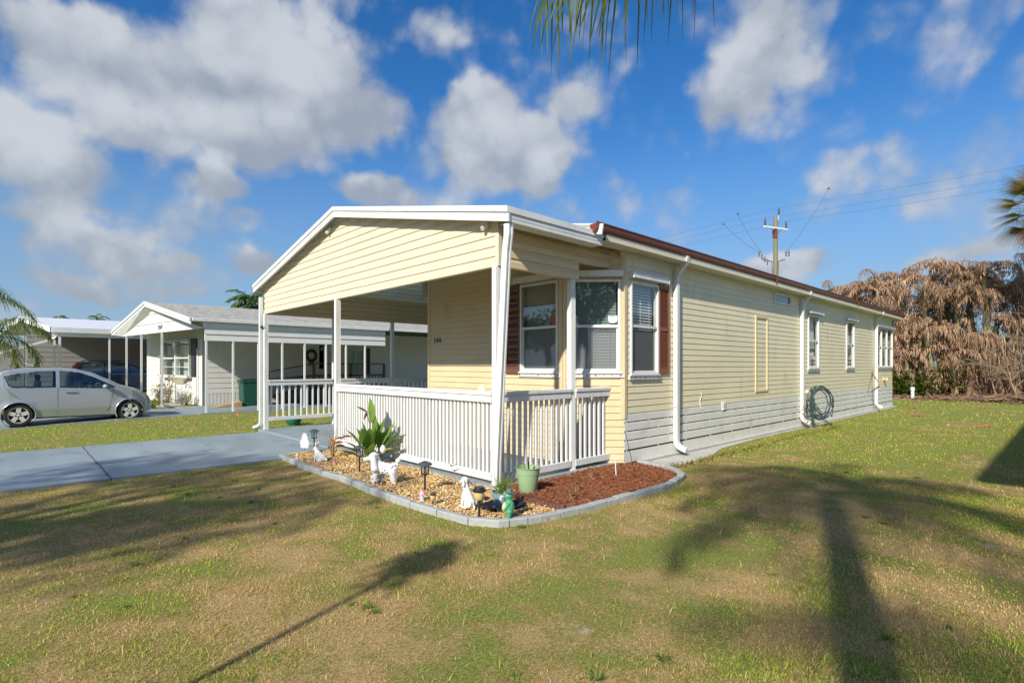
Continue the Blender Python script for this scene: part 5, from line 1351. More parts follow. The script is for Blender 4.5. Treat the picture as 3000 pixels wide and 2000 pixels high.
    for wx in wheels:
        for sy in (-1, 1):
            w = bpy.data.objects.new('wheel', None); COL.objects.link(w); w.parent = o; w.location = (wx, sy*(hw - .11), rw); w.empty_display_size = .1
            mb = MB(); mb.lathe((0, 0, 0), [(rw*.72, -.09), (rw*.93, -.09), (rw, -.065), (rw, .065), (rw*.93, .09), (rw*.72, .09)], 36, axis='y'); mb.build('tyre', tyrem, w, smooth=40, local=True)
            mb = MB(); fy = .075*sy
            mb.lathe((0, 0, 0), [(rw*.73, fy), (rw*.67, fy), (rw*.64, fy*.3)], 36, axis='y')
            for k in range(5):
                a = k*2*math.pi/5 + .3
                for da in (-.13, .13):
                    ax = Vector((math.cos(a), 0, math.sin(a))); off_ = Vector((-math.sin(a), 0, math.cos(a))) * (da*rw*.62)
                    mb.obox(ax*rw*.38 + off_ + Vector((0, fy*.85, 0)), ax, (0, 1, 0), ax.cross(Vector((0, 1, 0))), rw*.31, .012, .024)
            mb.ball((0, fy*.85, 0), (rw*.17, .018, rw*.17)); mb.build('rim', rimm, w, smooth=40, local=True)
            mb = MB(); mb.lathe((0, 0, 0), [(0, fy*.3), (rw*.62, fy*.3)], 24, axis='y'); mb.lathe((0, 0, 0), [(rw+.055, -.14*sy), (rw+.055, .03*sy)], 24, axis='y'); mb.build('wheel_shade_backing', M['dark'], w, local=True)  # near-black disc stands for the shade behind spokes; the ring lines the arch
    return o, halfw, hw, bd
def paintmat(name, col, metal, rough):
    m, nt, b = newmat(name); b.inputs['Base Color'].default_value = (*col, 1); b.inputs['Metallic'].default_value = metal; b.inputs['Roughness'].default_value = rough
    b.inputs['Coat Weight'].default_value = .5; b.inputs['Coat Roughness'].default_value = .08; return m
silver = paintmat('silver_car_paint', (.42, .445, .465), .40, .28)
navyp = paintmat('dark_blue_car_paint', (.035, .05, .085), .3, .3)
cg = glassmat('car_glass', (.62, .72, .70), .04); cgd = glassmat('tinted_car_glass', (.08, .09, .11), .12)
CARX, CARY = -14.78, -4.78
car, hwf, hw, bd = make_car('silver_hatchback', (CARX, CARY, gz(-14.8, -3.0)), R(90), 'small silver five-door hatchback parked on the neighbouring driveway', 3.60, 1.60,
    [(0, .86), (.05, 1.00), (.16, 1.24), (.30, 1.44), (.42, 1.49), (.80, 1.525), (1.35, 1.535), (1.75, 1.50), (2.10, 1.41), (2.50, 1.20), (2.80, 1.03), (3.05, .96), (3.30, .86), (3.48, .70), (3.57, .52), (3.60, .38)],
    [(0, 1.02), (1.0, 1.00), (2.4, .96), (2.8, .90), (3.2, .80), (3.6, .5)],
    [(0, .30), (.2, .22), (3.3, .20), (3.60, .27)], (.62, 2.995), .29, silver, cg,
    [[(.42, 1.06), (.52, 1.00), (1.36, .985), (1.36, 1.43), (.95, 1.42), (.60, 1.37), (.34, 1.31)], [(1.44, .985), (2.62, .93), (2.66, .985), (2.20, 1.25), (1.90, 1.38), (1.60, 1.435), (1.44, 1.44)]],
    (1.95, 2.80, 1.06), (-.01, .36, 1.02, 1.40),
    [(3.02, .93), (3.16, .90), (3.45, .72), (3.52, .60), (3.40, .62), (3.22, .75)], [(-.05, 1.08), (.12, 1.04), (.24, .96), (.16, .82), (.02, .72), (-.05, .72)])
def on_side(x, z, o_=.004, sy=-1): return (x, sy*(hwf(x, z) + o_), z)
mb = MB()   # door seams
for pts in ([(1.40, z) for z in (.30, .5, .7, .9, .985)], [(.33, 1.30), (.36, 1.05), (.44, .90), (.62, .72), (.95, .58), (1.02, .30)], [(2.62, .92), (2.58, .7), (2.52, .40), (2.44, .30)]):
    mb.tube([on_side(x, z, .001) for x, z in pts], .004, 5)
mb.build('door_seam', M['black'], car, local=True)
mb = MB(); mb.tube([on_side(1.56, .86, .018), on_side(1.74, .86, .022), on_side(1.80, .86, .01)], .016, 8); mb.build('door_handle', silver, car, smooth=60, local=True)
mb = MB(); mb.tube([on_side(1.58, .855, .004), on_side(1.78, .855, .004)], .022, 8); mb.build('handle_recess', M['black'], car, local=True)
for sy in (-1, 1):
    mb = MB(); c = on_side(2.42, 1.0, .10, sy); mb.ball(c, (.07, .10, .065), 14, 10); mb.build('wing_mirror', silver, car, smooth=180, local=True)
mb = MB(); mb.box(.28, .56, -.55, .55, 1.485, 1.515); mb.build('spoiler', silver, car, bevel=.01, local=True)
mb = MB()
for sy in (-1, 1): mb.add([(3.40, sy*.64, .54), (3.53, sy*.55, .50), (3.55, sy*.50, .34), (3.44, sy*.64, .32)], [(0, 1, 2, 3)])
mb.box(3.50, 3.605, -.40, .40, .30, .42); mb.build('bumper_intake', M['black'], car, local=True)
mb = MB(); mb.tube([on_side(.56, .86, .0), on_side(.575, .86, .004)], .075, 20, up=(1, 0, 0)); 
suv, hwf2, _, _ = make_car('blue_suv', (-28.75, -2.35, .02), R(90), 'dark blue estate car with red tail light parked under the farther white carport', 4.65, 1.86,
    [(0, .95), (.05, 1.15), (.22, 1.50), (.40, 1.68), (.9, 1.72), (1.8, 1.73), (2.4, 1.66), (2.9, 1.46), (3.35, 1.18), (3.8, 1.08), (4.3, .98), (4.55, .80), (4.65, .55)],
    [(0, 1.1), (1.2, 1.07), (3.0, 1.02), (3.6, .95), (4.6, .6)], [(0, .35), (4.65, .30)], (.85, 3.65), .35, navyp, cgd,
    [[(.50, 1.12), (1.35, 1.10), (1.35, 1.60), (.62, 1.57)], [(1.43, 1.10), (2.40, 1.08), (2.40, 1.58), (1.43, 1.61)], [(2.48, 1.08), (3.15, 1.05), (2.75, 1.42), (2.48, 1.55)]],
    (2.55, 3.35, 1.22), (-.01, .36, 1.15, 1.60), [(4.0, 1.0), (4.5, .85), (4.6, .70), (4.2, .80)], [(-.02, 1.08), (.20, 1.02), (.42, 1.60), (.30, 1.66)], win_in=False)
mb = MB()
for sy in (-1, 1): mb.tube([(.6, sy*.62, 1.73), (.75, sy*.62, 1.78), (2.0, sy*.62, 1.79), (2.2, sy*.62, 1.74)], .018, 6)
mb.build('roof_rack', M['black'], suv, local=True)

for c_, hf, ws_2, rw_2, pm_ in ((car, hwf, (.62, 2.995), .29, silver), (suv, hwf2, (.85, 3.65), .35, navyp)):
    for wx_ in ws_2:
        for sy in (-1, 1):
            mb = MB(); R2 = rw_2 + .050; pp_ = []
            for i in range(25):
                a = math.radians(-28 + 236*i/24); x_, z_ = wx_ + R2*math.cos(a), rw_2 + R2*math.sin(a); pp_.append((x_, sy*(hf(x_, max(z_, .22)) - .004), z_))
            mb.tube(pp_, .020, 6); mb.build('wheel_arch', pm_, c_, smooth=60, local=True)
# ---------------------------------------------------------------- neighbour 247
WR = 3.75; NUMF = .50
n7 = thing('mobile_home', (-18, .5, .03), 'white neighbouring mobile home numbered 247 with grey shingle roof and carport', 'mobile home')
PX = -14.2; PA = Vector((-14.2, .24, 0)); PB = Vector((-22.1, -.91, 0)); gd = (PB - PA); GL = gd.length; gd.normalize(); gn = Vector((gd.y, -gd.x, 0))
if gn.y > 0: gn = -gn
mb = MB(); apx = GL*.585
topf = lambda u: 2.74 + (.80 * (u/apx if u < apx else (GL-u)/(GL-apx)))
siding(mb, PA, gd, gn, GL, 2.74, 3.78, h=.36, top=topf, prof=[(.03, 0), (.005, 1.0)])
mb.add([tuple(PA - gn*.15 + Vector((0, 0, 2.74))), tuple(PB - gn*.15 + Vector((0, 0, 2.74))), tuple(PA + gd*apx - gn*.15 + Vector((0, 0, 3.54)))], [(0, 1, 2)])
mb.build('gable', M['white247'], n7)
mb = MB()  # overhanging rake: fascia right end (-14.2,-.10) to left end (-23.6,-1.04)
FA_ = Vector((-14.1, -.22, 0)); FB_ = Vector((-23.7, -1.12, 0)); FR = (FA_ + FB_)/2; fr_dir = (FB_ - FA_).normalized(); fnn = Vector((fr_dir.y, -fr_dir.x, 0))
if fnn.y > 0: fnn = -fnn
zE, zR = 3.00, 3.90
for a, b in ((FA_, FR), (FR, FB_)):
    za, zb_ = (zE, zR) if a == FA_ else (zR, zE)
    for o1, d0, d1 in ((0, -.17, 0.02), (.03, -.07, .03)):
        v = [a + Vector((0, 0, za + d0)), b + Vector((0, 0, zb_ + d0)), b + Vector((0, 0, zb_ + d1)), a + Vector((0, 0, za + d1))]
        v = [q + fnn*o1 for q in v] + [q - fnn*.02 for q in v]
        mb.add([tuple(q) for q in v], [(3, 2, 1, 0), (4, 5, 6, 7), (0, 1, 5, 4), (1, 2, 6, 5), (2, 3, 7, 6), (3, 0, 4, 7)])
mb.build('rake_fascia', M['white'], n7)
mb = MB()  # soffit strip behind the fascia
GA_ = PA + gd*apx
for a, b, za, zb_, c_, d_2, zc_, zd_ in ((FA_, FR, zE, zR, PA, GA_, 2.74, 3.54), (FR, FB_, zR, zE, GA_, PB, 3.54, 2.74)):
    mb.quad(*[tuple(q) for q in (a + Vector((0, 0, za - .14)), b + Vector((0, 0, zb_ - .14)), d_2 + Vector((0, 0, zd_)), c_ + Vector((0, 0, zc_)))])
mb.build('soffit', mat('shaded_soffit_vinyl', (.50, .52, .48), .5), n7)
mb = MB(); YB = 19
for a, b, za, zb_ in ((FA_, FR, zE, zR), (FR, FB_, zR, zE)):
    A1, B1 = Vector((a.x, YB, za + .02)), Vector((b.x, YB, zb_ + .02))
    mb.quad(tuple(a + Vector((0, 0, za + .022))), tuple(b + Vector((0, 0, zb_ + .022))), tuple(B1), tuple(A1))
mb.build('roof', M['shingle'], n7)
mb = MB(); mb.box(PX + .02, PX + .14, -.18, 6.75, 2.93, 3.04); mb.box(-14.9 + .6, -14.1, 6.75, 19, 2.94, 3.03); mb.build('gutter', M['white'], n7, bevel=.01)
# side carport beam and posts
mb = MB(); siding(mb, (PX, .2), (0, 1), (1, 0), 6.45, 2.335, 2.96, h=.21, prof=[(.03, 0), (.004, 1)]); mb.box(PX - .06, PX, .2, 6.65, 2.335, 2.95); mb.box(PX - .02, PX + .045, .14, .26, 2.75, 3.0); mb.build('side_beam', M['white247'], n7)
def thin_post(x, y, z1, parent, w=.03, name='post'):
    mb = MB(); mb.box(x - w, x + w, y - w, y + w, .0, z1); mb.box(x - w - .01, x + w + .01, y - w - .01, y + w + .01, .03, .045); return mb.build(name, M['white'], parent)
for y in [.24 + .79*i for i in range(8)]: thin_post(PX + .0, y, 2.36, n7, .028)
for t in (.47, .735, .95): q = PA.lerp(PB, t); thin_post(q.x, q.y, 2.76, n7, .032)
# body of the home behind the carport
WX = -17.8
mb = MB(); siding(mb, (WX, .97), (0, 1), (1, 0), 17.8, .48, 3.0, h=.20, prof=[(.016, 0), (.003, 1)], opens=[(5.75, 6.62, 1.2, 2.3), (11.0, 11.9, 1.2, 2.35)])
mb.build('side_wall', M['white247'], n7)
mb = MB(); u = 0
while u < 17.8: mb.wbox((WX, .97), (0, 1), (1, 0), u, u + .10, -.02, .01, .03, .48); mb.wbox((WX, .97), (0, 1), (1, 0), u + .10, u + .13, -.02, -.004, .03, .48); u += .13
mb.build('skirting', M['white247'], n7)
sd = Vector((-1, -.135, 0)).normalized(); sn_ = Vector((-.135, 1, 0)).normalized(); sn_ = Vector((sd.y, -sd.x, 0)); sn_ = sn_ if sn_.y < 0 else -sn_
mb = MB(); FWA = (WX, .97); siding(mb, FWA, (sd.x, sd.y), (sn_.x, sn_.y), 6.0, .03, 3.4, h=.22, prof=[(.016, 0), (.003, 1)], opens=[(.95, WR, 1.16, 2.55)])
mb.wbox(FWA, (sd.x, sd.y), (sn_.x, sn_.y), -.05, .06, -.0, .03, .03, 3.2); mb.wbox(FWA, (sd.x, sd.y), (sn_.x, sn_.y), .30, .40, .016, .05, .03, 2.2)
mb.build('front_wall', M['white247'], n7)
# protruding front window with shelf, curtains, black shutters
fA = FWA; fT = (sd.x, sd.y); fN = (sn_.x, sn_.y)
mb = MB()
for a, b in ((.95, 1.0), (WR - .05, WR), (WR*.62, WR*.62 + .10)): mb.wbox(fA, fT, fN, a, b, -.02, .12, 1.16, 2.55)
mb.wbox(fA, fT, fN, .95, WR, -.02, .12, 2.5, 2.58); mb.wbox(fA, fT, fN, .95, WR, -.02, .10, 1.82, 1.87); mb.wbox(fA, fT, fN, .90, WR + .05, 0, .22, 1.06, 1.16)
mb.wbox(fA, fT, fN, .95, WR, .0, .08, 1.48, 1.5)
wf = mb.build('window_frame', M['white'], n7)
mb = MB(); mb.wbox(fA, fT, fN, 1.0, WR - .05, .03, .034, 1.16, 2.5); mb.build('pane', glassmat('pale_window_glass', (.92, .96, .92), .02), wf)
mb = MB(); P_ = lambda u, oo, z: tuple(Vector((fA[0], fA[1], z)) + sd*u + sn_*oo)
for (a, b) in ((1.02, WR*.55), (WR*.66, WR*.88)):
    n_ = int((b-a)*22)
    for i in range(n_):
        ua, ub = a + (b-a)*i/n_, a + (b-a)*(i+1)/n_; mb.quad(P_(ua, -.10 - .02*(i % 2), 1.1), P_(ub, -.10 - .02*((i+1) % 2), 1.1), P_(ub, -.10 - .02*((i+1) % 2), 2.6), P_(ua, -.10 - .02*(i % 2), 2.6))
mb.build('curtain', M['curtain'], wf)
for a, b in ((.42, .90), (WR + .05, WR + .40)):
    mb = MB(); mb.wbox(fA, fT, fN, a, b, .016, .06, 1.12, 2.58); mb.build('shutter', M['shutterdk'], n7)
mb = MB()  # tapering bracket below the window
mb.add([P_(1.2, .015, 1.06), P_(3.0, .015, 1.06), P_(2.5, .015, .82), P_(1.7, .015, .82), P_(1.2, .20, 1.06), P_(3.0, .20, 1.06), P_(2.5, .05, .82), P_(1.7, .05, .82)], [(4, 5, 6, 7), (0, 4, 7, 3), (1, 2, 6, 5), (3, 7, 6, 2)]); mb.build('window_bracket', M['soffit'], n7)
# side window, shutter, door and wall things seen through the carport
mb = MB()
for a, b in ((6.72, 6.77), (7.15, 7.19), (7.54, 7.59)): mb.box(WX, WX + .05, a, b, 1.2, 2.3)
mb.box(WX, WX + .05, 6.72, 7.59, 2.26, 2.32); mb.box(WX, WX + .05, 6.72, 7.59, 1.16, 1.22); mb.box(WX, WX + .04, 6.72, 7.59, 1.72, 1.75); sf = mb.build('window_frame', M['white'], n7)
mb = MB(); mb.box(WX - .06, WX - .05, 6.7, 7.6, 1.2, 2.3); mb.build('curtain', M['curtain'], sf); mb = MB(); mb.box(WX + .01, WX + .014, 6.76, 7.55, 1.2, 2.3); mb.build('pane', M['glass'], sf)
mb = MB(); mb.box(WX, WX + .04, 7.62, 7.92, 1.16, 2.36); mb.build('shutter', M['shutterdk'], n7)
mb = MB(); mb.box(WX, WX + .04, 11.65, 11.95, 1.16, 2.4); mb.build('shutter', M['shutterdk'], n7); mb = MB(); mb.box(WX + .0, WX + .04, 11.97, 12.9, 1.16, 2.4); mb.build('window_frame', M['glass_dark'], n7); mb = MB(); mb.box(WX, WX + .09, 11.6, 13, 2.4, 2.46); mb.build('window_hood', M['white'], n7)
mb = MB(); mb.box(WX + .01, WX + .05, 4.85, 5.9, .7, 2.65); d_ = mb.build('door', M['white'], n7, bevel=.01); mb = MB(); mb.ball((WX + .08, 5.8, 1.6), .03); mb.build('handle', M['black'], d_)
mb = MB(); pts = [(WX + .09, 5.12 + .20*math.cos(a), 1.98 + .22*math.sin(a)) for a in [i*2*math.pi/24 for i in range(25)]]; mb.tube(pts, .06, 7)
rnd = random.Random(3)
for i in range(160): a = rnd.uniform(0, 6.28); strap_leaf(mb, (WX + .10, 5.12 + .20*math.cos(a), 1.98 + .22*math.sin(a)), (rnd.uniform(-.3, 1), rnd.uniform(-1, 1), rnd.uniform(-1, 1)), .09, .03, .2, 3)
for dx in (-.05, .06): mb.tube([(WX + .1, 5.12 + dx, 1.80), (WX + .12, 5.10 + dx, 1.55)], .035, 6)
wr = mb.build('wreath', mat('dark_wreath', (.07, .045, .035), .8, .4, 20)); tag(wr, 'dark round wreath hanging on the white wall under the neighbour\'s carport', 'wreath')
mb = MB(); mb.box(WX + .02, WX + .05, 5.48, 5.68, 1.40, 2.42); mb2 = MB(); sgn = mb.build('hanging_sign', M['shutterdk']); tag(sgn, 'tall narrow black wall sign to the right of the wreath', 'sign')
mb2.box(WX + .051, WX + .056, 5.55, 5.61, 2.2, 2.34); mb2.build('mark', M['white'], sgn)
text_mesh('house_number', '247', .21, M['blacknum'], n7, PA + gd*(GL*NUMF) + gn*.05 + Vector((0, 0, 2.86)), tuple(-gd), depth=.006, bold=.001)
# wooden access ramp with rails
rp_ = thing('access_ramp', (-16.6, 4.0, .03), 'brown wooden access ramp with handrails under the neighbour\'s carport', 'ramp')
mb = MB(); mb.add([(-17.6, 1.9, .04), (-16.5, 1.9, .04), (-16.5, 4.7, .62), (-17.6, 4.7, .62)], [(0, 1, 2, 3)]); mb.box(-17.6, -16.5, 4.7, 7.9, .56, .62); mb.build('deck', M['ramp'], rp_)
for y, z0, z1 in ((2.9, .0, 1.30), (4.7, .0, 1.62), (6.3, .0, 1.62), (7.9, .0, 1.6)): mb = MB(); mb.box(-16.50, -16.42, y - .05, y + .05, z0, z1); mb.build('post', M['ramp'], rp_)
mb = MB(); mb.obox((-16.46, 3.8, 1.46), Vector((0, 1.8, .32)).normalized(), (1, 0, 0), Vector((0, -.32, 1.8)).normalized(), .92, .045, .025); mb.box(-16.5, -16.42, 4.7, 7.9, 1.6, 1.65); mb.box(-16.5, -16.42, 4.7, 7.9, 1.1, 1.18); mb.obox((-16.46, 3.3, 1.02), Vector((0, 2.8, .22)).normalized(), (1, 0, 0), Vector((0, -.22, 2.8)).normalized(), 1.42, .03, .05); mb.build('handrail', M['ramp'], rp_)
mb = MB()
for y in [4.9 + .15*i for i in range(20)]: mb.box(-16.47, -16.44, y, y + .04, .6, 1.1)
mb.build('balusters', M['ramp'], rp_)
wd = MB(); wd.add([(-16.9, .95, .04), (-16.2, .95, .04), (-16.2, 1.9, .22), (-16.9, 1.9, .22), (-16.9, 1.9, .04), (-16.2, 1.9, .04)], [(0, 1, 2, 3), (1, 5, 2), (0, 3, 4), (3, 2, 5, 4)]); tag(wd.build('wedge_ramp', mat('plywood_wedge', (.42, .30, .16), .8)), 'low plywood wedge ramp on the carport floor left of the green bin', 'ramp')
def bin_(x, y, m, label, lidm, w=.30, h=.95):
    o = thing('wheelie_bin', (x, y, .035), label, 'wheelie bin')
    mb = MB(); a, b = w*.82, w
    v = [(-a, -a, 0), (a, -a, 0), (a, a, 0), (-a, a, 0), (-b, -b, h), (b, -b, h), (b, b, h), (-b, b, h)]
    mb.add(v, [(3, 2, 1, 0), (0, 1, 5, 4), (1, 2, 6, 5), (2, 3, 7, 6), (3, 0, 4, 7)]); mb.box(-b - .02, b + .02, -b - .02, b + .02, h - .08, h); mb.build('bin_body', m, o, bevel=.02, local=True)
    mb = MB(); mb.box(-b - .03, b + .03, -b - .04, b + .03, h, h + .04); mb.box(-b*.8, b*.8, -b*.8, b*.8, h + .04, h + .07); mb.build('lid', lidm, o, bevel=.02, local=True)
    for s_ in (-1, 1): mb = MB(); mb.lathe((s_*a, a, .1), [(0, -.03), (.1, -.03), (.1, .03), (0, .03)], 14, axis='x'); mb.build('wheel', M['black'], o, local=True)
bin_(-16.60, 2.25, M['bintop'], 'dark green wheelie bin standing under the neighbour\'s carport', M['bintop'])
bin_(-15.7, 5.2, mat('navy_bin', (.03, .05, .12), .5), 'navy blue bin seen through the left railing under the neighbour\'s carport', M['black'], .32, .8)
bin_(-15.9, 4.2, M['black'], 'black bin seen through the left railing, nearer than the navy one', M['black'], .28, .75)
bin_(-15.6, 6.6, mat('grey_bin', (.10, .11, .13), .5), 'grey bin at the back of the neighbour\'s carport', M['black'], .30, .8)
# small plants in front of 247
pm = leafmat('garden_leaf', [(.1, (.12, .14, .03)), (.4, (.22, .25, .05)), (.6, (.42, .26, .06)), (.85, (.40, .14, .06))])
rnd = random.Random(31)
def leafy(x, y, z, rx, rz_, n, m, label, cat='shrub', name='shrub', L=.10, w=.05, stem=True):
    o = thing(name, (x, y, z), label, cat); ml = MB(); mb = MB()
    for i in range(7):
        a = rnd.uniform(0, 6.28); p1 = Vector((math.cos(a)*rx*.6, math.sin(a)*rx*.6, rz_*rnd.uniform(.6, 1.0))); mb.tube([(0, 0, 0), tuple(p1*.5 + Vector((0, 0, .05))), tuple(p1)], [.012, .008, .004], 5)
    for i in range(n):
        a = rnd.uniform(0, 6.28); e_ = rnd.uniform(-.3, 1.2); r_ = rnd.uniform(.3, 1)**.6
        p = (math.cos(a)*rx*r_, math.sin(a)*rx*r_, max(.02, rz_*.5 + rz_*.5*rnd.uniform(-1, 1))); strap_leaf(ml, p, (math.cos(a), math.sin(a), e_), L*rnd.uniform(.6, 1.3), w, .6, 3)
    if stem: mb.build('stems', M['ramp'], o, local=True)
    ml.build('leaves', m, o, local=True); return o
leafy(-18.9, .05, .02, .35, 1.15, 240, pm, 'tall orange and green leafy shrub by the neighbour\'s front post')
leafy(-19.8, .0, .02, .40, .8, 260, pm, 'lower reddish shrub between the lattice and the neighbour\'s window', L=.12)
leafy(-18.2, .55, .02, .22, .42, 150, leafmat('croton_leaf', [(.2, (.10, .22, .03)), (.6, (.45, .40, .04)), (.9, (.50, .05, .12))]), 'small plant with yellow and pink leaves at the neighbour\'s wall corner')
leafy(-17.9, -.55, .0, .45, .30, 260, leafmat('ground_leaf', [(.2, (.10, .2, .02)), (.8, (.25, .32, .05))]), 'low green ground plant beside the neighbour\'s drive')
lt = thing('lattice_panel', (-21.8, -.2, .0), 'white diamond lattice panel behind the parked hatchback\'s bonnet', 'lattice')
mb = MB(); LA = Vector((-20.8, .6, 0)); LB = Vector((-23.3, .6, 0)); Ld = (LB - LA).normalized(); 
for i in range(-9, 26):
    for sg in (-1, 1):
        u0 = i*.10; za, zb_ = 0.1, 1.0; ua, ub = u0, u0 + sg*.9
        if ua < 0 and ub < 0 or ua > 2.5 and ub > 2.5: continue
        t0, t1 = 0, 1
        if ub != ua:
            ts = sorted([(0 - ua)/(ub - ua), (2.5 - ua)/(ub - ua)]); t0 = max(t0, ts[0]); t1 = min(t1, ts[1])
        if t1 <= t0: continue
        p = LA + Ld*(ua + (ub-ua)*t0) + Vector((0, 0, za + .9*t0)); q = LA + Ld*(ua + (ub-ua)*t1) + Vector((0, 0, za + .9*t1)); m2 = (p+q)/2; dd_ = (q-p); mb.obox(m2, dd_.normalized(), (0, 1, 0), dd_.normalized().cross(Vector((0, 1, 0))), dd_.length/2, .004, .016)
mb.box(-23.3, -20.8, .58, .62, .06, .11); mb.box(-23.3, -20.8, .58, .62, .98, 1.03); mb.build('slats', M['white'], lt)
mb = MB(); mb.box(-19.0, -17.6, -.30, -.12, .0, .12); mb.box(-19.0, -18.82, -.12, .6, 0, .12); tag(mb.build('planter_kerb', M['white'], bevel=.01), 'low white kerb bordering the neighbour\'s planting strip', 'garden edging')
fl_ = thing('garden_flag', (-9.0, -.35, 0), 'small orange and red garden flag on a thin stick beyond the far-left post', 'garden flag')
mb = MB(); mb.tube([(0, 0, 0), (0, 0, .55)], .004, 5); mb.build('stick', M['black'], fl_, local=True); mb = MB(); mb.box(-.03, .03, -.003, .003, .30, .58); mb.build('cloth', mat('orange_flag', (.60, .13, .03), .7, .4, 30), fl_, local=True)

# ---------------------------------------------------------------- farther home with white metal roof
h3 = thing('mobile_home', (-31, 0, 0), 'farther home with white metal carport roof, left of the home numbered 247', 'mobile home')
EX = -27.0; y0 = -2.95
RX = -31.6; zE3, zR3 = 3.28, 4.02
mb = MB()
yr_ = -3.9; yl_ = -4.9
mb.quad((EX, y0, zE3), (RX, yr_, zR3), (RX, 24, zR3), (EX, 24, zE3)); mb.quad((RX, yr_, zR3), (RX - 5, yl_, zE3), (RX - 5, 24, zE3), (RX, 24, zR3))
mb.build('roof', M['metalroof'], h3)
mb = MB(); mb.box(EX - .05, EX + .06, y0, 24, zE3 - .22, zE3 + .01); mb.box(EX - .2, EX - .05, y0 + .05, 24, zE3 - .40, zE3 - .20); mb.build('gutter', M['white'], h3)
mb = MB()
for xa, xb, za, zb_, ya_, yb_2 in ((EX, RX, zE3, zR3, y0, yr_), (RX, RX - 5, zR3, zE3, yr_, yl_)):
    mb.add([(xa, ya_ - .04, za - .22), (xb, yb_2 - .04, zb_ - .22), (xb, yb_2 - .04, zb_ + .02), (xa, ya_ - .04, za + .02), (xa, ya_, za - .22), (xb, yb_2, zb_ - .22), (xb, yb_2, zb_ + .02), (xa, ya_, za + .02)], [(0, 1, 2, 3), (0, 4, 5, 1), (3, 2, 6, 7), (4, 7, 6, 5)])
mb.build('rake_fascia', M['white'], h3)
mb = MB(); siding(mb, (EX - .3, y0 + .2), (-1, 0), (0, -1), 9.2, 2.84, 4.1, h=.25, top=lambda u: zE3 - .18 + (zR3 - zE3)*(min((u + .3)/4.6, max(0, (9.6 - u)/5.0))), prof=[(.02, 0), (.004, 1)]); mb.build('gable', M['white247'], h3)
for i, y in enumerate((-2.65, -.82, 1.0, 2.85, 4.7, 6.5)):
    mb = MB(); w = .045 if i == 0 else .035; mb.box(EX - .1 - w, EX - .1 + w, y - w, y + w, 0, zE3 - .38); mb.build('post', M['white'], h3)
for x in (-29.6, -32.0): mb = MB(); mb.box(x - .04, x + .04, y0 + .2, y0 + .28, 0, 3.0); mb.build('post', M['white'], h3)
mb = MB(); siding(mb, (-31.4, -3.7), (0, 1), (1, 0), 22.5, .0, 3.8, h=.25, prof=[(.02, 0), (.004, 1)]); mb.box(-36, -31.42, -3.7, 18, .0, 3.3); mb.build('side_wall', M['grey249'], h3)
mb = MB(); mb.box(-36, -27.5, 9.0, 9.1, .0, 3.2); mb.build('rear_wall', M['grey249'], h3)
mb = MB(); mb.box(-36, -33.5, -9.5, -3.75, 0, 2.6); mb.build('lower_wall', M['grey249'], h3)
mb = MB(); mb.box(-31.36, -31.33, 3.9, 5.2, .1, 2.55); mb.box(-31.34, -31.30, 3.95, 5.15, .8, 2.45); d_ = mb.build('door', M['white'], h3)
mb = MB(); mb.add([(-25.9, -4.9, 2.05), (-29.5, -4.9, 2.0), (-29.5, -3.0, 2.75), (-25.9, -3.0, 2.72), (-25.9, -4.95, 1.88), (-29.5, -4.95, 1.85), (-29.5, -3.0, 2.66), (-25.9, -3.0, 2.63)], [(0, 1, 2, 3), (7, 6, 5, 4), (0, 4, 5, 1), (0, 3, 7, 4)]); mb.tube([(-26.0, -4.6, 2.0), (-26.0, -3.1, 1.3)], .02, 6)
mb.build('awning', M['white'], h3)

# ---------------------------------------------------------------- palms and trees
def frond(mb, base, az_, e0, e1, L, nl, ll, lw, hang=.6, mi=0, rach=.018, jitter=.15, start=.15, rmb=None):
    """feather frond: arching midrib with two rows of leaflets hanging from it"""
    p = Vector(base); n = 14; pts = [p.copy()]; dirs = []
    for i in range(n):
        t = i/(n-1); e_ = e0 + (e1 - e0)*t**1.1; az2 = az_ + .12*math.sin(t*3)
        d = Vector((math.cos(az2)*math.cos(e_), math.sin(az2)*math.cos(e_), math.sin(e_))); dirs.append(d); p = p + d*(L/n); pts.append(p.copy())
    (rmb or mb).tube(pts, [rach*(1 - .85*i/n) for i in range(n+1)], 5, mi, cap=False)
    for k in range(nl):
        t = start + (1 - start)*(k + random.random()*.6)/nl; f_ = t*n; i = min(n-1, int(f_)); q = pts[i].lerp(pts[i+1], f_ - i); d = dirs[i]
        sd = d.cross(Vector((0, 0, 1)))
        if sd.length < .05: sd = Vector((1, 0, 0))
        sd.normalize(); upv = sd.cross(d)
        l_ = ll*(math.sin(math.pi*min(1, .12 + .86*t))**.6)*random.uniform(.75, 1.15)
        for sg in (-1, 1):
            v = (sd*sg*.85 + d*.55 + upv*random.uniform(-.2, .35) + Vector((random.gauss(0, jitter), random.gauss(0, jitter), random.gauss(0, jitter)))).normalized()
            v2 = (v + Vector((0, 0, -hang*1.0))).normalized(); v3 = (v + Vector((0, 0, -hang*2.2))).normalized()
            a = q; b = a + v*l_*.35; c = b + v2*l_*.35; e_ = c + v3*l_*.35
            w_ = lw; pd = v.cross(Vector((0, 0, 1)));
            if pd.length < .1: pd = d
            pd = pd.normalized()*w_*.5
            b0 = len(mb.v)
            mb.v.extend([tuple(a - pd*.5), tuple(a + pd*.5), tuple(b + pd), tuple(b - pd), tuple(c + pd*.8), tuple(c - pd*.8), tuple(e_)])
            mb.f.extend([(b0, b0+1, b0+2, b0+3), (b0+3, b0+2, b0+4, b0+5), (b0+5, b0+4, b0+6)]); mb.m += [mi]*3
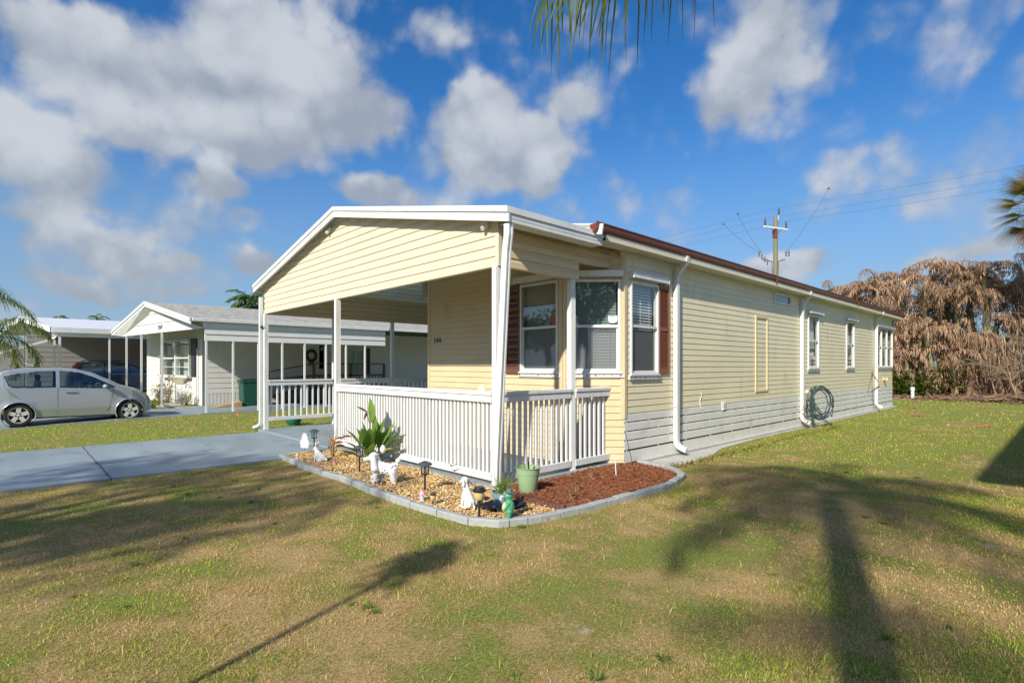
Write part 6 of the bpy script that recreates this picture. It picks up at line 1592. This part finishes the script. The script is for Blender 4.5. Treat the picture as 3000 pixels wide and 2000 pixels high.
palm_leaf = leafmat('palm_leaflet', [(.1, (.08, .13, .02)), (.4, (.19, .27, .04)), (.7, (.34, .38, .07)), (.95, (.54, .50, .16))], .45, .3)
trunk_m = mat('palm_trunk', (.22, .19, .15), .85, .2, 6, bump=.8, bscale=12, stretch=(1, 1, 3))
def trunk(mb, pts, r0, r1, sides=12):
    n = len(pts); mb.tube(pts, [r0 + (r1 - r0)*i/(n-1) for i in range(n)], sides)
def feather_palm(name, x, y, z, h, nf, L, label, m, e_hi=1.35, e_lo=-.5, nl=55, ll=.55, lw=.03, r=.14, lean=(0, 0), seed=1, hang=.6, group=None, curve=1.9, extra=()):
    random.seed(seed); o = thing(name, (x, y, z), label, 'palm tree', group)
    mb = MB(); top_ = Vector((lean[0], lean[1], h)); trunk(mb, [Vector((0, 0, -.1)), Vector((lean[0]*.2, lean[1]*.2, h*.35)), Vector((lean[0]*.6, lean[1]*.6, h*.7)), top_], r*1.15, r*.85); mb.build('trunk', trunk_m, o, smooth=60, local=True)
    ml = MB(); ga = random.random()*6.28
    for i in range(nf):
        e0 = e_lo + (e_hi - e_lo)*((i + .5)/nf); az_ = ga + i*2.39996
        frond(ml, top_ + Vector((0, 0, .1*i/nf)), az_, e0, e0 - curve*random.uniform(.8, 1.15), L*random.uniform(.85, 1.1), nl, ll, lw, hang)
    for (az_, e0, e1, L_, nl_, ll_) in extra: frond(ml, top_, az_, e0, e1, L_, nl_, ll_, lw, hang)
    ml.build('crown', m, o, local=True); return o
# tall queen palm right beside the camera: its shadow falls over the lawn and one frond dips into view at the top
bx, by, bh = 5.40, -4.95, 5.15
feather_palm('queen_palm', bx, by, 0, bh, 24, 2.35, 'tall palm whose long green frond tips hang into view at the top', palm_leaf, e_hi=1.25, e_lo=-.1, nl=75, ll=.62, lw=.016, r=.15, seed=4, curve=1.9)
def thin_frond(tip_target, L0):
    pass
# the drooping frond over the view
fo = thing('palm_frond', (bx, by, bh), 'long green palm frond with narrow leaflets dangling from the top edge of the view', 'palm frond')
random.seed(14); ml = MB()
st_ = Vector((bx, by, bh)); B3 = [st_, CAM + FW*1.4 + RT*2.0 + Vector((0, 0, 3.4)), CAM + FW*2.9 + RT*1.45 + Vector((0, 0, 2.15)), CAM + FW*3.25 + RT*.15 + Vector((0, 0, 2.27))]
pts = []
for i in range(25):
    t = i/24; pts.append(B3[0]*(1-t)**3 + B3[1]*3*t*(1-t)**2 + B3[2]*3*t*t*(1-t) + B3[3]*t**3 - st_)
ml.tube(pts, [.022*(1 - .85*i/24) for i in range(25)], 6)
for k in range(110):
    t = .10 + .90*k/110; f_ = t*24; i = min(23, int(f_)); q = pts[i].lerp(pts[i+1], f_ - i); d = (pts[i+1] - pts[i]).normalized(); sd = d.cross(Vector((0, 0, 1))).normalized()
    l_ = .68*(math.sin(math.pi*min(1, .20 + .66*t))**.5)*random.uniform(.55, 1.08)
    for sg in (-1, 1):
        v = (sd*sg*.35 + d*random.uniform(.05, .4) + Vector((0, 0, -.8))).normalized(); p = q.copy(); b0 = len(ml.v); w_ = random.uniform(.008, .015)
        for s_ in range(7):
            u = s_/6; pd = (RT + FW*random.uniform(-.3, .3)).normalized()*w_*.5*(1 - .92*u**2)
            ml.v.extend([tuple(p - pd), tuple(p + pd)]); p = p + v*(l_/6); v = (v + Vector((random.gauss(0, .02), random.gauss(0, .02), -.22))).normalized()
        for s_ in range(6): ml.f.append((b0+2*s_, b0+2*s_+1, b0+2*s_+3, b0+2*s_+2)); ml.m.append(0)
ml.build('leaflets', leafmat('near_palm_leaflet', [(.15, (.05, .09, .015)), (.5, (.15, .20, .03)), (.8, (.30, .33, .07)), (1, (.40, .30, .16))], .4, .4), fo, local=True)

# dead brown palms behind the home
dead = leafmat('dead_palm_leaflet', [(.1, (.15, .085, .052)), (.35, (.30, .185, .11)), (.6, (.45, .295, .18)), (.85, (.62, .45, .29))], .8, .15)
deadt = mat('dead_palm_trunk', (.27, .24, .13), .85, .3, 3, bump=.6, bscale=14)
rnd = random.Random(77); k = 0
spots = [(-9.4, 31.0, 3.7), (-8.0, 30.5, 3.9), (-6.9, 29.6, 4.2), (-5.9, 31.5, 4.9), (-5.0, 29.2, 4.6), (-4.2, 31.2, 5.2), (-3.4, 28.8, 4.9), (-2.6, 30.4, 5.4), (-1.9, 28.2, 5.0), (-1.2, 29.8, 5.6), (-.5, 28.5, 5.3), (.2, 30.2, 5.7), (.9, 28.9, 5.4), (1.5, 30.4, 5.4), (2.1, 29.2, 5.2), (2.9, 30.6, 5.3), (3.6, 29.9, 5.0), (4.3, 31.2, 5.2), (5.2, 32.0, 5.0)]
low = [(-.2, 28.9, 3.9), (1.0, 29.6, 3.6), (2.0, 30.0, 3.4), (-.6, 28.0, 2.9), (-1.6, 28.9, 3.5), (-3.2, 27.9, 2.6), (-2.0, 27.3, 3.2), (-.9, 27.6, 2.4), (.1, 27.6, 3.4), (.8, 27.9, 2.2), (1.4, 28.4, 3.0), (2.2, 28.5, 2.0), (-1.4, 27.2, 1.7), (.45, 27.9, 1.4)]
desc = ['leftmost one just showing over the roof', 'leftmost but one', 'second from the left', 'third from the left', 'fourth from the left', 'fifth from the left', 'sixth from the left', 'seventh from the left', 'eighth from the left', 'ninth from the left', 'tenth from the left', 'eleventh from the left', 'twelfth from the left', 'thirteenth from the left', 'fourteenth from the left', 'fifteenth from the left', 'sixteenth from the left', 'seventeenth from the left', 'last on the right']
def dead_palm(x, y, h, nf, L, lab, seed, grp, curve=2.7, e_hi=1.45, e_lo=.1):
    random.seed(seed); o = thing('dead_palm', (x, y, 0), lab, 'dead palm', grp)
    mb = MB(); lx, ly = random.uniform(-.4, .4), random.uniform(-.3, .3)
    for q in range(2 if h > 3 else 1):
        ox = random.uniform(-.25, .25); trunk(mb, [Vector((ox, q*.2, -.1)), Vector((ox*.5 + lx*.3, ly*.3, h*.4)), Vector((lx, ly, h))], .13, .08, 8)
    mb.build('trunk', deadt, o, smooth=60, local=True)
    ml = MB(); ga = random.random()*6
    for i in range(nf):
        hb = h*(1 - .42*(i % 3)/2*random.random()); e0 = e_lo + (e_hi - e_lo)*random.random()
        tt = hb/h
        frond(ml, Vector((lx*tt, ly*tt, hb)), ga + i*2.4, e0, e0 - curve*random.uniform(.85, 1.15), L*random.uniform(.8, 1.15), 60, .44, .030, 1.15, jitter=.42, rach=.028)
    ml.build('crown', dead, o, local=True)
for i, (x, y, h) in enumerate(spots): dead_palm(x, y, h + (.45 if x < 0 else .5), 16, 2.5, 'tall dead brown palm behind the home, %s' % desc[i], 100 + i, 'dead brown palms behind the home')
ld = ['middle-height one fourth from the rear wall', 'middle-height one at the hedge centre', 'middle-height one right of the hedge centre', 'middle-height one just behind the pipe stub', 'middle-height one beside the rear wall', 'just right of the rear wall corner', 'second along the grass edge', 'third along the grass edge', 'fourth along the grass edge', 'fifth along the grass edge', 'sixth along the grass edge', 'farthest right along the grass edge', 'short one near the white pipe stub', 'short one at the middle of the hedge foot']
for i, (x, y, h) in enumerate(low): dead_palm(x, y, h, 11, 1.9, 'low dead brown palm behind the home, %s' % ld[i], 200 + i, 'dead brown palms behind the home', 2.9, 1.2, -.5)
rootm = mat('shaggy_palm_roots', (.20, .13, .085), .9, .4, 7, bump=1.0, bscale=18, stretch=(1, 1, .3))
rt_ = thing('palm_stump', (1.9, 28.4, 0), 'massive shaggy trunk base with flaring roots at the foot of the dead palms', 'palm trunk')
mb = MB(); random.seed(88)
for i in range(26):
    a = random.uniform(0, 6.28); r0_ = random.uniform(.1, 1.0); x_, y_ = r0_*math.cos(a)*1.3, r0_*math.sin(a)*.6; fl = random.uniform(1.1, 1.9)
    mb.tube([(x_*fl, y_*fl, -.05), (x_*1.1, y_*1.1, .5), (x_*.8, y_*.8, 1.3), (x_*.75 + random.gauss(0, .1), y_*.7, 2.8)], [random.uniform(.10, .2), .14, .12, .06], 7)
mb.build('roots', rootm, rt_, smooth=60, local=True)
ml = MB()
for i in range(900):
    a = random.uniform(0, 6.28); r0_ = random.uniform(.2, 1.25); strap_leaf(ml, (r0_*math.cos(a)*1.3, r0_*math.sin(a)*.7, random.uniform(.6, 3.0)), (random.gauss(0, .3), random.gauss(0, .3), -1), random.uniform(.4, .9), .04, .2, 3)
ml.build('hanging_leaves', dead, rt_, local=True)
thm = leafmat('dry_thicket_leaf', [(.1, (.13, .07, .045)), (.4, (.27, .16, .10)), (.7, (.40, .26, .16)), (.95, (.52, .38, .24))], .85, .1)
for ti, (tx, ty, tw_, th_, lb_) in enumerate(((-2.6, 31.6, 3.4, 5.6, 'dense dry brown thicket filling the gaps behind the left dead palms'), (1.2, 31.8, 3.0, 6.1, 'dense dry brown thicket filling the gaps behind the middle dead palms'), (4.9, 32.4, 2.2, 5.6, 'dense dry brown thicket behind the dead palms beside the plank fence'))):
    random.seed(300 + ti); q_ = thing('dry_thicket', (tx, ty, 0), lb_, 'thicket', 'dry thickets behind the dead palms'); ml = MB(); mb = MB()
    for i in range(14):
        bx_ = random.uniform(-tw_, tw_)*.8; mb.tube([(bx_, 0, -.1), (bx_ + random.gauss(0, .2), random.gauss(0, .2), th_*.5), (bx_ + random.gauss(0, .5), random.gauss(0, .4), th_*.9)], [.06, .04, .015], 5)
    mb.build('stems', deadt, q_, local=True)
    for i in range(7500):
        x_ = random.uniform(-tw_, tw_); zt = th_*(1 - .28*(abs(x_)/tw_)**2.5) + .35*math.sin(x_*3.1 + ti) + .2*math.sin(x_*7.7)
        z_ = (.6 if ti == 2 else .0) + zt*random.random()**.75
        if ti == 2 and z_ < 2.1: continue
        strap_leaf(ml, (x_, random.gauss(0, .5), z_), (random.gauss(0, .8), random.gauss(0, .6), random.gauss(-.5, .7)), random.uniform(.18, .5), .035, 1.3, 3)
    ml.build('leaves', thm, q_, local=True)
# twiggy bare shrub in front of the dead palms at the right
random.seed(9)
def bare_tree(name, x, y, h, n, spread, label, m, redbits=False, seedv=9, lean=(0, 0)):
    random.seed(seedv); o = thing(name, (x, y, 0), label, 'bare tree'); mb = MB(); tips = []
    def grow(p, d, L, r, lev):
        pts = [p.copy()]; rr = [r]; nst = 5
        for i in range(5):
            d = (d + Vector((random.gauss(0, .13), random.gauss(0, .13), random.gauss(0, .10) - .02*lev))).normalized(); p = p + d*(L/5); pts.append(p.copy()); rr.append(r*(1 - .13*(i+1)))
        mb.tube(pts, rr, 5 if lev else 7)
        if lev < 3:
            for k_ in range(3 if lev else n):
                t = random.uniform(.35, 1); q = pts[int(t*5)]; a = random.uniform(0, 6.28); s_ = spread
                d2 = (d + Vector((math.cos(a)*s_, math.sin(a)*s_, random.uniform(-.25, .4)))).normalized(); grow(q, d2, L*random.uniform(.5, .75), max(.006, r*.5), lev + 1)
        else: tips.append(p.copy())
    grow(Vector((0, 0, 0)), Vector((lean[0], lean[1], 1)).normalized(), h*.5, .042, 0)
    mb.build('branches', m, o, smooth=60, local=True)
    ml = MB()
    for t in tips:
        if random.random() < .5: strap_leaf(ml, t, (random.gauss(0, 1), random.gauss(0, 1), .2), .12, .06, .6, 3)
    ml.build('leaves', leafmat('sparse_leaf', [(.2, (.20, .05, .04)), (.5, (.25, .22, .05)), (.9, (.30, .33, .06))]), o, local=True)
    return o
twig_m = mat('pale_twig', (.26, .19, .12), .8, .2, 5)
bare_tree('bare_shrub', 2.6, 27.0, 4.6, 9, 1.1, 'bare twiggy tree with a few red leaves in front of the dead palms', twig_m, lean=(-.35, -.1))
bare_tree('bare_shrub', 3.6, 28.0, 6.6, 8, .8, 'taller bare tree with thin twigs at the right edge, left of the fan palm', twig_m, seedv=23, lean=(-.15, 0))
bare_tree('bare_shrub', 3.3, 26.4, 3.2, 9, 1.3, 'low spreading bare bush with pale twigs above the debris', twig_m, seedv=31, lean=(-.5, 0))
und = leafmat('undergrowth_leaf', [(.1, (.04, .09, .015)), (.5, (.12, .20, .02)), (.9, (.28, .32, .04))])
leafy(-1.15, 26.7, 0, .55, 1.3, 420, und, 'yellow-green bush at the foot of the dead palms, next to the rear wall corner', L=.22, w=.14)
leafy(-.55, 26.9, 0, .5, .9, 320, und, 'second low green bush, left of the white pipe stub', L=.22, w=.13)
leafy(.15, 27.2, 0, .5, 1.5, 300, und, 'dark green bush right of the white pipe stub', L=.2, w=.12)
leafy(.95, 27.5, 0, .5, 1.9, 200, und, 'small green creeper growing up the dead palms', L=.2, w=.12)
pp = MB(); pp.tube([(-.30, 25.9, 0), (-.30, 25.9, .48)], .07, 14); pp.tube([(-.30, 25.9, .42), (-.30, 25.9, .56)], .085, 14); tag(pp.build('pipe_stub', M['white'], smooth=50), 'short upright white plastic pipe at the edge of the back lawn', 'pipe')
# debris mound and fallen palm bits
rnd = random.Random(42); mb = MB()
for i in range(1500):
    t = rnd.random(); x = -1.5 + 6.8*t; y = 26.6 + rnd.gauss(.5, .8) + max(0, x - 2)*-.35; a = rnd.uniform(0, 6.28); l_ = rnd.uniform(.1, .45); z = .02 + rnd.random()*.12*(1 + max(0, x - 1.5))
    mb.obox((x, y, z), Vector((math.cos(a), math.sin(a), rnd.gauss(0, .2))).normalized(), Vector((-math.sin(a), math.cos(a), 0)), (0, 0, 1), l_, .025, .01)
tag(mb.build('leaf_litter', islandmat('litter', [(0, (.18, .10, .06)), (.5, (.30, .20, .13)), (.8, (.10, .06, .04)), (1, (.50, .40, .30))])), 'fallen brown palm debris piled along the back edge of the lawn', 'debris', kind='stuff')
for (x, y, l_, az_) in ((1.55, 15.6, .55, .5), (.9, 19.0, .2, 1.0), (2.6, 21.0, .25, .2), (3.3, 13.3, .35, .1)):
    mb = MB(); pts = [Vector((x, y, .03)) + Vector((math.cos(az_), math.sin(az_), 0))*l_*t + Vector((0, 0, .02*math.sin(t*5))) for t in (-.5, -.2, .1, .5)]; mb.tube(pts, [.03, .04, .035, .015], 6)
    tag(mb.build('fallen_branch', mat('fallen_branch_brown', (.26, .11, .06), .85, .3, 8)), 'reddish-brown fallen palm stalk lying on the back lawn', 'fallen branch', 'fallen stalks on the back lawn')
# rear fence and a pale house beyond it
fe = thing('plank_fence', (5, 33, 0), 'brown horizontal plank fence with gaps at the back right', 'fence')
for i, z in enumerate((.25, .48, .72, .95, 1.18, 1.42, 1.66, 1.86)):
    mb = MB(); hgt = .055 if i > 2 else .10; mb.box(2.2, 12, 32.98, 33.02, z - hgt, z + hgt); mb.build('plank', mat('fence_board', (.15, .085, .04), .85, .3, 4, stretch=(.3, 1, 4)), fe)
for x in (2.3, 4.7, 7.1, 9.5): mb = MB(); mb.box(x - .05, x + .05, 33.02, 33.12, 0, 2.0); mb.build('post', M['timber'], fe)
hb = thing('house', (6, 44, 0), 'small white house beyond the rear fence at the right edge', 'house')
mb = MB(); mb.box(3.1, 12, 42, 48, 0, 2.9); mb.build('wall', M['white247'], hb); mb = MB(); mb.prism([(2.7, 2.9), (7.5, 4.3), (12.4, 2.9)], 41.6, 48.4)
mb.v = [(p[0], p[2], p[1]) for p in mb.v]; mb.build('roof', M['metalroof'], hb)
mb = MB(); mb.box(3.6, 4.2, 41.95, 41.99, .9, 2.2); mb.box(5.2, 6.2, 41.95, 41.99, .2, 2.2); mb.build('window', M['black'], hb)
ws_ = thing('warning_sign', (3.75, 35.2, 0), 'yellow-orange diamond road sign beyond the fence', 'road sign'); mb = MB(); mb.tube([(0, 0, 0), (0, 0, 2.3)], .03, 8); mb.build('post', M['galv'], ws_, local=True)
mb = MB(); mb.add([(-.36, -.04, 2.2), (0, -.04, 1.84), (.36, -.04, 2.2), (0, -.04, 2.56), (-.36, -.02, 2.2), (0, -.02, 1.84), (.36, -.02, 2.2), (0, -.02, 2.56)], [(0, 1, 2, 3), (7, 6, 5, 4), (0, 4, 5, 1), (1, 5, 6, 2), (2, 6, 7, 3), (3, 7, 4, 0)]); mb.build('plate', mat('sign_yellow', (.72, .40, .02), .4), ws_, local=True)
# fan palm at the right edge
random.seed(51)
fp = thing('fan_palm', (3.95, 26.4, 0), 'green fan palm with brown lower leaves at the right edge of the view', 'palm tree')
mb = MB(); trunk(mb, [Vector((0, 0, 0)), Vector((.05, 0, 4)), Vector((0, 0, 7.9))], .20, .17); mb.build('trunk', trunk_m, fp, local=True, smooth=60)
def fan(ml, base, az_, e0, pet, R_, n, droop, w=.05):
    d = Vector((math.cos(az_)*math.cos(e0), math.sin(az_)*math.cos(e0), math.sin(e0))); q = Vector(base) + d*pet; ml.tube([Vector(base), Vector(base) + d*pet*.5 + Vector((0, 0, .05)), q], .02, 5)
    sd = d.cross(Vector((0, 0, 1)));
    if sd.length < .1: sd = Vector((1, 0, 0))
    sd.normalize()
    for i in range(n):
        a = (i/(n-1) - .5)*3.6; v = (d*math.cos(a) + sd*math.sin(a)).normalized(); L_ = R_*(1 - .18*abs(a)/1.8)*random.uniform(.9, 1.05); p = q.copy(); b0 = len(ml.v)
        pd = v.cross(sd.cross(d)).normalized()
        for s_ in range(6):
            u = s_/5; ml.v.extend([tuple(p - pd*w*.5*(1 - .8*u)), tuple(p + pd*w*.5*(1 - .8*u))]); p = p + v*(L_/5); v = (v + Vector((0, 0, -droop*u))).normalized()
        for s_ in range(5): ml.f.append((b0+2*s_, b0+2*s_+1, b0+2*s_+3, b0+2*s_+2)); ml.m.append(0)
ml = MB()
for i in range(34): e0 = -.55 + 1.9*i/34; fan(ml, (0, 0, 7.9 + .01*i), i*2.4, e0, random.uniform(.8, 1.15), random.uniform(.9, 1.15), 34, .42)
ml.build('crown', leafmat('fan_leaf', [(.1, (.07, .09, .01)), (.4, (.20, .20, .03)), (.65, (.38, .27, .09)), (.9, (.56, .40, .20))]), fp, local=True)
ml = MB()
for i in range(14): fan(ml, (0, 0, 7.7), i*.9, -.8 - random.random()*.5, .7, .95, 24, .6)
ml.build('dead_leaves', dead, fp, local=True)
# queen palm at the left edge
qx, qy = -18.6, -5.75
feather_palm('queen_palm', qx, qy, gz(qx, qy), 3.7, 13, 2.4, 'green palm at the left edge with fronds arching in front of the farther home', palm_leaf, e_hi=1.35, e_lo=-.5, nl=60, ll=.62, lw=.022, r=.15, seed=20, hang=.8, curve=1.8)
feather_palm('queen_palm', -20.3, -4.75, gz(-20.3, -4.75), 2.6, 14, 2.1, 'lower green palm at the left edge with fronds hanging down behind the parked hatchback', palm_leaf, e_hi=1.35, e_lo=-.4, nl=60, ll=.60, lw=.024, r=.13, seed=26, hang=.9, curve=2.0)
# palms far away over the roofs
feather_palm('distant_palm', -39.9, 9.6, 0, 6.3, 40, 2.3, 'bushy green palm rising behind the shingle roof of the home numbered 247', leafmat('distant_palm_leaf', [(.1, (.05, .10, .02)), (.6, (.13, .22, .04)), (.9, (.25, .34, .08))]), nl=46, ll=.5, lw=.07, seed=5, e_lo=-.8, hang=.5)
feather_palm('distant_palm', -83, 4.1, 0, 7.6, 12, 1.6, 'tiny distant palm above the white metal roof', palm_leaf, nl=24, ll=.4, lw=.09, seed=6)
feather_palm('distant_palm', -85, 0.5, 0, 7.6, 9, 1.1, 'tiny distant palm, the more leftward of two above the white metal roof', palm_leaf, nl=20, ll=.4, lw=.10, seed=7)

# leafy trees across the lane: their shadows lie on the front lawn and they show in the window glass
oakleaf = leafmat('oak_leaf', [(.1, (.02, .05, .01)), (.5, (.05, .10, .02)), (.9, (.12, .17, .04))], .5, .25)
bark = mat('tree_bark', (.13, .10, .07), .9, .3, 6, bump=.8, bscale=15, stretch=(1, 1, .3))
def leafy_tree(x, y, h, cr, label, seed, nl=5200, hz=.55, ls=.13):
    random.seed(seed); o = thing('shade_tree', (x, y, 0), label, 'tree'); mb = MB(); trunk(mb, [Vector((0, 0, -.1)), Vector((.1, 0, h*.3)), Vector((0, .1, h*.55))], cr*.10 + .05, cr*.06 + .03)
    cl = []
    for i in range(14):
        a = i*2.4; r_ = cr*(.35 + .55*random.random()); zc = h*.62 + (random.random() - .35)*cr*hz*1.6; c = Vector((math.cos(a)*r_, math.sin(a)*r_, zc)); cl.append((c, cr*random.uniform(.28, .46))); mb.tube([Vector((0, .1, h*.45)), c*.5 + Vector((0, 0, h*.3)), c], [.08, .05, .02], 6)
    mb.build('trunk', bark, o, smooth=60, local=True); ml = MB()
    for i in range(nl):
        c, r_ = random.choice(cl); v = Vector((random.gauss(0, 1), random.gauss(0, 1), random.gauss(0, .8))).normalized()*r_*random.random()**.4; p = c + v
        n1 = Vector((random.gauss(0, 1), random.gauss(0, 1), random.gauss(0, 1))).normalized(); n2 = n1.cross(Vector((.3, .2, .9))).normalized()*ls*.5; n1 = n1*ls
        ml.add([tuple(p - n1), tuple(p + n2), tuple(p + n1), tuple(p - n2)], [(0, 1, 2, 3)])
    ml.build('crown', oakleaf, o, local=True)
leafy_tree(-.1, -10.6, 7.8, 2.6, 'leafy shade tree in the front yard behind the viewpoint', 61, 3400, .4, .11)
yt = thing('young_tree', (2.48, -5.3, 0), 'slender young tree in the front lawn behind the viewpoint', 'tree')
mb = MB(); mb.tube([(0, 0, -.05), (.02, .02, 1.2), (-.02, 0, 2.0), (0, 0, 2.3)], [.030, .026, .022, .01], 8); mb.build('trunk', bark, yt, local=True)
ml = MB(); random.seed(62)
for i in range(420): a = random.uniform(0, 6.28); strap_leaf(ml, (random.gauss(0, .09), random.gauss(0, .09), 2.25 + random.gauss(0, .13)), (math.cos(a), math.sin(a), random.uniform(-.4, .6)), .13, .04, .8, 3)
ml.build('crown', oakleaf, yt, local=True)
leafy_tree(-7.5, -24, 8.5, 2.6, 'leafy tree across the lane, left of the driveway line', 63, 4200)
leafy_tree(15.0, -10.5, 8.5, 3.2, 'broad leafy tree in the right-hand front yard behind the viewpoint', 68, 6000)
leafy_tree(-20.0, -19, 6.0, 2.6, 'low leafy tree far to the left across the lane', 69, 4500)
leafy_tree(13.0, -24, 9.0, 3.0, 'large leafy tree across the lane on the right', 64, 5000)
leafy_tree(6.5, -31, 8.5, 2.8, 'leafy tree beside the home across the lane', 65, 4000)
feather_palm('queen_palm', 8.6, -11.0, 0, 6.2, 14, 2.8, 'second tall palm farther behind the viewpoint', palm_leaf, e_hi=1.2, e_lo=-.3, nl=44, ll=.6, lw=.04, r=.15, seed=33)
nr = thing('mobile_home', (7.5, 3, 0), 'pale home with low roof next door on the right, outside the view', 'mobile home')
mb = MB(); siding(mb, (5.85, 14), (0, -1), (-1, 0), 13.3, 0, 3.05, h=.2, prof=[(.016, 0), (.003, 1)]); siding(mb, (5.85, .7), (1, 0), (0, -1), 4.2, 0, 3.05, h=.2, prof=[(.016, 0), (.003, 1)]); mb.build('wall', M['white247'], nr)
mb = MB(); mb.add([(5.48, .36, 3.25), (10.4, .36, 3.25), (10.4, 14.3, 3.25), (5.48, 14.3, 3.25), (7.9, .36, 3.9), (7.9, 14.3, 3.9), (5.48, .36, 3.1), (10.4, .36, 3.1), (10.4, 14.3, 3.1), (5.48, 14.3, 3.1)], [(0, 4, 5, 3), (4, 1, 2, 5), (0, 1, 4), (3, 5, 2), (9, 8, 7, 6), (0, 3, 9, 6), (1, 7, 8, 2), (0, 6, 7, 1), (3, 2, 8, 9)]); mb.build('roof', M['metalroof'], nr)
ho = thing('mobile_home', (0, -36, 0), 'white home across the lane behind the viewpoint', 'mobile home')
mb = MB(); siding(mb, (-8, -34), (1, 0), (0, 1), 14, 0, 3, h=.2, prof=[(.016, 0), (.003, 1)]); mb.box(-8, 6, -40, -34.02, 0, 3); mb.build('wall', M['white247'], ho)
mb = MB(); mb.add([(-8.4, -33.6, 3), (6.4, -33.6, 3), (6.4, -40.4, 3), (-8.4, -40.4, 3), (-8.4, -37, 3.9), (6.4, -37, 3.9)], [(0, 1, 5, 4), (2, 3, 4, 5), (0, 4, 3), (1, 2, 5), (0, 3, 2, 1)]); mb.build('roof', M['shingle'], ho)
mb = MB(); mb.box(-5, -3.4, -33.98, -33.94, 1, 2.3); mb.box(1, 3, -33.98, -33.94, 1, 2.3); mb.build('window', M['glass_dark'], ho)
# ---------------------------------------------------------------- power pole and lines
pl_ = thing('utility_pole', (-11.4, 39.6, 0), 'tall greenish-brown wooden utility pole rising behind the home roof', 'utility pole')
mb = MB(); mb.tube([(0, 0, -.2), (0, 0, 13.25)], [.20, .155], 16, cap=True); mb.build('pole', M['pole'], pl_, smooth=50, local=True)
cd = Vector((.35, .94, 0)).normalized()
mb = MB(); mb.obox((0.1, -.2, 12.35), cd, Vector((cd.y, -cd.x, 0)), (0, 0, 1), 1.25, .055, .065); mb.build('crossarm', M['white'], pl_, local=True)
mb = MB(); mb.tube([Vector((.1, -.2, 12.3)) + cd*.6, (0, 0, 11.75)], .02, 6); mb.tube([Vector((.1, -.2, 12.3)) - cd*.5, (0, 0, 11.75)], .02, 6); mb.box(-.17, .17, -.20, -.15, 11.6, 12.2); mb.build('brace', M['gutterbrown'], pl_, local=True)
tops = [Vector((.1, -.2, 12.42)) - cd*1.15, Vector((.28, -.1, 13.35)), Vector((.1, -.2, 12.42)) + cd*1.12]
for t in tops:
    mb = MB(); mb.lathe(tuple(t), [(.03, 0), (.09, .08), (.05, .12), (.09, .20), (.05, .24), (.09, .32), (.05, .36), (.085, .44), (.05, .50), (.07, .56), (0, .6)], 12); mb.build('insulator', M['wire'], pl_, smooth=60, local=True)
mb = MB(); mb.tube([(.2, -.1, 13.0), (.28, -.1, 13.35)], .03, 6); mb.build('bracket', M['white'], pl_, local=True)
for i, dx in enumerate((-1.0, .75)):
    o = bpy.data.objects.new('cutout_switch', None); COL.objects.link(o); o.parent = pl_
    c = Vector((dx*.69, dx*.72, 9.9))
    mb = MB()
    for k_ in range(4 if i == 0 else 2):
        q = c + Vector((RT.x, RT.y, 0))*(k_*.22 - .3)*(1 if i == 0 else -1) + Vector((0, 0, .5 - .22*k_ if i == 0 else .5)); mb.lathe(tuple(q), [(.03, -.25), (.07, -.15), (.05, -.05), (.08, .05), (.05, .15), (.03, .25)], 8)
    mb.tube([c, (0, 0, 9.7)], .03, 6); mb.build('fuse', M['wire'], o, local=True)
    mb = MB(); mb.tube([c + Vector((0, 0, .1)), c*.3 + Vector((0, 0, 6.8)), (0, 0, 3.5)], .025, 6); mb.build('lead', M['timber'], o, local=True)
W0 = Vector((-11.4, 39.6, 0))
def wire(name, a, b, sag, label, r=.008):
    mb = MB(); a, b = Vector(a), Vector(b); mb.tube([a.lerp(b, t) + Vector((0, 0, -sag*4*t*(1-t))) for t in [i/30 for i in range(31)]], r, 5, up=(0, 1, 0)); tag(mb.build('power_line', M['wire']), label, 'power line', 'overhead power lines')
lab3 = ['lower overhead power line from the left end of the crossarm', 'topmost overhead power line from the pole top', 'overhead power line from the right end of the crossarm']
for t, lb in zip(tops, lab3):
    for sgn_ in (-1, 1):
        wire('power_line', W0 + t + Vector((0, 0, .58)), W0 + t + Vector((sgn_*58, -1*sgn_ , .6)), .8, lb + (', running right' if sgn_ > 0 else ', running left'))
wire('power_line', W0 + Vector((0, 0, 7.0)), W0 + Vector((58, 0, 9.0)), 1.0, 'low communication cable running right from the pole', .012)
for q, p_ in (((-3.1, -2.4, 12.9), (-.72, -.75, 10.4)), ((-2.3, -1.6, 13.7), (-.75, -.8, 10.5)), ((3.0, 2.6, 15.4), (.55, .5, 10.4))):
    a, b = Vector(q), Vector(p_); mb = MB(); mb.tube([a.lerp(b, t) + Vector((0, 0, -.25*4*t*(1-t))) for t in [i/10 for i in range(11)]], .014, 5); mb.ball(tuple(a), .09, 8, 6); mb.build('jumper_wire', M['wire'], pl_, local=True)
